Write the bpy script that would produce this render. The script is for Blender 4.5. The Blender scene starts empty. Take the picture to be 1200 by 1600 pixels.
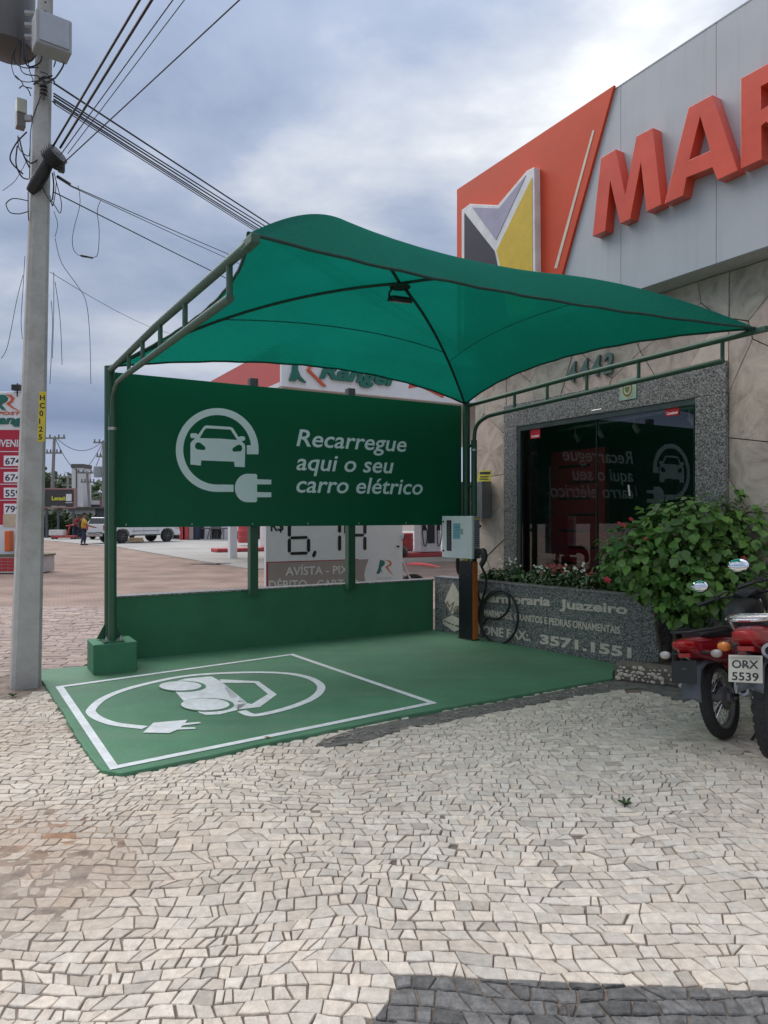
import bpy, bmesh, math, random
import numpy as np
from mathutils import Vector, Matrix, noise
from mathutils.geometry import tessellate_polygon

# ------------------------------------------------------------------ camera, sky, sun, exposure
SC = bpy.context.scene
COL = SC.collection
F, CX, HZ, CAMH = 1109.0, 600.0, 806.0, 1.6      # photo focal length in px, principal column, horizon row, eye height
cam_d = bpy.data.cameras.new('camera'); cam = bpy.data.objects.new('camera', cam_d); COL.objects.link(cam)
cam.location = (0, 0, CAMH); cam.rotation_euler = (math.radians(90), 0, 0)
cam_d.sensor_fit = 'VERTICAL'; cam_d.sensor_height = 36.0; cam_d.lens = 36.0 * F / 1600.0
cam_d.shift_y = (HZ - 800.0) / 1600.0
cam_d.clip_start = 0.05; cam_d.clip_end = 6000
SC.camera = cam

SUN_DIR = Vector((-0.46, 0.42, 0.78)).normalized()      # towards the sun, behind thin cloud
elev = math.asin(SUN_DIR.z); azim = math.atan2(SUN_DIR.x, SUN_DIR.y)
wd = bpy.data.worlds.new('World'); SC.world = wd; wd.use_nodes = True
nt = wd.node_tree; N = nt.nodes; L = nt.links; N.clear()
def wn(t, **k):
    n = N.new(t)
    for a, b in k.items(): setattr(n, a, b)
    return n
w_out = wn('ShaderNodeOutputWorld'); w_bg = wn('ShaderNodeBackground')
w_sky = wn('ShaderNodeTexSky', sky_type='NISHITA', sun_disc=False)
w_sky.sun_elevation = elev; w_sky.sun_rotation = azim; w_sky.air_density = 1.2; w_sky.dust_density = 2.0
w_tc = wn('ShaderNodeTexCoord')
w_sep = wn('ShaderNodeSeparateXYZ'); L.new(w_tc.outputs['Generated'], w_sep.inputs[0])
def wmath(op, a, b=None):
    n = wn('ShaderNodeMath', operation=op)
    for i, v in enumerate((a, b)):
        if v is None: continue
        if isinstance(v, (int, float)): n.inputs[i].default_value = v
        else: L.new(v, n.inputs[i])
    return n.outputs[0]
zc = wmath('ADD', wmath('MAXIMUM', w_sep.outputs[2], 0.0), 0.22)
cx_ = wmath('DIVIDE', w_sep.outputs[0], zc); cy_ = wmath('DIVIDE', w_sep.outputs[1], zc)
w_cmb = wn('ShaderNodeCombineXYZ'); L.new(cx_, w_cmb.inputs[0]); L.new(cy_, w_cmb.inputs[1])
w_map = wn('ShaderNodeMapping'); L.new(w_cmb.outputs[0], w_map.inputs[0])
w_map.inputs['Location'].default_value = (2.38, 1.3, 0.0); w_map.inputs['Scale'].default_value = (0.85, 1.0, 1)
n1 = wn('ShaderNodeTexNoise'); n1.inputs['Scale'].default_value = 0.62; n1.inputs['Detail'].default_value = 3.0; n1.inputs['Roughness'].default_value = 0.5
n2 = wn('ShaderNodeTexNoise'); n2.inputs['Scale'].default_value = 2.1; n2.inputs['Detail'].default_value = 8.0; n2.inputs['Roughness'].default_value = 0.55; n2.inputs['Distortion'].default_value = 0.15
for n in (n1, n2): L.new(w_map.outputs[0], n.inputs['Vector'])
dens = wmath('ADD', wmath('MULTIPLY', n1.outputs[0], 0.55), wmath('MULTIPLY', n2.outputs[0], 0.45))
w_r = wn('ShaderNodeValToRGB'); L.new(dens, w_r.inputs[0])
e = w_r.color_ramp.elements
e[0].position = 0.38; e[0].color = (0.265, 0.335, 0.48, 1)
e[1].position = 0.62; e[1].color = (1.10, 1.10, 1.09, 1)
x = w_r.color_ramp.elements.new(0.46); x.color = (0.39, 0.455, 0.60, 1)
x = w_r.color_ramp.elements.new(0.54); x.color = (0.66, 0.70, 0.77, 1)
# bluer rain cloud low over the horizon
w_lo = wn('ShaderNodeMapRange', interpolation_type='SMOOTHSTEP'); L.new(w_sep.outputs[2], w_lo.inputs[0])
w_lo.inputs[1].default_value = 0.13; w_lo.inputs[2].default_value = 0.28; w_lo.inputs[3].default_value = 0.92; w_lo.inputs[4].default_value = 0.0
n3 = wn('ShaderNodeTexNoise'); n3.inputs['Scale'].default_value = 1.0; n3.inputs['Detail'].default_value = 4.0
m3 = wn('ShaderNodeMapping'); m3.inputs['Scale'].default_value = (3.0, 3.0, 16.0); m3.inputs['Location'].default_value = (0.4, 0.1, 0.35); L.new(w_tc.outputs['Generated'], m3.inputs[0]); L.new(m3.outputs[0], n3.inputs['Vector'])
w_r3 = wn('ShaderNodeValToRGB'); L.new(wmath('ADD', wmath('MULTIPLY', n3.outputs[0], 0.10), wmath('SUBTRACT', w_sep.outputs[2], 0.05)), w_r3.inputs[0])
w_r3.color_ramp.elements[0].position = 0.085; w_r3.color_ramp.elements[0].color = (0.36, 0.44, 0.64, 1)
w_r3.color_ramp.elements[1].position = 0.125; w_r3.color_ramp.elements[1].color = (0.17, 0.245, 0.43, 1)
x = w_r3.color_ramp.elements.new(0.02); x.color = (0.42, 0.49, 0.66, 1)
x = w_r3.color_ramp.elements.new(0.165); x.color = (0.19, 0.265, 0.45, 1)
x = w_r3.color_ramp.elements.new(0.26); x.color = (0.36, 0.43, 0.60, 1)
w_m1 = wn('ShaderNodeMix', data_type='RGBA'); L.new(w_lo.outputs[0], w_m1.inputs[0]); L.new(w_r.outputs[0], w_m1.inputs[6]); L.new(w_r3.outputs[0], w_m1.inputs[7])
# thin veil of the real sky between clouds
w_sc = wn('ShaderNodeVectorMath', operation='SCALE'); L.new(w_sky.outputs[0], w_sc.inputs[0]); w_sc.inputs['Scale'].default_value = 0.09
w_m2 = wn('ShaderNodeMix', data_type='RGBA'); w_m2.inputs[0].default_value = 0.88
L.new(w_sc.outputs[0], w_m2.inputs[6]); L.new(w_m1.outputs[2], w_m2.inputs[7])
L.new(w_m2.outputs[2], w_bg.inputs[0])
# an overcast sky is brightest overhead
z2 = wmath('MAXIMUM', w_sep.outputs[2], 0.0)
L.new(wmath('MULTIPLY', wmath('ADD', 1.0, wmath('MULTIPLY', wmath('MULTIPLY', wmath('MULTIPLY', z2, z2), z2), 1.8)), 0.60), w_bg.inputs[1])
L.new(w_bg.outputs[0], w_out.inputs[0])

sun_d = bpy.data.lights.new('sun', 'SUN'); sun_d.energy = 1.5; sun_d.angle = math.radians(55); sun_d.color = (1.0, 0.95, 0.88)
sun = bpy.data.objects.new('sun', sun_d); COL.objects.link(sun)
sun.rotation_euler = SUN_DIR.to_track_quat('Z', 'Y').to_euler()

vs = SC.view_settings; vs.view_transform = 'Standard'; vs.look = 'None'; vs.gamma = 1.0; vs.exposure = 0.70
SC.cycles.use_denoising = True
SC.cycles.max_bounces = 8; SC.cycles.transparent_max_bounces = 12
try: SC.cycles.denoiser = 'OPENIMAGEDENOISE'
except Exception: pass

# ------------------------------------------------------------------ frames: pixels to places
ANG = math.radians(30.5)
A3 = Vector((math.cos(ANG), math.sin(ANG), 0)); B3 = Vector((math.sin(ANG), -math.cos(ANG), 0)); Z3 = Vector((0, 0, 1))
O3 = Vector((0.685, 9.86, 0))
CAMP = Vector((0, 0, CAMH))
def W(u, v, z=0.0): return O3 + A3 * u + B3 * v + Z3 * z
def ray(px, py): return Vector(((px - CX) / F, 1.0, (HZ - py) / F))
def gnd(px, py, z=0.0):
    t = (CAMH - z) * F / (py - HZ); return CAMP + ray(px, py) * t
def dep(px, py, Y): return CAMP + ray(px, py) * Y
def on_plane(px, py, p0, n):
    r = ray(px, py); return CAMP + r * ((p0 - CAMP).dot(n) / r.dot(n))
def on_u(px, py, u): return on_plane(px, py, W(u, 0), A3)
def on_v(px, py, v): return on_plane(px, py, W(0, v), B3)
def inpoly(x, y, poly):
    c = False; j = len(poly) - 1
    for i in range(len(poly)):
        xi, yi = poly[i][0], poly[i][1]; xj, yj = poly[j][0], poly[j][1]
        if (yi > y) != (yj > y) and x < (xj - xi) * (y - yi) / (yj - yi) + xi: c = not c
        j = i
    return c

# ------------------------------------------------------------------ materials
MATS = {}
def mat(name, col, rough=0.55, metal=0.0, var=0.12, scale=6.0, bump=0.0, bscale=60.0, spec=0.5, coat=0.0, col2=None, stain=0.0, tone=False, emit=None):
    if name in MATS: return MATS[name]
    m = bpy.data.materials.new(name); m.use_nodes = True; t = m.node_tree; b = t.nodes['Principled BSDF']
    b.inputs['Roughness'].default_value = rough; b.inputs['Metallic'].default_value = metal
    b.inputs['Specular IOR Level'].default_value = spec; b.inputs['Coat Weight'].default_value = coat
    tc = t.nodes.new('ShaderNodeTexCoord')
    no = t.nodes.new('ShaderNodeTexNoise'); no.inputs['Scale'].default_value = scale; no.inputs['Detail'].default_value = 6; no.inputs['Roughness'].default_value = 0.62
    t.links.new(tc.outputs['Object'], no.inputs['Vector'])
    rp = t.nodes.new('ShaderNodeValToRGB'); t.links.new(no.outputs[0], rp.inputs[0])
    c = col; d = col2 or tuple(min(1, x * (1 + var)) for x in c)
    a = c if col2 else tuple(x * (1 - var) for x in c)
    rp.color_ramp.elements[0].position = 0.32; rp.color_ramp.elements[0].color = (*a, 1)
    rp.color_ramp.elements[1].position = 0.68; rp.color_ramp.elements[1].color = (*d, 1)
    out = rp.outputs[0]
    if stain:
        n5 = t.nodes.new('ShaderNodeTexNoise'); n5.inputs['Scale'].default_value = scale * 0.28; n5.inputs['Detail'].default_value = 8; n5.inputs['Roughness'].default_value = 0.7
        t.links.new(tc.outputs['Object'], n5.inputs['Vector'])
        mr = t.nodes.new('ShaderNodeMapRange'); mr.inputs[1].default_value = 0.48; mr.inputs[2].default_value = 0.72; mr.inputs[3].default_value = 0; mr.inputs[4].default_value = stain
        t.links.new(n5.outputs[0], mr.inputs[0])
        mx = t.nodes.new('ShaderNodeMix'); mx.data_type = 'RGBA'; mx.inputs[7].default_value = (0.16, 0.14, 0.115, 1)
        t.links.new(mr.outputs[0], mx.inputs[0]); t.links.new(out, mx.inputs[6]); out = mx.outputs[2]
    if tone:
        at = t.nodes.new('ShaderNodeAttribute'); at.attribute_name = 'tone'
        mx = t.nodes.new('ShaderNodeMix'); mx.data_type = 'RGBA'; mx.blend_type = 'MULTIPLY'; mx.inputs[0].default_value = 1.0
        t.links.new(out, mx.inputs[6]); t.links.new(at.outputs['Color'], mx.inputs[7]); out = mx.outputs[2]
    t.links.new(out, b.inputs['Base Color'])
    if rough > 0.15:
        rr = t.nodes.new('ShaderNodeMapRange'); rr.inputs[3].default_value = max(0.03, rough - 0.08); rr.inputs[4].default_value = min(1, rough + 0.08)
        t.links.new(no.outputs[0], rr.inputs[0]); t.links.new(rr.outputs[0], b.inputs['Roughness'])
    if bump:
        nb = t.nodes.new('ShaderNodeTexNoise'); nb.inputs['Scale'].default_value = bscale; nb.inputs['Detail'].default_value = 5
        t.links.new(tc.outputs['Object'], nb.inputs['Vector'])
        bp = t.nodes.new('ShaderNodeBump'); bp.inputs['Strength'].default_value = min(1, bump); bp.inputs['Distance'].default_value = 0.01
        t.links.new(nb.outputs[0], bp.inputs['Height']); t.links.new(bp.outputs[0], b.inputs['Normal'])
    if emit:
        b.inputs['Emission Color'].default_value = (*emit[0], 1); b.inputs['Emission Strength'].default_value = emit[1]
    MATS[name] = m; return m

# ------------------------------------------------------------------ mesh builder
ORG = {}
def tag(o, label=None, cat=None, group=None, kind=None):
    if label: o['label'] = label
    if cat: o['category'] = cat
    if group: o['group'] = group
    if kind: o['kind'] = kind
    return o
def thing(name, label, cat, loc=(0, 0, 0), group=None):
    o = bpy.data.objects.new(name, None); COL.objects.link(o); o.location = loc; o.empty_display_size = 0.1
    ORG[o.name] = Vector(loc)
    return tag(o, label, cat, group)
def link(name, me, mats, parent=None, org=None):
    o = bpy.data.objects.new(name, me); COL.objects.link(o)
    for m in (mats if isinstance(mats, (list, tuple)) else [mats]):
        if len(me.materials) < len(mats if isinstance(mats, (list, tuple)) else [mats]): me.materials.append(m)
    if parent is not None:
        o.parent = parent; ORG[o.name] = ORG[parent.name]
    else: ORG[o.name] = Vector(org or (0, 0, 0)); o.location = ORG[o.name]
    return o
class MB:
    def __init__(s): s.v = []; s.f = []; s.m = []; s.tone = []
    def add(s, vs, fs, mi=0, tone=None):
        b = len(s.v); s.v += [tuple(p) for p in vs]
        for f in fs: s.f.append([i + b for i in f]); s.m.append(mi); s.tone.append(tone or (1, 1, 1))
        return s
    def box(s, c, size, ax=None, mi=0):
        X, Y, Z = ax or (Vector((1, 0, 0)), Vector((0, 1, 0)), Z3)
        c = Vector(c); a, b, d = size[0] / 2, size[1] / 2, size[2] / 2
        p = [c + X * (i * a) + Y * (j * b) + Z * (k * d) for k in (-1, 1) for j in (-1, 1) for i in (-1, 1)]
        fs = [(0, 2, 3, 1), (4, 5, 7, 6), (0, 1, 5, 4), (2, 6, 7, 3), (0, 4, 6, 2), (1, 3, 7, 5)]
        if X.cross(Y).dot(Z) < 0: fs = [f[::-1] for f in fs]
        return s.add(p, fs, mi)
    def uvbox(s, u0, u1, v0, v1, z0, z1, mi=0):
        return s.box(W((u0 + u1) / 2, (v0 + v1) / 2, (z0 + z1) / 2), (abs(u1 - u0), abs(v1 - v0), abs(z1 - z0)), (A3, B3, Z3), mi)
    def prism(s, loops, off, mi=0, back=True):
        """loops: outer 3-D polygon (+ holes); off: extrusion vector"""
        if not isinstance(loops[0], (list, tuple)): loops = [loops]
        loops = [[Vector(p) for p in lp] for lp in loops]; off = Vector(off)
        tri = tessellate_polygon(loops); flat = [p for lp in loops for p in lp]; n = len(flat)
        a, b, c = (flat[i] for i in tri[0]); flip = (b - a).cross(c - a).dot(off) < 0
        # tri front faces look along off
        fr = [tuple(i + n for i in (t[::-1] if flip else t)) for t in tri]
        bk = [tuple(t if flip else t[::-1]) for t in tri]
        s.add(flat + [p + off for p in flat], fr + (bk if back else []), mi)
        base = len(s.v) - 2 * n; k = 0
        for lp in loops:
            m = len(lp)
            for i in range(m):
                j = (i + 1) % m
                s.f.append([base + k + i, base + k + j, base + n + k + j, base + n + k + i]); s.m.append(mi); s.tone.append((1, 1, 1))
            k += m
        return s
    def tube(s, path, r, n=8, mi=0, caps=True, closed=False):
        P = [Vector(p) for p in path]; m = len(P); R = r if isinstance(r, (list, tuple)) else [r] * m
        T = []
        for i in range(m):
            a = P[(i - 1) % m] if (closed or i > 0) else P[0]; b = P[(i + 1) % m] if (closed or i < m - 1) else P[-1]
            d = b - a; T.append(d.normalized() if d.length > 1e-9 else Z3)
        ref = Z3 if abs(T[0].z) < 0.9 else Vector((1, 0, 0))
        x = (ref - T[0] * ref.dot(T[0])).normalized(); vs_ = []
        for i in range(m):
            x = x - T[i] * x.dot(T[i])
            x = x.normalized() if x.length > 1e-6 else T[i].orthogonal().normalized()
            y = T[i].cross(x)
            for k in range(n):
                a = 2 * math.pi * k / n; vs_.append(P[i] + (x * math.cos(a) + y * math.sin(a)) * R[i])
        fs = []
        for i in range(m if closed else m - 1):
            i2 = (i + 1) % m
            for k in range(n): fs.append((i * n + k, i * n + (k + 1) % n, i2 * n + (k + 1) % n, i2 * n + k))
        if caps and not closed: fs += [tuple(range(n))[::-1], tuple((m - 1) * n + k for k in range(n))]
        return s.add(vs_, fs, mi)
    def rings(s, rings, mi=0, caps=True, closed=False):
        n = len(rings[0]); vs_ = [p for r in rings for p in r]; fs = []; m = len(rings)
        for i in range(m if closed else m - 1):
            i2 = (i + 1) % m
            for k in range(n): fs.append((i * n + k, i * n + (k + 1) % n, i2 * n + (k + 1) % n, i2 * n + k))
        if caps and not closed: fs += [tuple(range(n))[::-1], tuple((m - 1) * n + k for k in range(n))]
        return s.add(vs_, fs, mi)
    def lathe(s, prof, o, axis, n=20, mi=0, closed=False):
        o = Vector(o); ax = Vector(axis).normalized(); x = ax.orthogonal().normalized(); y = ax.cross(x)
        rg = [[o + ax * h + (x * math.cos(2 * math.pi * k / n) + y * math.sin(2 * math.pi * k / n)) * max(r, 1e-4) for k in range(n)] for r, h in prof]
        return s.rings(rg, mi, not closed, closed)
    def ell(s, c, r, ax=None, nu=14, nv=9, mi=0):
        X, Y, Z = ax or (Vector((1, 0, 0)), Vector((0, 1, 0)), Z3); c = Vector(c)
        rg = []
        for j in range(nv + 1):
            th = -math.pi / 2 + math.pi * j / nv; q = max(math.cos(th), 1e-3)
            rg.append([c + X * (r[0] * q * math.cos(2 * math.pi * k / nu)) + Y * (r[1] * q * math.sin(2 * math.pi * k / nu)) + Z * (r[2] * math.sin(th)) for k in range(nu)])
        return s.rings(rg, mi)
    def loft(s, secs, n=14, p=2.6, mi=0):
        """secs: (x, y_centre, z_centre, half_width, half_height) superellipse sections along local x"""
        rg = []
        for (x, yc, z, hw, hh) in secs:
            r = []
            for k in range(n):
                a = 2 * math.pi * k / n; c_, s_ = math.cos(a), math.sin(a)
                r.append(Vector((x, yc + hw * math.copysign(abs(c_) ** (2 / p), c_), z + hh * math.copysign(abs(s_) ** (2 / p), s_))))
            rg.append(r)
        return s.rings(rg, mi)
    def grid(s, pts, mi=0):
        r = len(pts); c = len(pts[0])
        return s.add([p for row in pts for p in row], [(i * c + j, i * c + j + 1, (i + 1) * c + j + 1, (i + 1) * c + j) for i in range(r - 1) for j in range(c - 1)], mi)
    def mesh(s, name, org=Vector((0, 0, 0)), tone=False):
        me = bpy.data.meshes.new(name)
        me.from_pydata([(p[0] - org[0], p[1] - org[1], p[2] - org[2]) for p in s.v], [], s.f)
        me.polygons.foreach_set('material_index', s.m)
        if tone:
            at = me.attributes.new('tone', 'FLOAT_COLOR', 'FACE')
            at.data.foreach_set('color', [c for t in s.tone for c in (*t, 1.0)])
        return me
    def build(s, name, mats, parent=None, smooth=False, bevel=0.0, org=None, tone=False, seg=2):
        o3 = ORG[parent.name] if parent is not None else Vector(org or (0, 0, 0))
        me = s.mesh(name, o3, tone)
        if smooth:
            me.shade_smooth(); me.set_sharp_from_angle(angle=math.radians(smooth if smooth is not True else 40))
        o = link(name, me, mats, parent, o3)
        if bevel:
            b = o.modifiers.new('b', 'BEVEL'); b.width = bevel; b.segments = seg; b.limit_method = 'ANGLE'; b.angle_limit = math.radians(35)
        return o
def copy_tree(o, parent=None):
    c = o.copy(); COL.objects.link(c); c.parent = parent; ORG[c.name] = ORG.get(o.name, Vector((0, 0, 0)))
    for ch in list(o.children): copy_tree(ch, c)
    return c
_TX = {}
def text_verts(body, bold=0.0, shear=0.0, extrude=0.0, spacing=1.0):
    key = (body, bold, shear, spacing)
    if key in _TX: return _TX[key]
    cu = bpy.data.curves.new('t', 'FONT'); cu.body = body; cu.offset = bold; cu.shear = shear; cu.resolution_u = 3; cu.space_character = spacing
    ob = bpy.data.objects.new('t', cu); COL.objects.link(ob)
    dg = bpy.context.evaluated_depsgraph_get(); me = bpy.data.meshes.new_from_object(ob.evaluated_get(dg))
    vs_ = [(v.co.x, v.co.y) for v in me.vertices]; fs = [tuple(p.vertices) for p in me.polygons]
    bpy.data.objects.remove(ob); bpy.data.curves.remove(cu); bpy.data.meshes.remove(me)
    _TX[key] = (vs_, fs); return vs_, fs
def add_text(mb, body, p0, p1, height, normal, thick=0.003, bold=0.0, shear=0.0, mi=0, cap=0.729, up=None, spacing=1.0, fit=True, word=None):
    """Lettering with its baseline from p0 to p1 (3-D), cap height in metres, facing normal, raised by thick."""
    vs_, fs = text_verts(body, bold, shear, spacing=spacing)
    p0 = Vector(p0); p1 = Vector(p1); n = Vector(normal).normalized()
    x0 = min(v[0] for v in vs_); x1 = max(v[0] for v in vs_)
    right = (p1 - p0); wid = right.length; right.normalize()
    u = Vector(up) if up is not None else n.cross(right).normalized()
    sx = wid / (x1 - x0) if fit else height / cap; sy = height / cap
    if word is not None:      # only the k-th word of the line
        ws = body.split(' '); ends = [max(v[0] for v in text_verts(' '.join(ws[:i + 1]), bold, shear, spacing=spacing)[0]) for i in range(len(ws))]
        lo, hi = (ends[word - 1] + 1e-3 if word else -1e9), ends[word] + 1e-3
        fs = [f for f in fs if lo < sum(vs_[i][0] for i in f) / len(f) <= hi]
    if word is not None:
        used = sorted({i for f in fs for i in f}); rm = {i: k for k, i in enumerate(used)}; vs_ = [vs_[i] for i in used]; fs = [tuple(rm[i] for i in f) for f in fs]
    P = [p0 + right * ((a - x0) * sx) + u * (b * sy) for a, b in vs_]
    a, b, c = (P[i] for i in fs[0][:3])
    fl = (b - a).cross(c - a).dot(n) < 0
    front = [p + n * thick for p in P]
    mb.add(front, [f[::-1] if fl else f for f in fs], mi)
    # side walls on boundary edges
    cnt = {}
    for f in fs:
        g = f[::-1] if fl else f
        for i in range(len(g)):
            e_ = (g[i], g[(i + 1) % len(g)])
            cnt[e_] = 1
    bd = [(a, b) for (a, b) in cnt if (b, a) not in cnt]
    base = len(mb.v); mb.v += [tuple(p) for p in P] + [tuple(p) for p in front]; n_ = len(P)
    for a, b in bd:
        mb.f.append([base + b, base + a, base + n_ + a, base + n_ + b]); mb.m.append(mi); mb.tone.append((1, 1, 1))
    return mb
def zpts(pts, ox, oy, sc): return [(ox + a / sc, oy + b / sc) for a, b in pts]
def catenary(p, q, sag, n=16):
    p = Vector(p); q = Vector(q); return [p.lerp(q, i / n) - Z3 * (sag * 4 * (i / n) * (1 - i / n)) for i in range(n + 1)]
def smooth_path(pts, sub=5):
    P = [Vector(p) for p in pts]; out = []
    for i in range(len(P) - 1):
        a, b, c, d = P[max(i - 1, 0)], P[i], P[i + 1], P[min(i + 2, len(P) - 1)]
        for k in range(sub):
            t = k / sub
            out.append(0.5 * ((2 * b) + (c - a) * t + (2 * a - 5 * b + 4 * c - d) * t * t + (3 * b - a - 3 * c + d) * t ** 3))
    out.append(P[-1]); return out
# ------------------------------------------------------------------ ground, yard, forecourt
rng = random.Random(7)
m_earth = mat('earth ground', (0.20, 0.17, 0.14), 0.95, var=0.3, scale=0.4, bump=0.4, bscale=12)
g = MB(); g.add([(-2500, -600, -0.10), (2500, -600, -0.10), (2500, 4000, -0.10), (-2500, 4000, -0.10)], [(0, 1, 2, 3)])
tag(g.build('ground', m_earth), kind='structure')

# paver yard beyond the wall: a material-paved sheet far off, real pavers near the pole
def paver_mat():
    m = bpy.data.materials.new('yard pavers'); m.use_nodes = True; t = m.node_tree; b = t.nodes['Principled BSDF']; b.inputs['Roughness'].default_value = 0.9
    tc = t.nodes.new('ShaderNodeTexCoord'); br = t.nodes.new('ShaderNodeTexBrick'); mp = t.nodes.new('ShaderNodeMapping')
    mp.inputs['Rotation'].default_value = (0, 0, math.radians(-6)); t.links.new(tc.outputs['Object'], mp.inputs[0]); t.links.new(mp.outputs[0], br.inputs['Vector'])
    br.inputs['Scale'].default_value = 1.0; br.inputs['Brick Width'].default_value = 0.225; br.inputs['Row Height'].default_value = 0.115; br.inputs['Mortar Size'].default_value = 0.008; br.inputs['Bias'].default_value = 0.0
    br.inputs['Color1'].default_value = (0.36, 0.26, 0.21, 1); br.inputs['Color2'].default_value = (0.30, 0.235, 0.20, 1); br.inputs['Mortar'].default_value = (0.17, 0.12, 0.09, 1)
    no = t.nodes.new('ShaderNodeTexNoise'); no.inputs['Scale'].default_value = 0.9; no.inputs['Detail'].default_value = 7; t.links.new(tc.outputs['Object'], no.inputs['Vector'])
    rp = t.nodes.new('ShaderNodeValToRGB'); t.links.new(no.outputs[0], rp.inputs[0]); rp.color_ramp.elements[0].position = 0.35; rp.color_ramp.elements[0].color = (0.72, 0.66, 0.62, 1); rp.color_ramp.elements[1].position = 0.66; rp.color_ramp.elements[1].color = (1.15, 1.08, 1.03, 1)
    mx = t.nodes.new('ShaderNodeMix'); mx.data_type = 'RGBA'; mx.blend_type = 'MULTIPLY'; mx.inputs[0].default_value = 1
    t.links.new(br.outputs[0], mx.inputs[6]); t.links.new(rp.outputs[0], mx.inputs[7]); t.links.new(mx.outputs[2], b.inputs['Base Color'])
    bp = t.nodes.new('ShaderNodeBump'); bp.inputs['Distance'].default_value = 0.012; bp.inputs['Strength'].default_value = 0.8; bp.invert = True
    t.links.new(br.outputs['Fac'], bp.inputs['Height']); t.links.new(bp.outputs[0], b.inputs['Normal'])
    return m
m_yard = paver_mat()
yard = MB(); yard.add([(-60, 6.75, -0.03), (-3.0, 6.75, -0.03), (0.9, 9.6, -0.03), (1.6, 10.4, -0.03), (30, 27.5, -0.03), (30, 60, -0.03), (-60, 60, -0.03)], [tuple(range(7))])
yard_o = tag(yard.build('yard_pavement', m_yard), kind='structure')

m_conc = mat('forecourt concrete', (0.36, 0.34, 0.31), 0.85, var=0.16, scale=0.35, bump=0.15, bscale=20, stain=0.35)
fc = [gnd(*p) for p in [(-60, 839), (60, 843), (188, 855), (300, 874), (395, 889), (560, 881), (700, 877), (900, 868)]]
fp = [(p.x, p.y, 0.0) for p in fc] + [(40, 75, 0.0), (-60, 75, 0.0)]
f_ = MB(); f_.prism([Vector((a, b, -0.03)) for a, b, c in fp], (0, 0, 0.034))
tag(f_.build('forecourt_pavement', m_conc), kind='structure')
st = MB(); 
for p, r in [((313, 880), 0.55), ((340, 880.5), 0.6), ((292, 883), 0.25)]:
    c = gnd(*p); st.add([c + Vector((math.cos(i * .52) * r * rng.uniform(.6, 1.3), math.sin(i * .52) * r * 0.35 * rng.uniform(.5, 1.2), 0.008 if False else -0.018 + 0.03)) for i in range(12)], [tuple(range(12))])
so = st.build('oil_stain', mat('oil stain', (0.07, 0.06, 0.055), 0.6, var=0.3))
tag(so, kind='structure')

# ------------------------------------------------------------------ stone laying
def brick_field(x0, x1, y0, y1, sw, sh, seed, warp=0.0, wl=1.2, jit=0.011, rot=0.0):
    r = random.Random(seed); y = y0; c, s = math.cos(rot), math.sin(rot)
    def wp(a, b):
        if warp:
            n = noise.noise_vector(Vector((a / wl + seed, b / wl, seed * 1.7))); n2_ = noise.noise_vector(Vector((a / (wl * .35), b / (wl * .35) + seed, 3.3)))
            a, b = a + warp * n.x + warp * .16 * n2_.x, b + warp * n.y + warp * .16 * n2_.y
        return (a * c - b * s, a * s + b * c)
    while y < y1:
        h = sh * r.uniform(0.8, 1.2); x = x0 + r.uniform(-sw, 0)
        while x < x1:
            w = sw * r.uniform(0.66, 1.38)
            q = [(x, y), (x + w, y), (x + w, y + h), (x, y + h)]
            if r.random() < 0.05: # two small pieces instead of one
                k = r.uniform(.35, .65); qs = [[q[0], (x + w * k, y), (x + w * (1 - k), y + h), q[3]], [(x + w * k, y), q[1], q[2], (x + w * (1 - k), y + h)]]
            else: qs = [q]
            for q in qs: yield [tuple(t_ + r.uniform(-jit, jit) for t_ in wp(*p)) for p in q], r
            x += w
        y += h
def stone_mesh(mb, q, r, z, gap, cham, depth, tone, tilt=0.014, chip=0.10):
    P = [Vector((a, b, 0)) for a, b in q]; c = sum(P, Vector()) / len(P)
    pts = []
    for i, p in enumerate(P):
        if r.random() < chip: 
            a = P[i - 1]; b = P[(i + 1) % len(P)]; k = r.uniform(.08, .26); pts += [p.lerp(a, k), p.lerp(b, k * r.uniform(.5, 1.2))]
        else: pts.append(p)
    n = len(pts); tx, ty = r.uniform(-tilt, tilt), r.uniform(-tilt, tilt)
    def ring(ins, zz, jj=0):
        out = []
        for p in pts:
            d = p - c; l = max(d.length, 1e-4); q_ = c + d * max(0.25, (l - ins) / l)
            out.append((q_.x, q_.y, z + zz + (q_.x - c.x) * tx + (q_.y - c.y) * ty + (r.uniform(-jj, jj) if jj else 0)))
        return out
    rg = [ring(gap, -depth), ring(gap, -cham), ring(gap + cham * 1.1, 0, cham * .25)]
    vs_ = rg[0] + rg[1] + rg[2]; fs = []
    for i in range(2):
        for k in range(n): fs.append((i * n + k, i * n + (k + 1) % n, (i + 1) * n + (k + 1) % n, (i + 1) * n + k))
    fs.append(tuple(2 * n + k for k in range(n)))
    mb.add(vs_, fs, 0, tone)
def area2(q): return sum(q[i - 1][0] * q[i][1] - q[i][0] * q[i - 1][1] for i in range(len(q))) / 2
def in_view(x, y):
    if y < 1.5: return False
    px, py = CX + F * x / y, HZ + F * CAMH / y
    return -20 < px < 1220 and py < 1625
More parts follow.
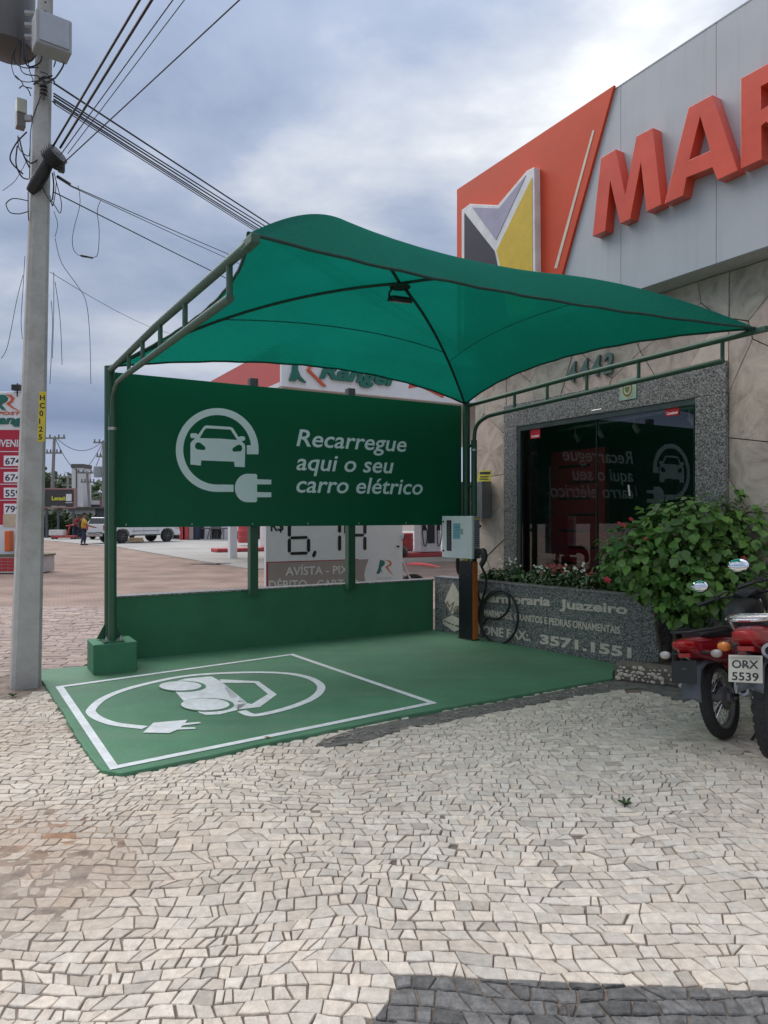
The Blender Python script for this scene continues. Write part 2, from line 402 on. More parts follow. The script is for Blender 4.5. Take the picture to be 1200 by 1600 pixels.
def lay(parent_name, parent_kind_mat, stones, mats, tone_fn, z_fn, gap, cham, depth, name, stuff_name, limit=300, hidden=None, bed=None):
    """nearest in-view stones as single objects, the rest as one mass, all under the bed"""
    vis = []; rest = []
    for q, r in stones:
        cx = sum(p[0] for p in q) / len(q); cy = sum(p[1] for p in q) / len(q)
        (vis if in_view(cx, cy) and not (hidden and hidden(cx, cy)) else rest).append((cy, cx, q, r))
    vis.sort(key=lambda t: t[0] - 0.0001 * t[1]); rest += vis[limit:]; vis = vis[:limit]
    for cy, cx, q, r in vis:
        mb = MB(); stone_mesh(mb, q, r, z_fn(cx, cy, r), gap, cham, depth, tone_fn(cx, cy, r)); mb.build(name, mats, bed, tone=True)
    mb = MB()
    for cy, cx, q, r in rest: stone_mesh(mb, q, r, z_fn(cx, cy, r), gap, cham, depth, tone_fn(cx, cy, r))
    o = mb.build(stuff_name, mats, bed, tone=True); o['kind'] = 'stuff'

pad_px = [(62, 1050), (66, 1066), (82, 1092), (100, 1120), (122, 1160), (140, 1186), (160, 1208), (190, 1213), (240, 1203), (300, 1191), (360, 1178), (410, 1166), (480, 1152), (560, 1136), (640, 1120), (700, 1109), (780, 1095), (830, 1086), (900, 1073), (957, 1063), (962, 1040), (820, 1012.5), (679, 985), (440, 1008), (209, 1033), (130, 1044)]
pad = [gnd(*p) for p in pad_px]
strip_px = [(498, 1158), (560, 1138), (700, 1111), (830, 1088), (957, 1064), (962, 1042), (1070, 1062), (1110, 1090), (1060, 1095), (1000, 1074), (950, 1080), (860, 1095), (780, 1111), (700, 1127), (640, 1137), (575, 1158), (510, 1168)]
strip = [gnd(*p) for p in strip_px]
dark_px = [(560, 1640), (600, 1572), (635, 1523), (760, 1527), (1000, 1537), (1260, 1549), (1500, 1562), (1500, 1800), (500, 1800)]
dark = [gnd(*p) for p in dark_px]
plant_line = (Vector((0.70, 9.83, 0)), Vector((2.48, 7.65, 0)))
PD = (plant_line[1] - plant_line[0]).normalized(); PN = Vector((PD.y, -PD.x, 0)); 
if PN.y > 0: PN = -PN          # outward, towards the pad

m_stone = mat('white limestone setts', (0.615, 0.545, 0.46), 0.80, var=0.16, scale=26, bump=0.5, bscale=120, tone=True)
m_dark = mat('dark granite setts', (0.135, 0.128, 0.118), 0.88, var=0.45, scale=24, bump=0.6, bscale=90, tone=True)
m_pav = mat('brown concrete pavers', (0.36, 0.275, 0.235), 0.9, var=0.2, scale=14, bump=0.5, bscale=90, tone=True)
def dirt(x, y):
    """how deep windblown sand lies over the setts, 0..1"""
    n = noise.fractal(Vector((x * 1.6, y * 1.6, 1.0)), 0.9, 2.1, 4)
    d = math.exp(-(((x + 1.85) / 0.95) ** 2 + ((y - 3.25) / 0.62) ** 2)) * 1.0
    d2 = math.exp(-(((x + 3.0) / 0.75) ** 2 + ((y - 5.0) / 1.3) ** 2)) * 0.60
    d3 = math.exp(-(((x + 2.3) / 0.8) ** 2 + ((y - 2.5) / 0.5) ** 2)) * 0.55
    return max(0.0, min(1.0, max(d, d2, d3) + 0.30 * n * (0.25 + max(d, d2, d3))))
def bed_mat():
    m = mat('sand bed', (0.20, 0.155, 0.12), 0.95, var=0.4, scale=9, bump=0.7, bscale=150, tone=True); return m
bx0, bx1, by0, by1, bs = -5.4, 5.4, 0.9, 7.6, 0.03
nx_, ny_ = int((bx1 - bx0) / bs), int((by1 - by0) / bs)
bm_ = MB(); rows = []; 
for j in range(ny_ + 1):
    row = []
    for i in range(nx_ + 1):
        x, y = bx0 + i * bs, by0 + j * bs; d = dirt(x, y)
        z = -0.0095 + 0.0030 * noise.noise(Vector((x * 3, y * 3, 0))) + d * 0.0112 + 0.006 * noise.noise(Vector((x * 13, y * 13, 2))) * (0.25 + d)
        row.append((x, y, z))
    rows.append(row)
bm_.grid(rows)
k = 0
for j in range(ny_):
    for i in range(nx_):
        x, y = bx0 + i * bs, by0 + j * bs; d = dirt(x, y)
        red = math.exp(-(((x + 1.75) / 0.55) ** 2 + ((y - 3.55) / 0.28) ** 2))
        red = min(1, red * (0.8 + 0.6 * noise.noise(Vector((x * 4, y * 4, 8)))))
        base = Vector((1, 1, 1)).lerp(Vector((1.55, 1.6, 1.65)), min(1, d * 1.6)); base = base.lerp(Vector((1.75, 1.3, 1.0)), max(0, red))
        bm_.tone[k] = tuple(base); k += 1
bed_o = bm_.build('pavement', bed_mat(), tone=True, smooth=True); tag(bed_o, kind='structure')

wst = []; dst = []
def clip(poly, px, py, nx, ny):
    out = []
    for i in range(len(poly)):
        a, b_ = poly[i], poly[(i + 1) % len(poly)]; da = (a[0] - px) * nx + (a[1] - py) * ny; db = (b_[0] - px) * nx + (b_[1] - py) * ny
        if da <= 0: out.append(a)
        if (da < 0 < db) or (db < 0 < da): t_ = da / (da - db); out.append((a[0] + (b_[0] - a[0]) * t_, a[1] + (b_[1] - a[1]) * t_))
    return out
def setts(x0, x1, y0, y1, sw, sh, seed, off=0.0027):
    """hand-laid setts in wavering courses: every joint is shared by its two neighbours, so the stones fit tightly"""
    r = random.Random(seed); ys = [y0]
    while ys[-1] < y1: ys.append(ys[-1] + sh * r.uniform(.82, 1.18))
    def wp(x, y, j):
        y = y + .011 * noise.noise(Vector((x * 8.5, j * 3.7, seed))) + .007 * noise.noise(Vector((x * 27.0, j * 5.1, seed + 2)))
        n = noise.noise_vector(Vector((x / 1.2, y / 1.1, seed))); m_ = noise.noise_vector(Vector((x / .36, y / .36, seed + 5)))
        return (x + .17 * n.x + .036 * m_.x, y + .17 * n.y + .036 * m_.y)
    for j in range(len(ys) - 1):
        ya, yb = ys[j], ys[j + 1]; x = x0 + r.uniform(0, sw); js = []
        while x < x1:
            s_ = r.gauss(0, .0105); js.append((x - s_, x + s_)); x += sw * r.choice((.68, .82, .92, 1.0, 1.08, 1.2, 1.38)) * r.uniform(.92, 1.08)
        for (a0, b0), (a1, b1) in zip(js, js[1:]):
            def E(x_, jj, yy): return wp(x_, yy, jj)
            qs = [[(a0, ya, j), ((a0 + a1) / 2, ya, j), (a1, ya, j), (b1, yb, j + 1), ((b0 + b1) / 2, yb, j + 1), (b0, yb, j + 1)]]
            if r.random() < .06:
                k = r.uniform(.35, .65); ma, mb_ = a0 + (a1 - a0) * k, b0 + (b1 - b0) * (1 - k)
                qs = [[(a0, ya, j), (ma, ya, j), (mb_, yb, j + 1), (b0, yb, j + 1)], [(ma, ya, j), (a1, ya, j), (b1, yb, j + 1), (mb_, yb, j + 1)]]
            for q in qs:
                P = [E(t_[0], t_[2], t_[1]) for t_ in q]; n = len(P); cx = sum(p[0] for p in P) / n; cy = sum(p[1] for p in P) / n
                if not (bx0 < cx < bx1 and by0 < cy < 7.4): continue
                o_ = off * r.uniform(.4, 1.8); out = []
                for i_ in range(n):
                    a, p, c = P[i_ - 1], P[i_], P[(i_ + 1) % n]
                    d1 = Vector((p[0] - a[0], p[1] - a[1])); d2 = Vector((c[0] - p[0], c[1] - p[1]))
                    if d1.length < 1e-5 or d2.length < 1e-5: out.append(p); continue
                    d1.normalize(); d2.normalize(); n1_ = Vector((-d1.y, d1.x)); n2_ = Vector((-d2.y, d2.x)); m_ = (n1_ + n2_); k_ = o_ / max(.35, m_.dot(n1_)) if m_.length > .1 else 0
                    out.append((p[0] + m_.x * k_ + r.uniform(-.002, .002), p[1] + m_.y * k_ + r.uniform(-.002, .002)))
                yield out, r, (cx, cy)
for q, r, p in setts(-6.0, 6.0, 0.5, 7.9, 0.077, 0.064, 11):
    cx, cy = p
    if abs(area2(q)) < 0.0008: continue
    if inpoly(cx, cy, pad) or inpoly(cx, cy, strip): continue
    if cx < -2.9 and cy > 6.45: continue
    if cx < -3.2 and cy > 6.2: continue
    if cx > 2.2 and cy > 6.45: continue
    if (Vector((cx, cy, 0)) - plant_line[0]).dot(PN) < 0.05 and cx > 0: continue
    near = [(a, b) for a, b in ((dark[1], dark[2]), (dark[2], dark[6])) if abs((Vector((cx, cy, 0)) - a).cross((b - a).normalized()).z) < .09 and min(a.x, b.x) - .08 < cx < max(a.x, b.x) + .05 and min(a.y, b.y) - .12 < cy < max(a.y, b.y) + .12]
    if near:      # the two pavings meet along a straight cut edge
        a, b = near[-1]; d_ = (b - a).normalized(); n_ = Vector((-d_.y, d_.x))
        for s_, lst in ((1, dst), (-1, wst)):
            c_ = clip(q, a.x - s_ * n_.x * .002 * -1, a.y, n_.x * s_, n_.y * s_)
            if len(c_) >= 3 and abs(area2(c_)) > .0006: lst.append((c_, r))
    else: (dst if inpoly(cx, cy, dark) else wst).append((q, r))
def wtone(x, y, r):
    t_ = r.uniform(0.84, 1.12); w = r.uniform(-0.005, 0.045); d = dirt(x, y)
    n = noise.noise(Vector((x * .8, y * .8, 5))) * 0.10
    t_ = t_ + n
    if r.random() < 0.06: t_ *= 0.78
    k_ = min(.75, d * 1.1) * r.uniform(.5, 1); return tuple(a * (1 - k_) + b * k_ for a, b in zip((t_ * (1 + w), t_, t_ * (1 - w)), (.60, .48, .40) if noise.noise(Vector((x * 2, y * 2, 4))) > -.1 else (.60, .53, .48)))
def wz(x, y, r): return r.uniform(-0.0028, 0.0028)
pv = MB()
lay('pavement', None, wst, m_stone, wtone, wz, 0.0, 0.0026, 0.035, 'paving_stone', 'paving_stone_field', 300, bed=bed_o)
lay('pavement', None, dst, m_dark, lambda x, y, r: (lambda t_: (t_, t_, t_ * 1.02))(r.uniform(0.7, 1.35)), lambda x, y, r: r.uniform(-0.003, 0.002), 0.001, 0.004, 0.035, 'dark_paving_stone', 'dark_paving_stone_field', 60, bed=bed_o)

pst = []
for q, r in brick_field(-11.5, 0.8, 6.2, 13.5, 0.225, 0.115, 31, warp=0.02, wl=2.0, jit=0.003, rot=0.10):
    cx = sum(p[0] for p in q) / 4; cy = sum(p[1] for p in q) / 4
    if cy < 6.80 or cy > 12.6 or cx > -2.35 + (cy - 8.0) * 1.6 or cx < -9.5: continue
    if inpoly(cx, cy, pad): continue
    if (Vector((cx, cy, 0)) - W(-4.3, 0)).dot(B3) > -0.12 and cx > -3.5: continue
    pst.append((q, r))
def ptone(x, y, r):
    t_ = r.uniform(0.80, 1.15) + 0.16 * noise.noise(Vector((x * .7, y * .7, 9))); return (t_, t_ * r.uniform(.96, 1.02), t_ * r.uniform(.94, 1.02))
lay('yard', None, pst, m_pav, ptone, lambda x, y, r: r.uniform(-0.006, 0.002) - 0.004, 0.005, 0.004, 0.02, 'paver', 'paver_field', 240, bed=yard_o)

# ------------------------------------------------------------------ green parking pad, dark strip and painted marks
def rough_edge(poly, step=0.05, amp=0.012, seed=3):
    out = []
    for i in range(len(poly)):
        a, b = poly[i], poly[(i + 1) % len(poly)]; n = max(1, int((b - a).length / step))
        for k in range(n):
            p = a.lerp(b, k / n); v = noise.noise_vector(Vector((p.x * 7 + seed, p.y * 7, 0)))
            out.append(Vector((p.x + v.x * amp, p.y + v.y * amp, 0)))
    return out
def pad_mat():
    m = mat('green floor paint', (0.068, 0.198, 0.104), 0.66, var=0.18, scale=1.3, bump=0.45, bscale=28, stain=0.30); t = m.node_tree; b = t.nodes['Principled BSDF']
    src = b.inputs['Base Color'].links[0].from_socket; tc = t.nodes.new('ShaderNodeTexCoord'); mp = t.nodes.new('ShaderNodeMapping'); mp.inputs['Rotation'].default_value = (0, 0, math.radians(-55)); mp.inputs['Scale'].default_value = (.55, 6.0, 1); t.links.new(tc.outputs['Object'], mp.inputs[0])
    for sc_, lo, hi, amt, colr, vec in ((1.0, .50, .74, .38, (.17, .23, .17, 1), mp.outputs[0]), (5.0, .60, .78, .35, (.22, .24, .19, 1), tc.outputs['Object']), (26.0, .66, .76, .35, (.25, .25, .22, 1), tc.outputs['Object'])):
        no = t.nodes.new('ShaderNodeTexNoise'); no.inputs['Scale'].default_value = sc_; no.inputs['Detail'].default_value = 7; no.inputs['Roughness'].default_value = .68; t.links.new(vec, no.inputs['Vector'])
        mr = t.nodes.new('ShaderNodeMapRange'); mr.inputs[1].default_value = lo; mr.inputs[2].default_value = hi; mr.inputs[4].default_value = amt; t.links.new(no.outputs[0], mr.inputs[0])
        mx = t.nodes.new('ShaderNodeMix'); mx.data_type = 'RGBA'; mx.inputs[7].default_value = colr; t.links.new(mr.outputs[0], mx.inputs[0]); t.links.new(src, mx.inputs[6]); src = mx.outputs[2]
    t.links.new(src, b.inputs['Base Color']); return m
m_pad = pad_mat()
PADZ = 0.022
p_ = MB(); p_.prism([p + Z3 * -0.05 for p in rough_edge(pad)], (0, 0, 0.05 + PADZ))
pad_o = p_.build('parking_pad_pavement', m_pad, bevel=0.006); tag(pad_o, kind='structure')
p_ = MB(); p_.prism([p + Z3 * -0.05 for p in rough_edge(strip, amp=0.03, seed=9)], (0, 0, 0.052))
tag(p_.build('worn_edge_pavement', mat('worn dark mortar', (0.15, 0.14, 0.125), 0.95, var=0.4, scale=11, bump=1.0, bscale=45, stain=0.4)), kind='structure')
# crumbs of stone and grout along the strip
cr = MB()
for i in range(260):
    j = rng.randrange(0, 3); a = gnd(498, 1160).lerp(gnd(960, 1068), rng.random()); c = a + Vector((rng.uniform(-.05, .05), rng.uniform(-.12, .05), 0.008))
    s_ = rng.uniform(.004, .014); cr.ell(c, (s_ * rng.uniform(.8, 1.6), s_, s_ * .5), nu=6, nv=3)
co = cr.build('loose_gravel', mat('gravel grit', (0.28, 0.25, 0.22), 0.9, var=0.4, scale=20)); tag(co, 'loose grit along the edge of the green pad', 'gravel', kind='stuff')

m_white = mat('white road paint', (0.72, 0.74, 0.74), 0.6, var=0.10, scale=18, stain=0.30)
MZ = PADZ + 0.004
def gm(px, py): return gnd(px, py, MZ)
def stroke(path, w, closed=False, z=MZ):
    P = [Vector(p) for p in path]; n = len(P); l = []; r_ = []
    for i in range(n):
        a = P[i - 1] if (i > 0 or closed) else P[i]; b = P[(i + 1) % n] if (i < n - 1 or closed) else P[i]
        d = (b - a).normalized(); s_ = Vector((-d.y, d.x, 0)); l.append(P[i] + s_ * w / 2); r_.append(P[i] - s_ * w / 2)
    return l, r_
def paint_stroke(mb, path, w, closed=False):
    l, r_ = stroke(path, w, closed); n = len(l)
    mb.add(l + r_, [(i, (i + 1) % n, n + (i + 1) % n, n + i)[::-1] for i in range(n if closed else n - 1)])
mk = thing('parking_marking', 'white painted bay outline with electric car and plug symbol on green pad', 'road marking', gm(380, 1100))
mb = MB(); cs = [gm(*p) for p in [(93, 1073), (456, 1022.5), (676, 1098), (178, 1199)]]
l, r_ = stroke(cs, 0.085, True); mb.add(l + r_, [(i, (i + 1) % 4, 4 + (i + 1) % 4, 4 + i) for i in range(4)]); mb.build('bay_outline', m_white, mk)
zq = lambda pts: [gm(*p) for p in zpts(pts, 130, 1020, 3.0)]
mb = MB(); paint_stroke(mb, smooth_path(zq([(290, 350), (160, 335), (85, 313), (42, 286), (40, 262), (90, 217), (180, 177), (300, 144), (450, 113), (600, 98), (800, 91), (950, 96), (1050, 114), (1108, 145), (1112, 178), (1070, 215), (980, 252), (880, 279), (795, 292), (742, 272)]), 4), 0.075)
mb.build('cable_line', m_white, mk)
def flat(mb, pts, dz=0.0, mi=0):
    P = [p + Z3 * dz for p in pts]; tri = tessellate_polygon([P])
    a, b, c = (P[i] for i in tri[0]); up = (b - a).cross(c - a).z > 0
    mb.add(P, [t if up else t[::-1] for t in tri], mi)
mb = MB(); flat(mb, zq([(412, 138), (480, 121), (600, 110), (645, 133), (770, 236), (722, 268), (640, 288), (575, 291), (545, 281), (520, 262), (470, 225), (432, 182)]), 0.0); mb.build('car_body_mark', m_white, mk)
mb = MB(); 
mb.add(*(lambda o, i: (o + i, [(k, (k + 1) % len(o), len(o) + (k + 1) % len(o), len(o) + k) for k in range(len(o))]))(zq([(640, 124), (822, 133), (908, 195), (828, 254), (722, 266)]), zq([(650, 141), (803, 141), (866, 193), (790, 240), (770, 236)]))); 
for i in range(len(mb.f)): mb.f[i] = mb.f[i][::-1]
mb.build('cabin_mark', m_white, mk)
for c, rx, ry in (((455, 158), 99, 22), ((572, 245), 114, 28)):
    mb = MB(); flat(mb, zq([(c[0] + 9 + (rx + 13) * math.cos(t_ * .25), c[1] + (ry + 4) * math.sin(t_ * .25)) for t_ in range(25)]), 0.003); mb.build('wheel_gap', m_pad, mk)
    mb = MB(); flat(mb, zq([(c[0] + rx * math.cos(t_ * .25), c[1] + ry * math.sin(t_ * .25)) for t_ in range(25)]), 0.006); mb.build('wheel_mark', m_white, mk)
mb = MB(); flat(mb, zq([(280, 375), (330, 328), (488, 315), (478, 330), (545, 325), (553, 331), (466, 342), (456, 351), (525, 350), (527, 357), (442, 361), (405, 377)]), 0.002); mb.build('plug_mark', m_white, mk)
# ------------------------------------------------------------------ carport: posts, arms, membrane
m_gsteel = mat('green painted steel', (0.020, 0.085, 0.045), 0.42, var=0.12, scale=9, coat=0.1)
m_gsteel2 = mat('faded green tube', (0.032, 0.088, 0.056), 0.5, var=0.15, scale=9)
m_gwall = mat('green wall paint', (0.036, 0.172, 0.085), 0.68, var=0.12, scale=3, bump=0.25, bscale=45, stain=0.15)
m_bolt = mat('galvanised bolt', (0.45, 0.45, 0.44), 0.4, 0.8)
VP = 0.36                          # posts stand this far in front of the wall line
UL, UR = -4.31, 0.30
TOPZ = 3.12
car = thing('carport', 'green steel carport with cantilever arms over the charging bay', 'carport', W(UL, VP, 0))
def arm(u, length, zend, base_z):
    p0 = W(u, VP, base_z)
    mb = MB(); mb.tube([p0, W(u, VP, TOPZ + 0.03)], 0.052, 14); mb.build('post', m_gsteel, car, smooth=True)
    v2 = VP + 0.17
    # second pipe that bends into the lower chord
    lo = [W(u, v2, base_z), W(u, v2, 2.62)]
    cv = [W(u, v2 + 0.02, 2.74), W(u, v2 + 0.09, 2.83), W(u, v2 + 0.22, 2.885), W(u, v2 + 0.5, 2.915)]
    le = W(u, VP + length - 0.30, zend - 0.20)
    cv.append(cv[-1].lerp(le, 0.5)); cv.append(le)
    mb = MB(); mb.tube(lo, 0.040, 12); mb.build('brace_pipe', m_gsteel, car, smooth=True)
    mb = MB(); mb.tube(smooth_path([W(u, v2, 2.55)] + cv, 4), 0.026, 12); mb.build('lower_chord', m_gsteel2, car, smooth=True)
    top0 = W(u, VP, TOPZ - 0.02); top1 = W(u, VP + length, zend)
    mb = MB(); mb.tube([top0, top0.lerp(top1, .5) + Z3 * 0.02, top1], 0.029, 12); mb.build('upper_chord', m_gsteel2, car, smooth=True)
    mb = MB(); mb.box(top1 + B3 * 0.03, (0.05, 0.16, 0.05), (A3, B3, Z3)); mb.build('end_plate', m_gsteel2, car, bevel=0.006)
    for k, f in enumerate((0.24, 0.38, 0.53, 0.70, 0.925)):
        a = top0.lerp(top1, f); b_ = Vector((a.x, a.y, 0)); vv = (a - W(u, 0, 0)).dot(B3)
        # lower chord height at that place
        t_ = (vv - (v2 + 0.5)) / ((VP + length - 0.30) - (v2 + 0.5)); zl = 2.915 + (le.z - 2.915) * t_
        mb = MB(); mb.tube([Vector((a.x, a.y, zl)), Vector((a.x, a.y, a.z))], 0.019, 8); mb.build('strut', m_gsteel2, car, smooth=True)
    for z in (2.55, 2.0, 1.4):
        if z > base_z + 0.5:
            mb = MB(); mb.tube([W(u, VP, z), W(u, v2, z)], 0.022, 8); mb.build('clamp', m_gsteel, car, smooth=True)
    mb = MB(); mb.lathe([(0.043, 0), (0.043, 0.03)], W(u, v2, 2.47), (0, 0, 1), 12); mb.build('clamp_band', m_bolt, car, smooth=True)
    return top0, top1
FLz, FRz = 3.03, 3.20
bl, fl = arm(UL, 4.20, FLz, 0.32)
br, fr = arm(UR, 4.12, FRz, 0.0)
# base plate and gussets of the left post
mb = MB(); mb.box(W(UL, VP + 0.08, 0.33), (0.2, 0.36, 0.016), (A3, B3, Z3)); mb.build('base_plate', m_gsteel, car)
for s_ in (-1, 1):
    mb = MB(); c = W(UL, VP, 0.335); mb.prism([c + A3 * (0.05 * s_), c + A3 * (0.13 * s_), c + A3 * (0.05 * s_) + Z3 * 0.15], B3 * 0.012); mb.build('gusset', m_gsteel, car)
for a, b_ in ((-.07, -.06), (.07, -.06), (-.07, .24), (.07, .24)):
    mb = MB(); mb.lathe([(0.014, 0), (0.014, 0.03), (0.008, 0.032), (0.008, 0.05)], W(UL + a, VP + b_, 0.338), (0, 0, 1), 6); mb.build('bolt', m_bolt, car)

def fabric_mat():
    m = bpy.data.materials.new('green shade net'); m.use_nodes = True; t = m.node_tree; t.nodes.clear()
    out = t.nodes.new('ShaderNodeOutputMaterial'); d = t.nodes.new('ShaderNodeBsdfDiffuse'); tr = t.nodes.new('ShaderNodeBsdfTranslucent'); gl = t.nodes.new('ShaderNodeBsdfGlossy')
    tc = t.nodes.new('ShaderNodeTexCoord'); wv = t.nodes.new('ShaderNodeTexWave'); wv.inputs['Scale'].default_value = 13; wv.inputs['Distortion'].default_value = 5.0; wv.inputs['Detail'].default_value = 2; wv.inputs['Detail Scale'].default_value = 2
    mp = t.nodes.new('ShaderNodeMapping'); mp.inputs['Rotation'].default_value = (0, 0, math.radians(59.5)); t.links.new(tc.outputs['Object'], mp.inputs[0]); t.links.new(mp.outputs[0], wv.inputs['Vector'])
    no = t.nodes.new('ShaderNodeTexNoise'); no.inputs['Scale'].default_value = 1.4; no.inputs['Detail'].default_value = 6; t.links.new(tc.outputs['Object'], no.inputs['Vector'])
    rp = t.nodes.new('ShaderNodeValToRGB'); rp.color_ramp.elements[0].color = (0.004, 0.115, 0.078, 1); rp.color_ramp.elements[1].color = (0.007, 0.18, 0.125, 1)
    mxf = t.nodes.new('ShaderNodeMath'); mxf.operation = 'MULTIPLY_ADD'; mxf.inputs[1].default_value = 0.42; t.links.new(wv.outputs['Fac'], mxf.inputs[0])
    m2 = t.nodes.new('ShaderNodeMath'); m2.operation = 'MULTIPLY'; m2.inputs[1].default_value = 0.6; t.links.new(no.outputs[0], m2.inputs[0]); t.links.new(m2.outputs[0], mxf.inputs[2])
    t.links.new(mxf.outputs[0], rp.inputs[0]); t.links.new(rp.outputs[0], d.inputs[0])
    rp2 = t.nodes.new('ShaderNodeValToRGB'); rp2.color_ramp.elements[0].color = (0.002, 0.115, 0.075, 1); rp2.color_ramp.elements[1].color = (0.004, 0.285, 0.19, 1); t.links.new(mxf.outputs[0], rp2.inputs[0]); t.links.new(rp2.outputs[0], tr.inputs[0])
    mx = t.nodes.new('ShaderNodeMixShader'); mx.inputs[0].default_value = 0.36; t.links.new(d.outputs[0], mx.inputs[1]); t.links.new(tr.outputs[0], mx.inputs[2])
    gl.inputs['Roughness'].default_value = 0.5; gl.inputs[0].default_value = (0.5, 0.6, 0.55, 1)
    m3_ = t.nodes.new('ShaderNodeMixShader'); m3_.inputs[0].default_value = 0.03; t.links.new(mx.outputs[0], m3_.inputs[1]); t.links.new(gl.outputs[0], m3_.inputs[2])
    tp_ = t.nodes.new('ShaderNodeBsdfTransparent'); tp_.inputs[0].default_value = (0.03, 0.60, 0.44, 1); m4 = t.nodes.new('ShaderNodeMixShader'); m4.inputs[0].default_value = 0.07; t.links.new(m3_.outputs[0], m4.inputs[1]); t.links.new(tp_.outputs[0], m4.inputs[2]); t.links.new(m4.outputs[0], out.inputs[0]); return m
m_fab = fabric_mat(); m_hem = mat('dark hem', (0.008, 0.045, 0.030), 0.7, var=0.2)
Cn = {'BL': W(UL, VP - 0.02, TOPZ + 0.03), 'FL': W(UL, VP + 4.20, FLz + 0.06), 'BR': W(UR, VP - 0.02, TOPZ + 0.01), 'FR': W(UR, VP + 4.14, FRz + 0.02)}
APEX = (Cn['BL'] + Cn['FR'] + Cn['FL'] + Cn['BR']) / 4; APEX.z = 3.83
APEX = APEX - A3 * 0.05
def arch(k, s_):
    p = Cn[k].lerp(APEX, s_); p.z = Cn[k].z + (APEX.z - Cn[k].z) * (1 - (1 - s_) ** (2.0 if k == 'FL' else 2.1 if k == 'FR' else 2.0)) + (0.13 if k == 'FL' else 0.09 if k == 'FR' else 0.0) * math.sin(math.pi * s_); return p
can = thing('shade_canopy', 'peaked dark green shade net canopy stretched over the charging bay', 'canopy', W(UL, VP, TOPZ))
def panel(a, b_, sag, lift):
    ea, eb = Cn[a], Cn[b_]; mid = (ea + eb) / 2; inw = (APEX - mid); inw.z = 0; inw.normalize(); rows = []
    n, m_ = 28, 32
    for i in range(n + 1):
        s_ = i / n; row = []; La, Rb = arch(a, s_), arch(b_, s_)
        for j in range(m_ + 1):
            t_ = j / m_; q = 4 * t_ * (1 - t_); p = La.lerp(Rb, t_)
            p = p + inw * (sag * q * (1 - s_) ** 1.3) + Z3 * (lift * q * (1 - s_) ** 1.5 - 0.035 * q * s_ * (1 - s_) * 4 + 0.004 * math.sin(t_ * 61 + 3 * s_) * (1 - s_) ** 4 * min(1, 6 * min(t_, 1 - t_)))
            row.append(p)
        rows.append(row)
    mb = MB(); mb.grid(rows); mb.build('canopy_panel', m_fab, can, smooth=180)
    mb = MB(); mb.tube(rows[0], 0.011, 8); mb.build('edge_hem', m_hem, can, smooth=True)
    return rows
pb = panel('BL', 'BR', 0.42, 0.17); pf = panel('FR', 'FL', 0.42, 0.09); pr = panel('BR', 'FR', 0.34, 0.13); pl = panel('FL', 'BL', 0.36, 0.12)
for k in ('BL', 'BR', 'FL', 'FR'):
    mb = MB(); mb.tube([arch(k, i / 16) - Z3 * 0.03 for i in range(17)], 0.015, 8); mb.build('arch_rib', m_hem, can, smooth=True)
mb = MB(); mb.tube([p - Z3 * 0.012 for p in pb[11]], 0.005, 6); mb.build('seam', m_hem, can, smooth=True)
mb = MB(); mb.tube([p - Z3 * 0.012 for p in pr[9]], 0.003, 6); mb.build('seam', m_hem, can, smooth=True)
mb = MB(); mb.lathe([(0.10, 0), (0.10, 0.012), (0.03, 0.02)], APEX - Z3 * 0.07, (0, 0, 1), 18); mb.build('hub_plate', m_hem, can, smooth=True)

# flood light under the crown
m_lblk = mat('black lamp housing', (0.015, 0.015, 0.016), 0.5)
lc = APEX - Z3 * 0.19
lamp = thing('flood_light', 'black square flood light hanging under the crown of the canopy', 'lamp', lc)
ax = (Vector((0.92, 0.39, 0)), Vector((-0.36, 0.86, 0.36)).normalized(), Vector((0.14, -0.33, 0.93)).normalized())
X_ = ax[0]; Z_ = Vector((0.10, -0.24, 0.965)).normalized(); Y_ = Z_.cross(X_).normalized(); ax = (X_, Y_, Z_)
mb = MB(); mb.box(lc, (0.20, 0.16, 0.035), ax); mb.build('housing', m_lblk, lamp, bevel=0.01)
mb = MB(); mb.box(lc - Z_ * 0.019, (0.16, 0.12, 0.006), ax); mb.build('lens', mat('lamp lens', (0.45, 0.40, 0.33), 0.2), lamp)
for i in range(7):
    mb = MB(); mb.box(lc + Z_ * 0.027 + X_ * (-.075 + .025 * i), (0.005, 0.13, 0.02), ax); mb.build('cooling_fin', m_lblk, lamp)
mb = MB(); mb.tube([lc + X_ * 0.11, lc + X_ * 0.11 + Z3 * 0.06, lc + X_ * .06 + Z3 * 0.13, lc - X_ * 0.06 + Z3 * 0.13, lc - X_ * 0.11 + Z3 * 0.06, lc - X_ * 0.11], 0.010, 8); mb.build('bracket', m_lblk, lamp)

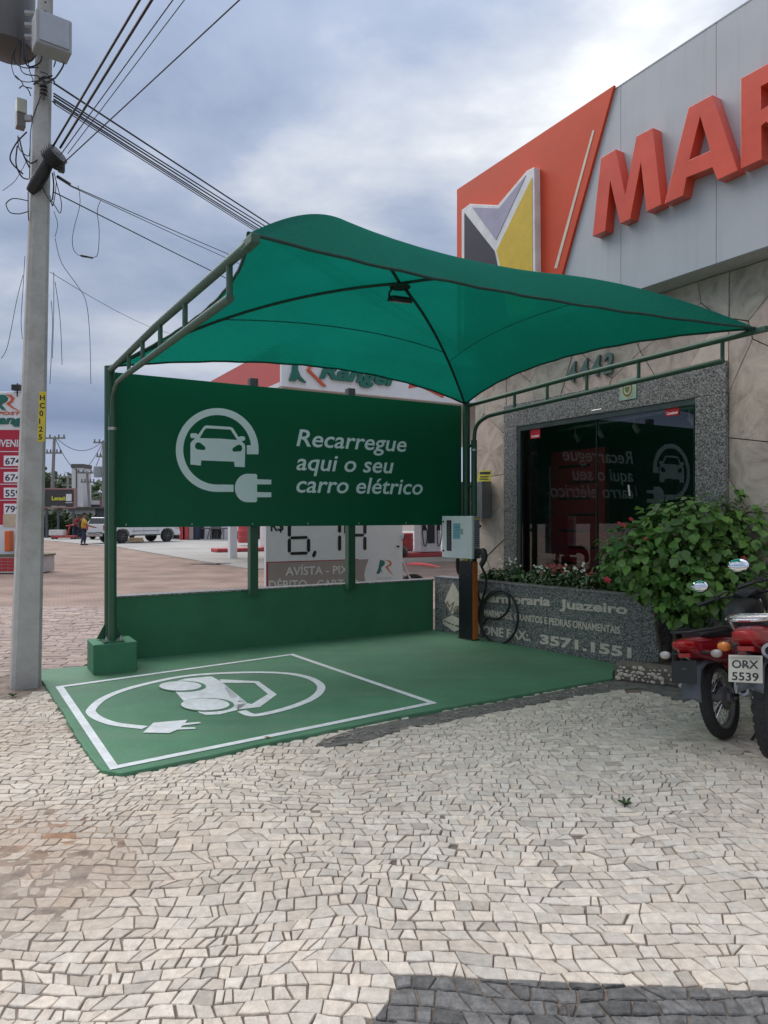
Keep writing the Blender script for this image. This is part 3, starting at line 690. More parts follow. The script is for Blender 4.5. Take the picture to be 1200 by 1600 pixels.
# ------------------------------------------------------------------ low wall, plinth, panel sign
wl_ = thing('low_wall', 'low dark green painted wall behind the charging bay', 'wall', W(-2.1, -0.08))
mb = MB(); mb.uvbox(-4.24, 0.0, -0.15, 0.0, 0, 0.705); mb.build('wall_body', m_gwall, wl_, bevel=0.006)
m_gran = None
def granite(name, c1, c2, c3, rough=0.35):
    m = bpy.data.materials.new(name); m.use_nodes = True; t = m.node_tree; b = t.nodes['Principled BSDF']; b.inputs['Roughness'].default_value = rough
    tc = t.nodes.new('ShaderNodeTexCoord'); vo = t.nodes.new('ShaderNodeTexVoronoi'); vo.inputs['Scale'].default_value = 95; t.links.new(tc.outputs['Object'], vo.inputs['Vector'])
    no = t.nodes.new('ShaderNodeTexNoise'); no.inputs['Scale'].default_value = 60; no.inputs['Detail'].default_value = 8; no.inputs['Roughness'].default_value = 0.75; t.links.new(tc.outputs['Object'], no.inputs['Vector'])
    sp = t.nodes.new('ShaderNodeSeparateColor'); t.links.new(vo.outputs['Color'], sp.inputs[0])
    ad = t.nodes.new('ShaderNodeMath'); ad.operation = 'ADD'; t.links.new(sp.outputs[0], ad.inputs[0]); t.links.new(no.outputs[0], ad.inputs[1])
    rp = t.nodes.new('ShaderNodeValToRGB'); t.links.new(ad.outputs[0], rp.inputs[0])
    mr = t.nodes.new('ShaderNodeMath'); mr.operation = 'MULTIPLY'; mr.inputs[1].default_value = 0.55; t.links.new(ad.outputs[0], mr.inputs[0]); t.links.new(mr.outputs[0], rp.inputs[0])
    e_ = rp.color_ramp.elements; e_[0].position = 0.28; e_[0].color = (*c1, 1); e_[1].position = 0.78; e_[1].color = (*c3, 1); q = e_.new(0.52); q.color = (*c2, 1)
    t.links.new(rp.outputs[0], b.inputs['Base Color']); return m
m_gran = granite('grey granite', (0.045, 0.047, 0.047), (0.15, 0.15, 0.145), (0.37, 0.36, 0.34))
mb = MB(); mb.uvbox(-4.26, 0.01, -0.165, 0.012, 0.705, 0.724); mb.build('coping', m_gran, wl_, bevel=0.003)
bk = thing('post_plinth', 'green painted concrete plinth block under the left carport post', 'plinth', W(UL, VP + 0.08))
mb = MB(); mb.uvbox(UL - 0.20, UL + 0.22, VP - 0.13, VP + 0.28, 0, 0.322); mb.build('block', m_gwall, bk, bevel=0.012)

VS = 0.20                          # front face of the big sign
sg = thing('panel_sign', 'large dark green sign about recharging an electric car', 'sign', W(-2.0, VS, 0.8))
def sg_p(px, py, d=0.0): return on_v(px, py, VS + d)
uL = (sg_p(166, 700) - O3).dot(A3); uR = (sg_p(721, 720) - O3).dot(A3)
zt = (sg_p(190, 581).z + sg_p(716, 635).z) / 2; zb = (sg_p(170, 822).z + sg_p(680, 822).z) / 2
def sign_mat():
    m = mat('sign green sheet', (0.0025, 0.110, 0.050), 0.36, var=0.05, scale=1.2, spec=0.22); return m
m_sign = sign_mat()
mb = MB(); mb.uvbox(uL, uR, VS - 0.045, VS, zb, zt); mb.build('board', m_sign, sg, bevel=0.003)
for px in (395, 547):
    uu = (on_v(px, 870, VS - 0.10) - O3).dot(A3)
    mb = MB(); mb.uvbox(uu - 0.05, uu + 0.05, VS - 0.145, VS - 0.047, 0.66, zb + 0.02); mb.build('support_post', m_gsteel, sg, bevel=0.004)
    mb = MB(); mb.uvbox(uu - 0.05, uu + 0.05, VS - 0.145, VS - 0.047, zb + 0.02, zt + 0.10); mb.build('support_head', mat('dark grey post head', (0.06, 0.065, 0.065), 0.5), sg, bevel=0.004)
for k in range(7):
    for z in (zb + 0.03,):
        mb = MB(); mb.lathe([(0.010, 0), (0.010, 0.004), (0.003, 0.007)], W(uL + 0.2 + k * (uR - uL - 0.4) / 6, VS, z), B3, 8); mb.build('rivet', m_bolt, sg)
m_slet = mat('pale sign vinyl', (0.72, 0.83, 0.84), 0.45, var=0.03)
for body, a, b_, top in (('Recarregue', (463, 696.5), (635, 705), 669), ('aqui o seu', (463, 734), (615, 738.5), 708), ('carro elétrico', (463, 769), (660.5, 774.5), 742)):
    p0, p1 = sg_p(*a, .0), sg_p(*b_, .0); p1.z = p0.z
    h = sg_p(463, 669).z - sg_p(463, 696.5).z
    for k in range(len(body.split(' '))): mb = MB(); add_text(mb, body, p0, p1, h, B3, 0.002, bold=0.012, shear=0.20, word=k); mb.build('lettering', m_slet, sg)
zs = lambda pts: [sg_p(*p) for p in zpts(pts, 260, 620, 6.6667)]
def arcp(cx, cy, rx, ry, a0, a1, n): return [(cx + rx * math.cos(math.radians(a0 + (a1 - a0) * i / n)), cy + ry * math.sin(math.radians(a0 + (a1 - a0) * i / n))) for i in range(n + 1)]
ring = arcp(529, 554, 431, 436, 6, -262, 60)[:] 
ring = arcp(529, 554, 431, 436, 6, -268, 60) + [(525, 990), (698, 990), (698, 916), (525, 914)] + arcp(530, 552, 355, 362, -268, -8, 56) + [(838, 506), (838, 598)]
mb = MB(); mb.prism([zs(ring)], B3 * 0.002, back=False); mb.build('cable_ring', m_slet, sg)
carb = [(250, 705), (250, 490), (265, 462), (300, 432), (255, 428), (247, 400), (258, 380), (310, 380), (330, 395), (392, 308), (415, 298), (670, 314), (692, 326), (752, 420), (775, 410), (812, 414), (822, 435), (812, 456), (782, 460), (812, 492), (820, 515), (816, 733), (712, 728), (705, 676), (362, 662), (358, 716)]
h1 = [(418, 328), (668, 342), (738, 450), (560, 436), (346, 430), (395, 345)]
h2 = [(330, 475), (352, 478), (402, 520), (408, 545), (385, 556), (318, 548), (298, 528), (298, 500), (312, 480)]
h3 = [(760, 498), (786, 510), (790, 545), (775, 568), (700, 572), (684, 555), (692, 535), (735, 505)]
mb = MB(); mb.prism([zs(carb), zs(h1), zs(h2), zs(h3)], B3 * 0.002, back=False); mb.build('car_emblem', m_slet, sg)
plug = arcp(845, 950, 132, 148, -90, -270, 24) + [(930, 1098), (944, 1085), (944, 1046), (1092, 1046), (1092, 996), (944, 992), (944, 912), (1092, 912), (1092, 864), (944, 858), (944, 815), (930, 803)]
mb = MB(); mb.prism([zs(plug)], B3 * 0.002, back=False); mb.build('plug_emblem', m_slet, sg)

# ------------------------------------------------------------------ planter with carved lettering
PL0 = plant_line[0]; PLEN = 3.33
def pl_p(px, py, d=0.0): return on_plane(px, py, PL0 + PN * d, PN)
plt = thing('planter', 'grey granite planter wall with raised lettering under the shop window', 'planter', PL0 + PD * 1.6)
def plbox(mb, s0, s1, d0, d1, z0, z1):
    return mb.box(PL0 + PD * ((s0 + s1) / 2) + PN * ((d0 + d1) / 2) + Z3 * ((z0 + z1) / 2), (abs(s1 - s0), abs(d1 - d0), z1 - z0), (PD, PN, Z3))
PH = 0.745
mb = MB(); plbox(mb, 0.005, PLEN, -0.12, 0, 0, PH); mb.build('front_slab', m_gran, plt, bevel=0.004)
mb = MB(); plbox(mb, -0.0, PLEN + 0.005, -0.16, 0.012, PH, PH + 0.022); mb.build('coping', granite('pale granite edge', (0.06, 0.062, 0.062), (0.16, 0.16, 0.155), (0.34, 0.33, 0.32)), plt, bevel=0.004)
mb = MB(); plbox(mb, PLEN - 0.10, PLEN, -0.62, -0.122, 0, PH); mb.build('end_slab', m_gran, plt, bevel=0.004)
mb = MB(); mb.prism([PL0 + PD * 0.25 - PN * 0.125, PL0 + PD * (PLEN - 0.1) - PN * 0.125, PL0 + PD * (PLEN - 0.1) - PN * 0.5, W(0.84, 0.0) ], (0, 0, PH - 0.06)); mb.build('soil', mat('dark soil', (0.045, 0.032, 0.022), 0.95, var=0.4, scale=30, bump=1, bscale=60), plt)
m_plet = mat('cream marble letters', (0.70, 0.62, 0.51), 0.5, var=0.12, scale=25)
def ptext(body, a, b_, hpx, bold, **k):
    p0, p1 = pl_p(*a), pl_p(*b_); h = (pl_p(b_[0], b_[1] - hpx).z - pl_p(*b_).z)
    for w_ in range(len(body.split(' '))): mb = MB(); add_text(mb, body, p0, p1, h, PN, 0.006, bold=bold, up=Z3, word=w_, **k); mb.build('lettering', m_plet, plt)
ptext('Marmoraria', (750, 939.5), (860, 946.5), 14.5, 0.030)
ptext('Juazeiro', (875, 950), (981, 959.5), 15.5, 0.030)
ptext('MARMORES, GRANITOS E PEDRAS ORNAMENTAIS', (757, 962), (969, 990.5), 12, 0.018)
ptext('FONE FAX:.', (748, 990), (829, 1001.5), 15, 0.022)
ptext('3571.1551', (844, 1005), (987, 1028), 16, 0.035)
def pp(pts): return [pl_p(*p) for p in zpts(pts, 660, 560, 3.2)]
mb = MB(); mb.prism([pp([(152, 1118), (112, 1215), (150, 1282), (205, 1205)])], PN * 0.006); mb.build('diamond_emblem', m_plet, plt)
mb = MB(); mb.prism([pp([(150, 1284), (104, 1306), (104, 1326), (160, 1366), (215, 1345), (215, 1318)])], PN * 0.006); mb.build('emblem_base', m_plet, plt)
mb = MB(); q0, q1 = pl_p(*zpts([(108, 1318)], 660, 560, 3.2)[0]), pl_p(*zpts([(200, 1354)], 660, 560, 3.2)[0])
m_cut = mat('dark carved line', (0.07, 0.065, 0.06), 0.8)
add_text(mb, 'Eras e Mar', q0 + PN * .006 + Z3 * 0.005, q1 + PN * .006 + Z3 * .005, 0.028, PN, 0.002, bold=0.02, shear=0.2); mb.build('emblem_lettering', m_cut, plt)
mb = MB(); q0, q1 = pl_p(*zpts([(110, 1262)], 660, 560, 3.2)[0]), pl_p(*zpts([(200, 1236)], 660, 560, 3.2)[0])
add_text(mb, 'Mo', q0 + PN * .006, q0 + PN * .006 + PD * 0.30, 0.15, PN, 0.003, bold=0.0, shear=0.35); mb.build('emblem_script', mat('bronze script', (0.30, 0.24, 0.17), 0.5), plt)

# ------------------------------------------------------------------ low pebble wall and bed
RW0 = gnd(960, 1063); RW1 = gnd(1056, 1074); RD = (RW1 - RW0).normalized(); RN = Vector((RD.y, -RD.x, 0)); 
if RN.y > 0: RN = -RN
rw = thing('pebble_wall', 'low mortar wall faced with pale pebbles beside the planter', 'wall', RW0)
mb = MB(); c = RW0 + RD * 0.65 - RN * 0.09; mb.box(c + Z3 * 0.085, (1.30, 0.18, 0.17), (RD, RN, Z3)); mb.build('mortar_body', mat('old mortar', (0.17, 0.15, 0.12), 0.95, var=0.35, scale=18, bump=1, bscale=40, stain=0.5), rw, bevel=0.02)
m_peb = mat('pale pebble', (0.60, 0.54, 0.44), 0.7, var=0.25, scale=20, bump=0.3)
pm = MB(); pm.ell((0, 0, 0), (1, 1, 1), nu=7, nv=4); pme = pm.mesh('pebble'); pme.shade_smooth(); pme.materials.append(m_peb)
r8 = random.Random(5)
for row in range(4):
    for i in range(26):
        if r8.random() < 0.1: continue
        o = bpy.data.objects.new('pebble', pme); COL.objects.link(o); o.parent = rw
        p = RD * (0.03 + i * 0.047 + r8.uniform(-.012, .012) + (row % 2) * .02) + RN * 0.004 + Z3 * (0.026 + row * 0.038 + r8.uniform(-.008, .008))
        o.location = p; s_ = r8.uniform(.012, .027); o.scale = (s_ * r8.uniform(.8, 1.3), s_ * .5, s_ * r8.uniform(.55, 1.0)); o.rotation_euler = (r8.uniform(-.3, .3), r8.uniform(-.6, .6), math.atan2(RD.y, RD.x))
mb = MB(); mb.prism([RW0 + RD * 0.1 - RN * 0.17, RW0 + RD * 1.3 - RN * 0.17, RW0 + RD * 1.6 - RN * 0.9, RW0 + RD * 0.42 - RN * 0.62], (0, 0, 0.13))
tag(mb.build('garden_bed_ground', MATS['dark soil']), kind='structure')
# ------------------------------------------------------------------ shop building: stone-clad front, granite portal, glass, room
UW, UF = 0.86, 0.55                 # wall face and fascia face
V0, V1 = -0.17, 8.6
GL, GR, GT = 0.53, 3.86, 3.12       # granite portal
OL, OR, OT = 0.80, 3.52, 2.80       # opening
SOFF = 4.0
shop = thing('shop_building', 'shop front clad in pinkish stone slabs with granite portal and dark glass', 'building', W(UW, 2.0))
m_core = mat('wall mortar', (0.15, 0.135, 0.115), 0.95, var=0.2, scale=10, bump=0.4)
mb = MB()
mb.uvbox(UW + 0.03, UW + 0.25, V0, OL, 0, SOFF + 2.2); mb.uvbox(UW + 0.03, UW + 0.25, OR, V1, 0, SOFF + 2.2); mb.uvbox(UW + 0.03, UW + 0.25, OL, OR, OT, SOFF + 2.2)
mb.build('front_wall', m_core, shop)
mb = MB(); mb.uvbox(UW + 0.252, UW + 11, V0, V0 + 0.2, 0, SOFF + 2.2); mb.build('side_wall', mat('plain plaster', (0.55, 0.54, 0.52), 0.9, var=0.1, scale=1, stain=0.3), shop)
mb = MB(); mb.uvbox(UW + 0.0, UW + 11, V0 + 0.0, V1, SOFF + 2.202, SOFF + 2.26); mb.build('roof', mat('roof slab', (0.3, 0.3, 0.3), 0.9), shop)
# stone slabs: convex cells
r9 = random.Random(21); seeds = []
for i in range(16):
    for j in range(8): seeds.append((-0.6 + i * 0.66 + r9.uniform(-.32, .32) + (j % 2) * .33, 0.0 + j * 0.66 + r9.uniform(-.28, .28)))
def slab_mat():
    m = bpy.data.materials.new('quartzite slabs'); m.use_nodes = True; t = m.node_tree; b = t.nodes['Principled BSDF']; b.inputs['Roughness'].default_value = 0.78
    tc = t.nodes.new('ShaderNodeTexCoord'); oi = t.nodes.new('ShaderNodeObjectInfo')
    va = t.nodes.new('ShaderNodeVectorMath'); va.operation = 'ADD'; t.links.new(tc.outputs['Object'], va.inputs[0])
    sc_ = t.nodes.new('ShaderNodeVectorMath'); sc_.operation = 'SCALE'; sc_.inputs[0].default_value = (17, 5, 9); t.links.new(oi.outputs['Random'], sc_.inputs['Scale']); t.links.new(sc_.outputs[0], va.inputs[1])
    n1_ = t.nodes.new('ShaderNodeTexNoise'); n1_.inputs['Scale'].default_value = 3.2; n1_.inputs['Detail'].default_value = 9; n1_.inputs['Roughness'].default_value = 0.68; n1_.inputs['Distortion'].default_value = 1.4; t.links.new(va.outputs[0], n1_.inputs['Vector'])
    rp = t.nodes.new('ShaderNodeValToRGB'); t.links.new(n1_.outputs[0], rp.inputs[0]); e_ = rp.color_ramp.elements
    e_[0].position = 0.30; e_[0].color = (0.33, 0.28, 0.24, 1); e_[1].position = 0.70; e_[1].color = (0.70, 0.645, 0.575, 1); q = e_.new(0.5); q.color = (0.54, 0.49, 0.435, 1)
    rq = t.nodes.new('ShaderNodeValToRGB'); t.links.new(oi.outputs['Random'], rq.inputs[0]); e_ = rq.color_ramp.elements
    e_[0].color = (0.74, 0.77, 0.72, 1); e_[1].color = (1.10, 1.02, 0.97, 1); q = e_.new(.3); q.color = (1.02, .86, .83, 1); q = e_.new(.5); q.color = (.80, .82, .77, 1); q = e_.new(.75); q.color = (.92, .80, .77, 1)
    mx = t.nodes.new('ShaderNodeMix'); mx.data_type = 'RGBA'; mx.blend_type = 'MULTIPLY'; mx.inputs[0].default_value = 1; t.links.new(rp.outputs[0], mx.inputs[6]); t.links.new(rq.outputs[0], mx.inputs[7]); t.links.new(mx.outputs[2], b.inputs['Base Color'])
    bp = t.nodes.new('ShaderNodeBump'); bp.inputs['Strength'].default_value = 0.5; bp.inputs['Distance'].default_value = 0.015; t.links.new(n1_.outputs[0], bp.inputs['Height']); t.links.new(bp.outputs[0], b.inputs['Normal']); return m
m_slab = slab_mat()
for (a0, a1, z0, z1) in ((V0, GL, 0, SOFF), (GL, GR, GT, SOFF), (GR, V1, 0, SOFF)):
    for i, s_ in enumerate(seeds):
        poly = [(a0, z0), (a1, z0), (a1, z1), (a0, z1)]
        for j, q in enumerate(seeds):
            if i == j or abs(q[0] - s_[0]) > 2.2 or abs(q[1] - s_[1]) > 2.2: continue
            poly = clip(poly, (s_[0] + q[0]) / 2, (s_[1] + q[1]) / 2, q[0] - s_[0], q[1] - s_[1])
            if len(poly) < 3: break
        if len(poly) < 3: continue
        ar = abs(area2(poly))
        if ar < 0.004: continue
        cx = sum(p[0] for p in poly) / len(poly); cy = sum(p[1] for p in poly) / len(poly)
        pl_ = [(cx + (p[0] - cx) * max(.5, 1 - .0055 / max(.01, math.hypot(p[0] - cx, p[1] - cy))), cy + (p[1] - cy) * max(.5, 1 - .0055 / max(.01, math.hypot(p[0] - cx, p[1] - cy)))) for p in poly]
        pr_ = r9.uniform(-.006, .006)
        mb = MB(); mb.prism([W(UW + 0.04, a, b_) for a, b_ in pl_], A3 * -(0.04 + pr_)); mb.build('stone_slab', m_slab, shop, bevel=0.004, seg=1)
# granite portal
UG = UW - 0.05
for nm, (a0, a1, z0, z1) in (('portal_pillar', (GL, OL, 0, GT - 0.32)), ('portal_pillar', (OR, GR, 0, GT - 0.32)), ('portal_lintel', (GL, GR, GT - 0.317, GT))):
    mb = MB(); mb.uvbox(UG, UW + 0.30, a0 + .001, a1 - .001, z0, z1); mb.build(nm, m_gran, shop, bevel=0.006)
# glass
def glass_mat():
    m = bpy.data.materials.new('shop glass'); m.use_nodes = True; t = m.node_tree; t.nodes.clear()
    o = t.nodes.new('ShaderNodeOutputMaterial'); tr = t.nodes.new('ShaderNodeBsdfTransparent'); gl = t.nodes.new('ShaderNodeBsdfGlossy'); fr_ = t.nodes.new('ShaderNodeFresnel'); mx = t.nodes.new('ShaderNodeMixShader')
    fr_.inputs[0].default_value = 1.62; gl.inputs['Roughness'].default_value = 0.0; gl.inputs[0].default_value = (0.9, 0.95, 0.95, 1); tr.inputs[0].default_value = (0.80, 0.85, 0.84, 1)
    ma = t.nodes.new('ShaderNodeMath'); ma.operation = 'MULTIPLY_ADD'; ma.inputs[1].default_value = 1.2; ma.inputs[2].default_value = 0.03; ma.use_clamp = True; t.links.new(fr_.outputs[0], ma.inputs[0])
    t.links.new(ma.outputs[0], mx.inputs[0]); t.links.new(tr.outputs[0], mx.inputs[1]); t.links.new(gl.outputs[0], mx.inputs[2]); t.links.new(mx.outputs[0], o.inputs[0]); return m
m_glass = glass_mat(); m_alu = mat('dark aluminium', (0.10, 0.12, 0.12), 0.35, 0.6)
UGL = UW - 0.02
seam = [0.86, (on_u(933, 740, UGL) - O3).dot(B3), 3.50]
for i in range(2):
    a0, a1 = seam[i] + 0.004, seam[i + 1] - 0.004
    mb = MB(); mb.add([W(UGL, a0, .5), W(UGL, a1, .5), W(UGL, a1, OT - .06), W(UGL, a0, OT - .06)], [(0, 1, 2, 3)]); mb.build('glass_pane', m_glass, shop)
    pg = MB(); pg.uvbox(UGL - .012, UGL + .012, a1 - .003, a1 + .004, .5, OT - .06); pg.build('pane_edge', mat('glass edge', (0.02, 0.05, 0.045), 0.2), shop)
mb = MB(); mb.uvbox(UGL - .02, UGL + .02, OL, OR, OT - .06, OT); mb.build('glass_rail', m_alu, shop)
mb = MB(); mb.uvbox(UGL - .02, UGL + .02, OL, 0.86, 0, OT - .06); mb.build('glass_jamb', m_alu, shop)
mb = MB(); mb.uvbox(UGL - .02, UGL + .02, OL, OR, 0.42, 0.5); mb.build('glass_sill', m_alu, shop)
# clamp fitting at the head of the glass
mb = MB(); c = on_u(933, 643, UGL - .02); mb.box(c, (0.03, 0.16, 0.05), (A3, B3, Z3)); mb.build('glass_clamp', mat('steel fitting', (0.5, 0.5, 0.5), 0.3, 0.9), shop, bevel=0.006)
mb = MB(); c = on_u(933, 700, UGL - .03); mb.tube([on_u(982, 758, UGL - .05), on_u(984, 775, UGL - .05)], 0.014, 8); mb.build('door_pull', MATS['steel fitting'], shop, smooth=True)
# room
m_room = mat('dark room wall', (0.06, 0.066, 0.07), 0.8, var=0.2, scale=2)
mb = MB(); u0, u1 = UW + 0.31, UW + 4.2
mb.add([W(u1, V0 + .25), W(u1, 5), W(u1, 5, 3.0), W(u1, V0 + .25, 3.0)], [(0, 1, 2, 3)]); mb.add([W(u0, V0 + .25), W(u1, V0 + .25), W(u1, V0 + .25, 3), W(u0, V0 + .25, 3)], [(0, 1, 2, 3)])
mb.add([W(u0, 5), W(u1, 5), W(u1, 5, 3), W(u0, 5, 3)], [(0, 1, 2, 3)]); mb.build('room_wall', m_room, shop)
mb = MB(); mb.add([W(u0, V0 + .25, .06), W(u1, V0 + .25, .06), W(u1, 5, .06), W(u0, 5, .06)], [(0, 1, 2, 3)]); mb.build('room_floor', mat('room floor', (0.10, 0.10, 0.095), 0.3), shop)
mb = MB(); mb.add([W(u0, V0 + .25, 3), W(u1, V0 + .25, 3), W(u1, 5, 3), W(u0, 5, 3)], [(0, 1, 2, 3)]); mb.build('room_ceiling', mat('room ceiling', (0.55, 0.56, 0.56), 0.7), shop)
tl = thing('track_light', 'white ceiling track with small spotlights behind the shop glass', 'lamp', W(UW + 1.0, 2.2, 2.7))
m_wsp = mat('white lamp metal', (0.75, 0.76, 0.76), 0.4)
ta, tb = on_u(876, 672, UW + 1.2), on_u(1085, 636, UW + 1.2)
mb = MB(); mb.tube([ta, tb + (tb - ta) * .2], 0.018, 8); mb.build('track', m_wsp, tl)
for f in (0.13, 0.33, 0.60, 0.97):
    p = ta.lerp(tb, f); mb = MB(); mb.tube([p - Z3 * .02, p - Z3 * 0.10], .012, 6); mb.lathe([(.035, 0), (.035, .11), (.028, .115)], p - Z3 * 0.11, (0.3, -.4, -.75), 12); mb.build('spotlight', m_wsp, tl, smooth=True)
# red display wall and pale shelf unit inside
rp_ = thing('display_stand', 'dark red slotted display panel inside the shop', 'panel', W(UW + 0.7, 1.4))
mr_ = mat('dark red laminate', (0.40, 0.015, 0.035), 0.5)
ua = (on_u(861, 760, UW + 0.7) - O3).dot(B3); ub = (on_u(945, 760, UW + 0.7) - O3).dot(B3)
mb = MB(); mb.uvbox(UW + 0.7, UW + 0.78, ua, ub, 0.06, 2.5); mb.build('panel_board', mr_, rp_)
for i in range(9):
    z = .5 + i * .22
    mb = MB(); mb.uvbox(UW + 0.685, UW + 0.7, ua + .15 + .2 * (i % 2), ub - .25 + .1 * (i % 2), z, z + .03); mb.build('slot', mat('slot black', (.01, .01, .01), .6), rp_)
sh = thing('display_shelf', 'pale shelving unit with boxes inside the shop window', 'shelf', W(UW + 0.9, .9))
us = UW + 0.75; va_ = (on_u(832, 760, us) - O3).dot(B3); vb_ = (on_u(858, 760, us) - O3).dot(B3)
for z in (.55, 1.0, 1.45, 1.9):
    mb = MB(); mb.uvbox(us, us + .4, va_, vb_, z, z + .03); mb.build('shelf_board', mat('shelf laminate', (.75, .77, .77), .5), sh)
for v_ in (va_ - .03, vb_ + .0):
    mb = MB(); mb.uvbox(us, us + .4, v_, v_ + .03, .06, 2.3); mb.build('shelf_side', MATS['shelf laminate'], sh)
for k, (z, n) in enumerate(((.58, 2), (1.03, 1), (1.48, 2))):
    mb = MB(); mb.uvbox(us + .08, us + .35, va_ + .1, va_ + .1 + .28, z, z + .26)
    o = mb.build('display_box', mat('white appliance', (.5, .51, .52), .35)); tag(o, ['pale box on the lowest shelf inside the shop', 'pale box on the middle shelf inside the shop', 'pale box on the upper shelf inside the shop'][k], 'box', 'boxes on the shop shelf')
# red stickers on the glass, emblem plate, house number
m_red = mat('red sticker', (0.42, 0.012, 0.025), 0.4); m_wtx = mat('white print', (0.8, 0.8, 0.8), 0.5)
for k, (x0, y0, x1, y1) in enumerate(((829, 669, 844, 686), (1040, 628, 1061, 651))):
    p = on_u(x0, y1, UGL - .006); q = on_u(x1, y0, UGL - .006); v0_, v1_ = (p - O3).dot(B3), (q - O3).dot(B3); z0 = p.z
    zz1 = on_u(x0, y0, UGL - .006).z
    t_ = thing('glass_sticker', ['small red square sticker on the upper left of the shop glass', 'larger red square sticker on the upper right of the shop glass'][k], 'sticker', W(UGL, v0_, z0), 'red stickers on the shop glass')
    mb = MB(); mb.uvbox(UGL - .008, UGL - .004, v0_, v1_, z0, zz1); mb.build('sticker_face', m_red, t_)
    mb = MB(); h = (v1_ - v0_); add_text(mb, 'Cavaletti', W(UGL - .008, v0_ + .1 * h, z0 + .1 * h), W(UGL - .008, v1_ - .1 * h, z0 + .1 * h), .16 * h, -A3, .001, bold=.02, up=Z3); mb.build('sticker_lettering', m_wtx, t_)
hn = thing('house_number', 'metal house number 4442 on the stone above the portal', 'house number', W(UW, 2.2, 3.2))
m_num = mat('green bronze numeral', (0.10, 0.16, 0.14), 0.35, 0.5)
for i, ch in enumerate('4442'):
    x = 889 + i * 18.5; yb = 597 - i * 4.2
    p0 = on_u(x, yb, UW - .005); h = 0.235
    mb = MB(); add_text(mb, ch, p0, p0 + B3 * 0.14, h, -A3, 0.03, bold=.03, shear=.15, up=Z3); mb.build('numeral', m_num, hn)
ep = thing('emblem_plate', 'pale green square plate with round crest on the granite lintel', 'plaque', on_u(981, 610, UG))
p = on_u(969, 627, UG); q = on_u(995, 589, UG); v0_, v1_ = (p - O3).dot(B3), (q - O3).dot(B3)
z0, z1 = p.z, on_u(969, 594, UG).z
mb = MB(); mb.uvbox(UG - .012, UG - .001, v0_, v1_, z0, z1); mb.build('plate', mat('pale green tile', (0.30, 0.45, 0.36), 0.35), ep, bevel=.003)
cm = W(UG - .012, (v0_ + v1_) / 2, (z0 + z1) / 2)
for r_, th, m in ((.105, .003, mat('crest cream', (.50, .47, .30), .5)), (.088, .005, mat('crest olive', (.13, .17, .07), .5)), (.062, .007, MATS['crest cream'])):
    mb = MB(); mb.prism([cm + B3 * (r_ * .8 * math.cos(a * .2618)) + Z3 * (r_ * math.sin(a * .2618)) for a in range(24)], -A3 * th); mb.build('crest_ring', m, ep)
mb = MB(); mb.prism([cm - A3 * .007 + B3 * a + Z3 * b_ for a, b_ in ((-.035, .025), (.035, .025), (.03, -.02), (0, -.045), (-.03, -.02))], -A3 * .003); mb.build('crest_shield', MATS['crest olive'], ep)

# ------------------------------------------------------------------ fascia sign
fs_ = thing('fascia_sign', 'grey metal panel fascia with big red letters and red logo panel', 'sign', W(UF, 2, SOFF))
FT = on_u(961.6, 139.5, UF).z
def acm_mat():
    m = mat('grey composite panel', (0.43, 0.455, 0.485), 0.42, var=0.05, scale=1.1, stain=0.10); t = m.node_tree; b = t.nodes['Principled BSDF']; src = b.inputs['Base Color'].links[0].from_socket
    tc = t.nodes.new('ShaderNodeTexCoord'); mp = t.nodes.new('ShaderNodeMapping'); mp.inputs['Scale'].default_value = (7, 7, .35); t.links.new(tc.outputs['Object'], mp.inputs[0])
    no = t.nodes.new('ShaderNodeTexNoise'); no.inputs['Scale'].default_value = 1.6; no.inputs['Detail'].default_value = 6; no.inputs['Roughness'].default_value = .7; t.links.new(mp.outputs[0], no.inputs['Vector'])
    mr = t.nodes.new('ShaderNodeMapRange'); mr.inputs[1].default_value = .52; mr.inputs[2].default_value = .72; mr.inputs[4].default_value = .30; t.links.new(no.outputs[0], mr.inputs[0])
    mx = t.nodes.new('ShaderNodeMix'); mx.data_type = 'RGBA'; mx.inputs[7].default_value = (.29, .305, .32, 1); t.links.new(mr.outputs[0], mx.inputs[0]); t.links.new(src, mx.inputs[6]); t.links.new(mx.outputs[2], b.inputs['Base Color'])
    n2_ = t.nodes.new('ShaderNodeTexNoise'); n2_.inputs['Scale'].default_value = .9; t.links.new(tc.outputs['Object'], n2_.inputs['Vector']); bp = t.nodes.new('ShaderNodeBump'); bp.inputs['Strength'].default_value = .25; bp.inputs['Distance'].default_value = .05; t.links.new(n2_.outputs[0], bp.inputs['Height']); t.links.new(bp.outputs[0], b.inputs['Normal']); return m
m_acm = acm_mat()
vv = [V0 - .02]; s1 = (on_u(970, 300, UF) - O3).dot(B3); s2 = (on_u(1119, 300, UF) - O3).dot(B3); wv = s2 - s1
k = s1
while k - wv > V0: k -= wv
cuts = [V0 - .02]
while k < V1 + .5: cuts.append(k); k += wv
for a0, a1 in zip(cuts, cuts[1:]):
    if a1 - a0 < .05: continue
    mb = MB(); mb.uvbox(UF, UF + .05, a0 + .002, a1 - .002, SOFF, FT); mb.build('fascia_panel', m_acm, fs_, bevel=.002)
mb = MB(); mb.uvbox(UF + .012, UW + 0.02, V0 - .02, cuts[-1], SOFF + .004, SOFF + .03); mb.build('soffit', mat('soffit panel', (0.42, 0.42, 0.41), .6), fs_)
mb = MB(); mb.uvbox(UF + .055, UW + .02, V0 - .015, V0 + .05, SOFF + .035, FT - .004); mb.build('return_panel', m_acm, fs_)
mb = MB(); mb.uvbox(UF - .004, UF + .10, V0 - .03, cuts[-1], FT + .001, FT + .014); mb.build('top_flashing', m_acm, fs_)
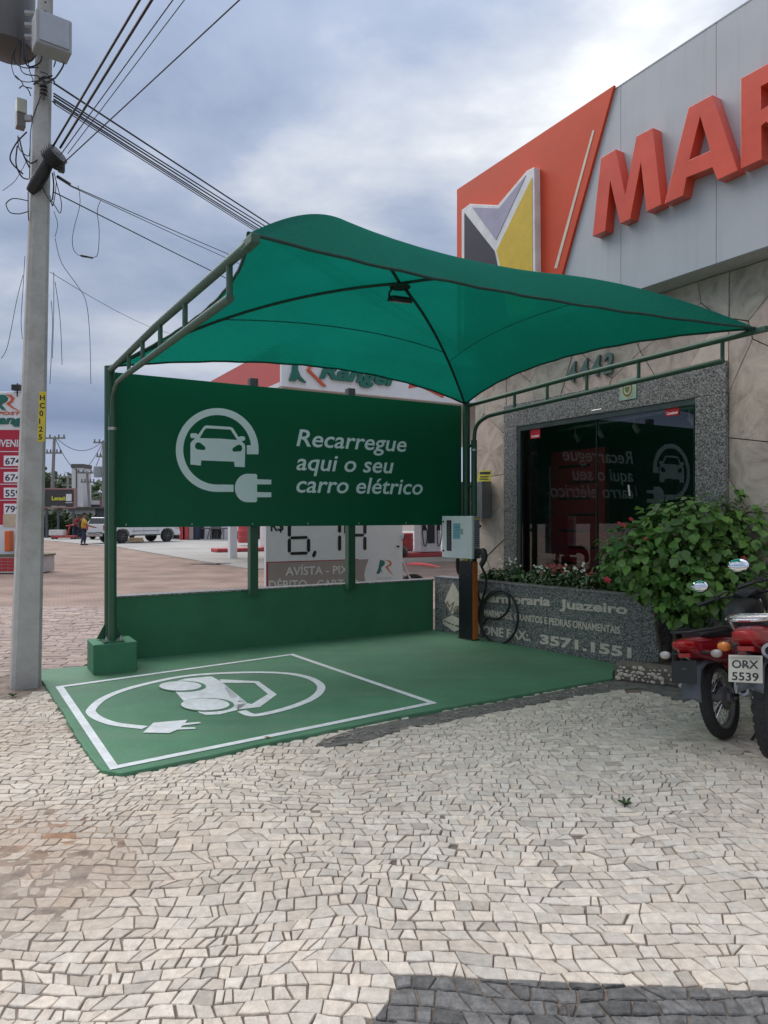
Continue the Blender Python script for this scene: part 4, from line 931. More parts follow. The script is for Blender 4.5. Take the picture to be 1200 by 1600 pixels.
m_rletter = mat('glossy red letter', (0.68, 0.072, 0.026), 0.24, var=0.10, scale=2.0, coat=0.5, bump=0.6, bscale=2.5)
m_rpanel = mat('red orange panel', (0.62, 0.075, 0.028), 0.42, spec=.22, var=0.08, scale=1.5)
def mar(pts, u): return [on_u(*p, u) for p in zpts(pts, 900, 90, 4.0)]
UM = UF - .13
Mp = [(103, 1118), (155, 628), (247, 572), (307, 858), (378, 492), (480, 438), (532, 918), (440, 965), (405, 655), (338, 1008), (275, 1038), (213, 768), (182, 1082)]
Ap = [(553, 915), (703, 312), (852, 232), (1010, 705), (882, 765), (852, 685), (690, 750), (668, 862)]
Ah = [(775, 365), (708, 640), (838, 582)]
Rp = [(1030, 695), (1030, 130), (1330, -35), (1420, 10), (1420, 190), (1320, 320), (1450, 470), (1310, 545), (1190, 400), (1157, 425), (1160, 636)]
Rh = [(1155, 180), (1300, 102), (1300, 235), (1155, 325)]
for nm, lp in (('letter_m', [Mp]), ('letter_a', [Ap, Ah]), ('letter_r', [Rp, Rh])):
    mb = MB(); mb.prism([mar(q, UM) for q in lp], A3 * (UF - UM - .001)); o = mb.build(nm, m_rletter, fs_, bevel=.003); 
def fz(pts, u): return [on_u(*p, u) for p in zpts(pts, 680, 0, 2.3077)]
UR_ = UF - .035
red = fz([(78, 690), (645, 325)], UR_); lowr = fz([(462, 975)], UR_)[0]; top = red[1]
d = lowr - top; bot = top + d * ((top.z - (SOFF - .03)) / (top.z - lowr.z)); bl_ = Vector((red[0].x, red[0].y, SOFF - .03))
red[0].z = FT + .03; red[1].z = FT + .03; 
mb = MB(); mb.prism([red[0], red[1], bot, bl_], A3 * .033); mb.build('red_panel', m_rpanel, fs_, bevel=.003)
ln = fz([(568, 470), (575, 470), (440, 968), (430, 968)], UR_ - .001); mb = MB(); mb.prism(ln, -A3 * .004); mb.build('cream_line', mat('cream line', (.62, .55, .44), .5), fs_)
UE = UR_ - .10
def drop(pts, nlow):
    """carry the lowest points straight down to the hidden foot of the emblem"""
    for i in nlow: pts[i] = Vector((pts[i].x, pts[i].y, SOFF + .12))
    return pts
eo = drop(fz([(95, 757), (125, 735), (225, 740), (330, 616), (357, 602), (362, 968), (95, 968)], UE), (5, 6))
mb = MB(); mb.prism(eo, A3 * (UR_ - UE - .001)); mb.build('emblem_body', mat('white enamel', (.66, .66, .67), .35), fs_, bevel=.006)
for pts, low, col, nm in (([(106, 768), (214, 905), (252, 968), (106, 968)], (2, 3), (0.045, 0.045, 0.06), 'emblem_black'), ([(134, 748), (230, 752), (328, 632), (220, 866)], (), (0.36, 0.34, 0.45), 'emblem_lilac'), ([(350, 640), (352, 968), (255, 968), (222, 903)], (1, 2), (0.62, 0.43, 0.05), 'emblem_yellow')):
    q = drop(fz(pts, UE), low)
    if nm == 'emblem_yellow': q[2] = q[2] + B3 * .12
    if nm == 'emblem_black': q[2] = q[2] + B3 * .08
    mb = MB(); mb.prism(q, -A3 * .006); mb.build(nm, mat(nm, col, .45, var=.08, spec=.2), fs_)
# ------------------------------------------------------------------ charger
m_blk = mat('black powder coat', (0.012, 0.012, 0.014), 0.38, var=0.2); m_org = mat('orange side', (0.50, 0.13, 0.02), 0.45)
m_cab = mat('pale grey cabinet', (0.76, 0.82, 0.82), 0.4, var=0.04); m_cab2 = mat('grey cabinet side', (0.28, 0.31, 0.34), 0.45, var=0.05)
m_rub = mat('black rubber', (0.014, 0.014, 0.015), 0.5, var=0.2)
CP = gnd(728, 999, PADZ)                       # foot of the pedestal, front face
ch = thing('ev_charger', 'pale grey electric car charger on a black and orange pedestal', 'charger', CP)
cax = (PD, PN, Z3)
def chp(s_, d, z): return CP + PD * s_ + PN * d + Z3 * z
mb = MB(); mb.box(chp(-0.01, -0.045, 0.50), (0.24, 0.09, 1.0), cax); mb.build('pedestal', m_blk, ch, bevel=.006)
mb = MB(); mb.box(chp(0.115, -0.049, 0.50), (0.010, 0.088, 0.99), cax); mb.build('pedestal_side', m_org, ch, bevel=.006)
mb = MB(); mb.box(chp(0, -0.045, 0.005), (0.28, 0.12, 0.012), cax); mb.build('foot_plate', m_blk, ch, bevel=.003)
for s_ in (-.11, .04):
    for z in (.13, .82):
        mb = MB(); mb.lathe([(.008, 0), (.008, .003), (.002, .006)], chp(s_, -.005, z), PN, 8); mb.build('screw', m_bolt, ch)
zb_, zt_ = 1.03, 1.575
sL = -.44; sR = .10
mb = MB(); mb.box(chp((sL + sR) / 2, -.02, (zb_ + zt_) / 2), (sR - sL, .04, zt_ - zb_), cax); mb.build('cabinet_door', m_cab, ch, bevel=.006)
mb = MB(); mb.box(chp((sL + sR) / 2 + .004, -.095, (zb_ + zt_) / 2), (sR - sL - .004, .108, zt_ - zb_ - .006), cax); mb.build('cabinet_body', m_cab2, ch, bevel=.006)
mb = MB(); mb.box(chp(sL + .135, .002, zb_ + .29), (.085, .006, .40), cax); o = mb.build('display', m_blk, ch)
for i in range(12):
    mb = MB(); mb.box(chp(sL + .135, .0055, zb_ + .12 + i * .031), (.055, .003, .012), cax); mb.build('display_row', mat('display grey', (.09, .10, .12), .3), o)
mb = MB(); mb.box(chp(sL + .275, .002, zb_ + .35), (.13, .002, .20), cax); mb.build('info_label', mat('blue label', (.22, .47, .56), .5), ch)
mb = MB(); mb.box(chp(sL + .37, .002, zb_ + .345), (.045, .002, .075), cax); mb.build('code_label', mat('grey label', (.38, .42, .42), .5), ch)
for i in range(4):
    mb = MB(); mb.box(chp(sL + .275, .0035, zb_ + .29 + i * .035), (.09, .001, .006), cax); mb.build('label_line', mat('label ink', (.08, .2, .3), .5), ch)
for z in (.09, .47):
    mb = MB(); mb.lathe([(.012, 0), (.012, .008), (.005, .01)], chp(sL + .03, .001, zb_ + z), PN, 10); mb.build('lock', m_blk, ch)
for i in range(13):
    z = zb_ + .17 + i * .026
    mb = MB(); mb.box(chp(sR + .003, -.095, z), (.007, .08, .012), cax); mb.build('louvre', mat('louvre dark', (.09, .10, .12), .5), ch)
mb = MB(); mb.box(chp(sR + .003, -.095, zt_ - .035), (.004, .08, .02), cax); mb.build('hazard_label', mat('yellow label', (.62, .50, .02), .5), ch)
mb = MB(); mb.box(chp(-.05, -.05, zb_ - .018), (.10, .03, .02), cax); mb.build('hazard_label', MATS['yellow label'], ch)
# socket holster and plug
mb = MB(); mb.box(chp(sR + .04, -.09, zb_ + .07), (.08, .09, .12), cax); mb.build('holster', m_rub, ch, bevel=.015)
gA = chp(sR + .06, -.09, zb_ + .08); gB = chp(sR + .17, -.03, zb_ + .09); gC = chp(sR + .22, .0, zb_ + .02); gD = chp(sR + .19, .03, zb_ - .07)
mb = MB(); mb.tube(smooth_path([gA, gA.lerp(gB, .6), gB, gC, gD], 4), [.05] * 4 + [.052] * 4 + [.042] * 4 + [.033] * 4 + [.03], 12); plg = mb.build('plug', m_rub, ch, smooth=True)
mb = MB(); mb.box(chp(sR + .17, -.02, zb_ + .045), (.08, .03, .05), cax); mb.build('plug_latch', mat('grey plastic', (.22, .23, .24), .4), plg, bevel=.01)
# cables
cpt = lambda px, py, d: on_plane(px, py, PL0 + PN * d, PN)
mb = MB(); mb.tube(smooth_path([gD, cpt(760, 905, .10), cpt(757, 925, .09), cpt(751, 945, .08), cpt(747, 962, .08)] + [cpt(780 + 29.5 * math.cos(a), 964 + 42 * math.sin(a), .06 + .012 * i / 20) for i, a in enumerate([math.pi + k * .42 for k in range(-1, -32, -1)])], 3), .015, 8); mb.build('cable_coil', m_rub, ch, smooth=True)
mb = MB(); mb.tube(smooth_path([cpt(755, 968, .085), cpt(756, 945, .09), cpt(768, 929, .09), cpt(785, 923, .085), cpt(796, 936, .085), cpt(793, 955, .085), cpt(778, 967, .085), cpt(762, 966, .085), cpt(756, 975, .08)], 4), .015, 8); mb.build('cable_coil', m_rub, ch, smooth=True)
mb = MB(); mb.tube(smooth_path([chp(sR - .03, -.1, zb_), cpt(742, 905, .06), cpt(746, 925, .05), cpt(752, 948, .06), cpt(750, 975, .07), cpt(757, 995, .07)], 4), .013, 8); mb.build('cable_tail', m_rub, ch, smooth=True)
mb = MB(); mb.tube(smooth_path([chp(sL + .22, -.08, zb_ + .01), chp(sL + .21, -.08, zb_ - .09), chp(sL + .23, -.08, zb_ - .19), chp(sL + .32, -.07, zb_ - .25)], 5), .024, 10); mb.build('conduit', m_rub, ch, smooth=True)
mb = MB(); c = pl_p(790, 921, 0); mb.box(c + PN * .03 + Z3 * .02, (.03, .06, .05), cax); mb.box(c + PN * .055 + Z3 * .045, (.03, .012, .05), cax)
hk = mb.build('cable_hook', mat('grey hook', (.30, .33, .36), .4, .4)); tag(hk, 'grey metal cable hook fixed on the planter front', 'hook')

# electrical box on the stone by the right post, with yellow warning plate
EU = UW - .02
eb = thing('electric_box', 'grey metal switch box with open door on the stone by right post', 'switch box', on_u(765, 800, EU))
p = on_u(747, 810, EU); q = on_u(768, 752, EU); a0, a1 = (p - O3).dot(B3), (q - O3).dot(B3); z0, z1 = p.z, q.z
m_ebox = mat('grey box steel', (.16, .175, .175), .45, .3)
mb = MB(); mb.uvbox(EU - .17, EU, a0, a1, z0, z1); mb.build('box_body', m_ebox, eb, bevel=.006)
mb = MB(); dv = (on_u(747, 800, EU - .17) - O3).dot(B3)
c = W(EU - .18, a0, (z0 + z1) / 2); dd = (-A3 * .85 - B3 * .5).normalized(); mb.box(c + dd * .13, (.26, .015, z1 - z0), (dd, dd.cross(Z3), Z3)); mb.build('box_door', m_ebox, eb, bevel=.004)
mb = MB(); add_text(mb, 'AC', W(EU - .171, a0 + .12 * (a1 - a0), z0 + .2), W(EU - .171, a0 + .5 * (a1 - a0), z0 + .2), .05, -A3, .001, bold=.02, up=Z3); mb.build('box_lettering', mat('grey print', (.5, .5, .5), .5), eb)
mb = MB(); mb.tube(smooth_path([W(EU - .08, a0 + .05, z0), W(EU - .10, a0 + .08, z0 - .08), W(EU - .12, a0 + .16, z0 - .13), W(EU - .11, a0 + .2, z0 - .10)], 4), .018, 8); mb.build('cable', m_rub, eb, smooth=True)
wp = thing('warning_plate', 'yellow and black warning plate above the grey switch box', 'sign', on_u(758, 752, EU - .16))
q0, q1, q2, q3 = [on_u(*t_, EU - .16) for t_ in ((746, 752), (766, 752), (768.5, 735), (749.5, 735.5))]
mb = MB(); mb.prism([q0, q1, q2, q3], -A3 * .004); mb.build('plate', mat('warning yellow', (.66, .60, .03), .45), wp)
mb = MB(); mb.prism([q3.lerp(q0, .12) - A3 * .004 + (q2 - q3) * .08, q2.lerp(q1, .12) - A3 * .004 - (q2 - q3) * .08, q2.lerp(q1, .36) - A3 * .004 - (q2 - q3) * .08, q3.lerp(q0, .36) - A3 * .004 + (q2 - q3) * .08], -A3 * .001); mb.build('black_band', m_blk, wp)
mb = MB(); 
for i, bd in enumerate(('RISCO DE CHOQUE', 'ELETRICO', 'NAO ABRIR')[:0] or ()): pass
for i in range(3):
    a = q3.lerp(q0, .50 + i * .15); b_ = q2.lerp(q1, .50 + i * .15); e_ = (b_ - a)
    mb.prism([a + e_ * .15 - A3 * .004, b_ - e_ * (.12 + .1 * (i % 2)) - A3 * .004, b_ - e_ * (.12 + .1 * (i % 2)) - A3 * .004 - Z3 * .012, a + e_ * .15 - A3 * .004 - Z3 * .012], -A3 * .001)
mb.build('print_lines', m_blk, wp)

# ------------------------------------------------------------------ planting
def leaf_mesh(name, ln, wd, fold, m, cup=0.15):
    """a broad pointed leaf, two halves folded along the midrib"""
    mb = MB(); prof = [(0, 0), (.12, .55), (.32, 1), (.55, .92), (.78, .55), (1, 0)]
    mid = [Vector((t_ * ln, 0, -cup * ln * (t_ - .3) ** 2)) for t_, w in prof]
    vs_ = list(mid)
    for s_ in (1, -1):
        for (t_, w), c_ in zip(prof[1:-1], mid[1:-1]): vs_.append(c_ + Vector((-.06 * ln * w, s_ * wd / 2 * w, fold * wd / 2 * w)))
    fs = []
    for b0, fl in ((6, False), (10, True)):
        ch_ = [(0, 1, b0), (1, 2, b0 + 1, b0), (2, 3, b0 + 2, b0 + 1), (3, 4, b0 + 3, b0 + 2), (4, 5, b0 + 3)]
        fs += [c_[::-1] if fl else c_ for c_ in ch_]
    mb.add(vs_, fs); me = mb.mesh(name); me.shade_smooth(); me.materials.append(m); return me
def leaf_mat(name, c1, c2, rough=.42):
    m = bpy.data.materials.new(name); m.use_nodes = True; t = m.node_tree; b = t.nodes['Principled BSDF']; b.inputs['Roughness'].default_value = rough
    oi = t.nodes.new('ShaderNodeObjectInfo'); at = t.nodes.new('ShaderNodeAttribute'); at.attribute_name = 'tone'
    tc = t.nodes.new('ShaderNodeTexCoord'); no = t.nodes.new('ShaderNodeTexNoise'); no.inputs['Scale'].default_value = 14; no.inputs['Detail'].default_value = 3; t.links.new(tc.outputs['Object'], no.inputs['Vector'])
    ad = t.nodes.new('ShaderNodeMath'); ad.operation = 'MULTIPLY_ADD'; ad.inputs[1].default_value = .45; t.links.new(no.outputs[0], ad.inputs[0])
    ge = t.nodes.new('ShaderNodeNewGeometry'); m_ = t.nodes.new('ShaderNodeMath'); m_.operation = 'ADD'; t.links.new(ge.outputs['Random Per Island'], m_.inputs[0]); t.links.new(oi.outputs['Random'], m_.inputs[1])
    fr_ = t.nodes.new('ShaderNodeMath'); fr_.operation = 'FRACT'; t.links.new(m_.outputs[0], fr_.inputs[0]); mu = t.nodes.new('ShaderNodeMath'); mu.operation = 'MULTIPLY'; mu.inputs[1].default_value = .7; t.links.new(fr_.outputs[0], mu.inputs[0]); t.links.new(mu.outputs[0], ad.inputs[2])
    rp = t.nodes.new('ShaderNodeValToRGB'); rp.color_ramp.elements[0].position = .15; rp.color_ramp.elements[1].position = .95; rp.color_ramp.elements[0].color = (*c1, 1); rp.color_ramp.elements[1].color = (*c2, 1); t.links.new(ad.outputs[0], rp.inputs[0]); t.links.new(rp.outputs[0], b.inputs['Base Color'])
    b.inputs['Transmission Weight'].default_value = 0.0; b.inputs['Subsurface Weight'].default_value = 0.0
    tr = t.nodes.new('ShaderNodeBsdfTranslucent'); t.links.new(rp.outputs[0], tr.inputs[0]); mx = t.nodes.new('ShaderNodeMixShader'); mx.inputs[0].default_value = .25
    out = t.nodes['Material Output']; t.links.new(b.outputs[0], mx.inputs[1]); t.links.new(tr.outputs[0], mx.inputs[2]); t.links.new(mx.outputs[0], out.inputs[0]); return m
m_leaf = leaf_mat('bush leaf', (0.034, 0.092, 0.022), (0.17, 0.34, 0.065))
m_leaf2 = leaf_mat('small leaf', (0.018, 0.055, 0.015), (0.07, 0.17, 0.04))
m_bark = mat('bark', (0.13, 0.10, 0.075), .9, var=.3, scale=20, bump=.8)
def merge_instances(me, mats4, tones=None):
    n = len(me.vertices); co = np.empty(n * 3); me.vertices.foreach_get('co', co); co = co.reshape(-1, 3); faces = [list(p.vertices) for p in me.polygons]
    V = []; Fc = []
    for k, M4 in enumerate(mats4):
        M_ = np.array(M4); V.append(co @ M_[:3, :3].T + M_[:3, 3]); Fc += [[i + k * n for i in f] for f in faces]
    out = bpy.data.meshes.new(me.name); out.from_pydata(np.concatenate(V).tolist() if V else [], [], Fc); out.shade_smooth()
    for m in me.materials: out.materials.append(m)
    return out
rb = random.Random(77)
BC = Vector((2.93, 6.92, 1.28))
bush = thing('hibiscus_bush', 'large leafy green bush with red flowers beside the shop door', 'bush', (2.92, 7.15, 0.1))
lobes = [(BC, (.62, .45, .44)), (BC + Vector((-.42, .05, -.08)), (.40, .36, .33)), (BC + Vector((.48, -.05, -.05)), (.46, .38, .40)), (BC + Vector((.10, -.05, .26)), (.50, .36, .27)), (BC + Vector((.15, -.18, -.30)), (.55, .34, .28)), (BC + Vector((-.08, -.1, -.42)), (.30, .25, .22)), (BC + Vector((.60, -.10, .18)), (.32, .3, .25)), (BC + Vector((.85, .0, -.15)), (.35, .3, .35)), (BC + Vector((-.56, .1, -.20)), (.28, .26, .20)), (BC + Vector((.05, -.12, -.52)), (.42, .30, .24)), (BC + Vector((.55, -.05, -.45)), (.45, .32, .26)), (BC + Vector((-.28, .02, -.30)), (.30, .28, .22))]
lm = leaf_mesh('leaf', 1.0, .82, .25, m_leaf); mats4 = []
def bush_leaf(c, r, lo, hi):
    d = Vector((rb.gauss(0, 1), rb.gauss(0, 1), rb.gauss(0, 1) + .1)).normalized(); k = rb.uniform(.62, 1.06)
    p = Vector((c.x + d.x * r[0] * k, c.y + d.y * r[1] * k, c.z + d.z * r[2] * k))
    n = (d + Vector((0, 0, .55)) + Vector((rb.uniform(-.5, .5), rb.uniform(-.5, .5), rb.uniform(-.3, .4)))).normalized()
    tdir = (d * .6 + Vector((rb.uniform(-.8, .8), rb.uniform(-.8, .8), rb.uniform(-.9, .1)))); tdir = (tdir - n * tdir.dot(n)).normalized()
    y = n.cross(tdir); s_ = rb.uniform(lo, hi)
    return Matrix(((tdir.x * s_, y.x * s_, n.x * s_, p.x), (tdir.y * s_, y.y * s_, n.y * s_, p.y), (tdir.z * s_, y.z * s_, n.z * s_, p.z), (0, 0, 0, 1))), d
tot = sum(r[0] * r[1] + r[1] * r[2] for c, r in lobes)
for c, r in lobes:
    for i in range(int(4300 * (r[0] * r[1] + r[1] * r[2]) / tot)): mats4.append(bush_leaf(c, r, .035, .115))
# sprays that break the outline
for i in range(16):
    c, r = lobes[rb.randrange(0, 8)]; d = Vector((rb.gauss(0, 1), rb.gauss(0, .6) - .3, abs(rb.gauss(0, .8)))).normalized()
    tip = Vector((c.x + d.x * r[0], c.y + d.y * r[1], c.z + d.z * r[2]))
    for k in range(9): mats4.append(bush_leaf(tip + d * (.022 * k), (.06, .06, .05), .045, .085))
cam_front = sorted(range(len(mats4)), key=lambda i: mats4[i][0].translation.y + .25 * abs(mats4[i][0].translation.x - 2.7) - .2 * mats4[i][0].translation.z)
single = set(cam_front[:280]); org = ORG[bush.name]
for i in single:
    o = bpy.data.objects.new('leaf', lm); COL.objects.link(o); o.parent = bush; M4 = mats4[i][0].copy(); M4.translation = M4.translation - org; o.matrix_local = M4
me = merge_instances(lm, [(lambda m4: (setattr(m4, 'translation', m4.translation - org), m4)[1])(mats4[i][0].copy()) for i in range(len(mats4)) if i not in single])
o = link('foliage', me, [m_leaf], bush); o['kind'] = 'stuff'
for k, (dx, dy) in enumerate(((0, 0), (.10, .06), (-.09, .05), (.2, -.02))):
    b0 = org + Vector((dx, dy, 0)); mb = MB(); mb.tube(smooth_path([b0, b0 + Vector((dx * .6, dy - .03, .35)), b0 + Vector((dx * 1.6 + .02, dy - .08, .75)), b0 + Vector((dx * 3.2, dy * 2 - .12, 1.2))], 4), [.022 - .0011 * i for i in range(13)], 7); mb.build('stem', m_bark, bush, smooth=True)
m_pet = mat('red petal', (.42, .02, .03), .5); m_petw = mat('white petal', (.72, .73, .60), .6); m_petp = mat('dusty red flower', (.34, .06, .05), .6)
fm = MB(); 
for k in range(5):
    a = k * 1.2566; d = Vector((math.cos(a), math.sin(a), 0)); s_ = Vector((-d.y, d.x, 0)); fm.add([Vector((0, 0, 0)), d * .55 + s_ * .32 + Z3 * .25, d * 1.0 + Z3 * .30, d * .55 - s_ * .32 + Z3 * .25], [(0, 1, 2, 3)])
def flower(name, parent, p, s_, m, n=Vector((0, -.7, .6))):
    me = fm.mesh(name); me.materials.append(m); o = bpy.data.objects.new(name, me); COL.objects.link(o); o.parent = parent
    o.location = p - ORG[parent.name]; o.scale = (s_,) * 3; o.rotation_euler = n.to_track_quat('Z', 'Y').to_euler(); return o
for px, py, Y, s_ in ((974, 821, 6.85, .035), (986, 812, 6.8, .030), (948, 907, 6.75, .045), (1162, 873, 6.5, .03), (967, 818, 6.86, .025), (1008, 842, 6.6, .022)): flower('red_flower', bush, dep(px, py, Y), s_, m_pet)
# flower bed in the planter
sl = leaf_mesh('leaf', 1.0, .5, .2, m_leaf2)
def bed_plant(px, py, label, fl, nfl, wid, hgt, lsz, grp, big=False):
    c = pl_p(px, py, -.30 if not big else -.26); base = Vector((c.x, c.y, PH - .06)); top = c.z
    t_ = thing('flower_plant', label, 'plant', base, grp); ms = []
    n = int(330 * wid / .2)
    for i in range(n):
        a = rb.uniform(0, 6.28); rr = math.sqrt(rb.random()); d = Vector((math.cos(a) * rr, math.sin(a) * rr, 0)); z = rb.random()
        p = Vector((d.x * wid, d.y * wid * .75, z * hgt * (1 - .45 * rr * rr)))
        nrm = (d + Vector((rb.uniform(-.5, .5), rb.uniform(-.5, .5), .9))).normalized(); td = (d + Vector((rb.uniform(-.7, .7), rb.uniform(-.7, .7), rb.uniform(-.2, .6)))); td = (td - nrm * td.dot(nrm)).normalized(); y = nrm.cross(td); s_ = rb.uniform(.6, 1.2) * lsz
        ms.append(Matrix(((td.x * s_, y.x * s_, nrm.x * s_, p.x), (td.y * s_, y.y * s_, nrm.y * s_, p.y), (td.z * s_, y.z * s_, nrm.z * s_, p.z), (0, 0, 0, 1))))
    o = link('foliage', merge_instances(sl, ms), [m_leaf2], t_); o['kind'] = 'stuff'
    for i in range(4):
        a = rb.uniform(0, 6.28); mb = MB(); mb.tube([base, base + Vector((math.cos(a) * wid * .4, math.sin(a) * wid * .4, hgt * .8))], .004, 5); mb.build('stem', m_leaf2, t_)
    for i in range(nfl):
        a = rb.uniform(0, 6.28); rr = rb.uniform(0, .85); p = base + Vector((math.cos(a) * rr * wid, math.sin(a) * rr * wid * .7 - .03, hgt * rb.uniform(.7, 1.08)))
        flower('blossom', t_, p, rb.uniform(.016, .026), fl, Vector((rb.uniform(-.4, .4), -.7, .6)))
grp = 'flowering plants in the granite planter'
bed_plant(770, 885, 'dark green fern-like plant right behind the charger pedestal', m_petw, 0, .16, .22, .09, grp)
bed_plant(797, 876, 'tall white flowered plant nearest the charger in the planter', m_petw, 16, .17, .36, .06, grp)
bed_plant(818, 893, 'round leaved low plant between two white flowered ones in planter', m_petw, 0, .15, .22, .10, grp)
bed_plant(840, 886, 'short white flowered plant second from the charger in the planter', m_petw, 12, .15, .29, .055, grp)
bed_plant(868, 890, 'bushy plant with dusty red flowers in the middle of the planter', m_petp, 40, .24, .30, .05, grp)
bed_plant(897, 880, 'white flowered plant rising beside the large bush in the planter', m_petw, 14, .19, .36, .055, grp)
bed_plant(925, 900, 'plain green plant under the near edge of the large bush', m_petp, 8, .22, .28, .055, grp)
# tufts of weeds
def weed(px, py, label, sz, n=26):
    p = gnd(px, py); t_ = MB()
    for i in range(n):
        a = rb.uniform(0, 6.28); l_ = sz * rb.uniform(.5, 1); d = Vector((math.cos(a), math.sin(a), 0)); s_ = Vector((-d.y, d.x, 0)) * .004; tip = p + d * l_ * .8 + Z3 * (l_ * .45)
        t_.add([p - s_, p + s_, p + d * l_ * .45 + Z3 * l_ * .4 + s_, tip, p + d * l_ * .45 + Z3 * l_ * .4 - s_], [(0, 1, 2, 3, 4)])
    o = t_.build('weed_tuft', m_leaf2, org=p); tag(o, label, 'weed', 'weeds in the paving')
weed(978, 1258, 'small green weed tuft growing between the pale paving stones', .07)
weed(1035, 1040, 'green weed clump growing behind the low pebble wall', .22, 90)
weed(20, 1088, 'small weed tuft at the left foot of the concrete pole', .06)
# fallen leaf on the painted line
mb = MB(); c = gnd(413, 1152, MZ + .006); 
lf = bpy.data.objects.new('fallen_leaf', leaf_mesh('fallen_leaf', .055, .022, .3, mat('dry leaf', (.35, .19, .04), .7))); COL.objects.link(lf); lf.location = c; lf.rotation_euler = (0.1, .1, .5); ORG[lf.name] = c; tag(lf, 'dry yellow leaf lying on the near white bay line', 'leaf')

# ------------------------------------------------------------------ concrete utility pole
PY = gnd(40, 1075).y + .14
def poly_pole():
    pole = thing('utility_pole', 'grey concrete utility pole with meter boxes and tangled wires', 'pole', gnd(40, 1075) + Vector((0, .14, 0)))
    m_c = mat('cast concrete', (.40, .395, .375), .85, var=.12, scale=5, bump=.5, bscale=35, stain=.6)
    rg = []; Yf = gnd(40, 1075).y; h = Vector((.84, .5426, 0)); w_ = Vector((-.5426, .84, 0))
    for py in (1076, 560, 262, 8, -330):
        t_ = (1076 - py) / (1076 - 8); xl, xr = 15 + 43 * t_, 64.5 + 18.5 * t_ + 3 * t_ * (1 - t_)
        a = dep(xl, py, Yf); b_ = dep(xr, py, Yf); dp = .24 - .08 * t_; wid = ((b_.x - a.x) - .12 * dp) / 1.05; c = (a + b_) / 2 + Vector((.01, 0, 0))
        if py == 1076: c.z = -.05
        hw = wid / 2; e_ = .03
        rg.append([c + h * x + w_ * (dp / 2 + y) for x, y in ((-hw + e_, -dp / 2), (hw - e_, -dp / 2), (hw, -dp / 2 + e_), (hw, dp / 2 - e_), (hw - e_, dp / 2), (-hw + e_, dp / 2), (-hw, dp / 2 - e_), (-hw, -dp / 2 + e_))])
    mb = MB(); mb.rings(rg); mb.build('shaft', m_c, pole)
    lean = (dep(71, 8, Yf) - dep(40, 1076, Yf)).normalized(); nrm = h.cross(lean).normalized()
    def fr_(px, py, d=.004): 
        return on_plane(px, py, dep(40, 1076, Yf) + nrm * d, nrm)
    mb = MB(); q = [fr_(61, 612), fr_(72.5, 612), fr_(69.5, 690), fr_(58.5, 690)]; mb.prism(q, nrm * .002); mb.build('number_plate', mat('pole yellow', (.62, .48, .03), .6, stain=.3), pole)
    mb = MB()
    for i, c in enumerate('HC0125'):
        a = fr_(62.2 - .38 * i, 625 + i * 12.3, .0065); add_text(mb, c, a, a + h * .052, .05, nrm, .001, bold=.025, up=Z3, fit=False)
    mb.build('plate_number', m_blk, pole)
    mb = MB(); add_text(mb, 'ENEL (CEARA)', fr_(51, 809, .003), fr_(54, 764, .003), .042, nrm, .001, up=-h); add_text(mb, 'POSTES CAVAN 11/300 (M) 02-03-04 1-0344-24', fr_(52, 722, .003), fr_(60.5, 566, .003), .038, nrm, .001, up=-h)
    mb.build('cast_lettering', mat('cast letter grey', (.22, .22, .21), .85), pole)
    for i in range(14):
        py = 160 + i * 14.8 if i < 6 else None
        if py: mb = MB(); mb.lathe([(.010, 0), (.010, .004)], fr_(66.5 - i * .35, py, .0), nrm, 8); mb.build('bolt_hole', m_blk, pole)
    for py in (4, 18, 377): mb = MB(); mb.lathe([(.010, 0), (.010, .004)], fr_(71 if py < 50 else 62.5, py, .0), nrm, 8); mb.build('bolt_hole', m_blk, pole)
    return pole, fr_, Yf
pole, prf, PYF = poly_pole()
m_wire = mat('black cable', (.016, .016, .019), .55); m_box = mat('meter box grey', (.30, .32, .33), .5, var=.1, stain=.2); m_tr = mat('transformer paint', (.07, .065, .065), .5)
# meter box near the top (a box turned a little), bracket, transformer can, splice boxes
def P(px, py, dy=0): return dep(px, py, PYF + dy)
Xb = Vector((.80, .60, 0)).normalized(); Yb = Vector((-.60, .80, 0))
mb = MB(); c = P(81, 58, -.16); mb.box(c, (.30, .20, .30), (Xb, Yb, Z3)); mb.build('meter_box', m_box, pole, bevel=.012)
mb = MB(); mb.box(c - Yb * .105, (.25, .012, .25), (Xb, Yb, Z3)); mb.build('meter_lid', mat('cloudy lid', (.36, .38, .42), .3, stain=.2), pole, bevel=.008)
for z in (-.09, .02, .13):
    mb = MB(); mb.tube([P(72, 45, .02) + Z3 * z, P(40, 42, .02) + Z3 * z], .025, 6); mb.build('bracket', m_box, pole)
tc_ = P(2, 72, .15)
mb = MB(); mb.lathe([(.02, -.03), (.20, 0), (.235, .03), (.24, .6), (.22, .63), (.05, .66)], tc_ + Vector((0, .12, .02)), (0, 0, 1), 24); mb.build('transformer_can', m_tr, pole, smooth=True)
mb = MB(); mb.box(P(33, 168, .06), (.085, .10, .13), (Xb, Yb, Z3)); mb.build('splice_box', mat('pale splice box', (.42, .44, .38), .5), pole, bevel=.006)
mb = MB(); mb.box(P(32, 190, .06), (.075, .09, .13), (Xb, Yb, Z3)); mb.build('splice_box', mat('brown splice box', (.13, .12, .11), .5), pole, bevel=.006)
mb = MB(); mb.box(P(43, 185, .06), (.09, .04, .05)); mb.build('bracket', m_box, pole)
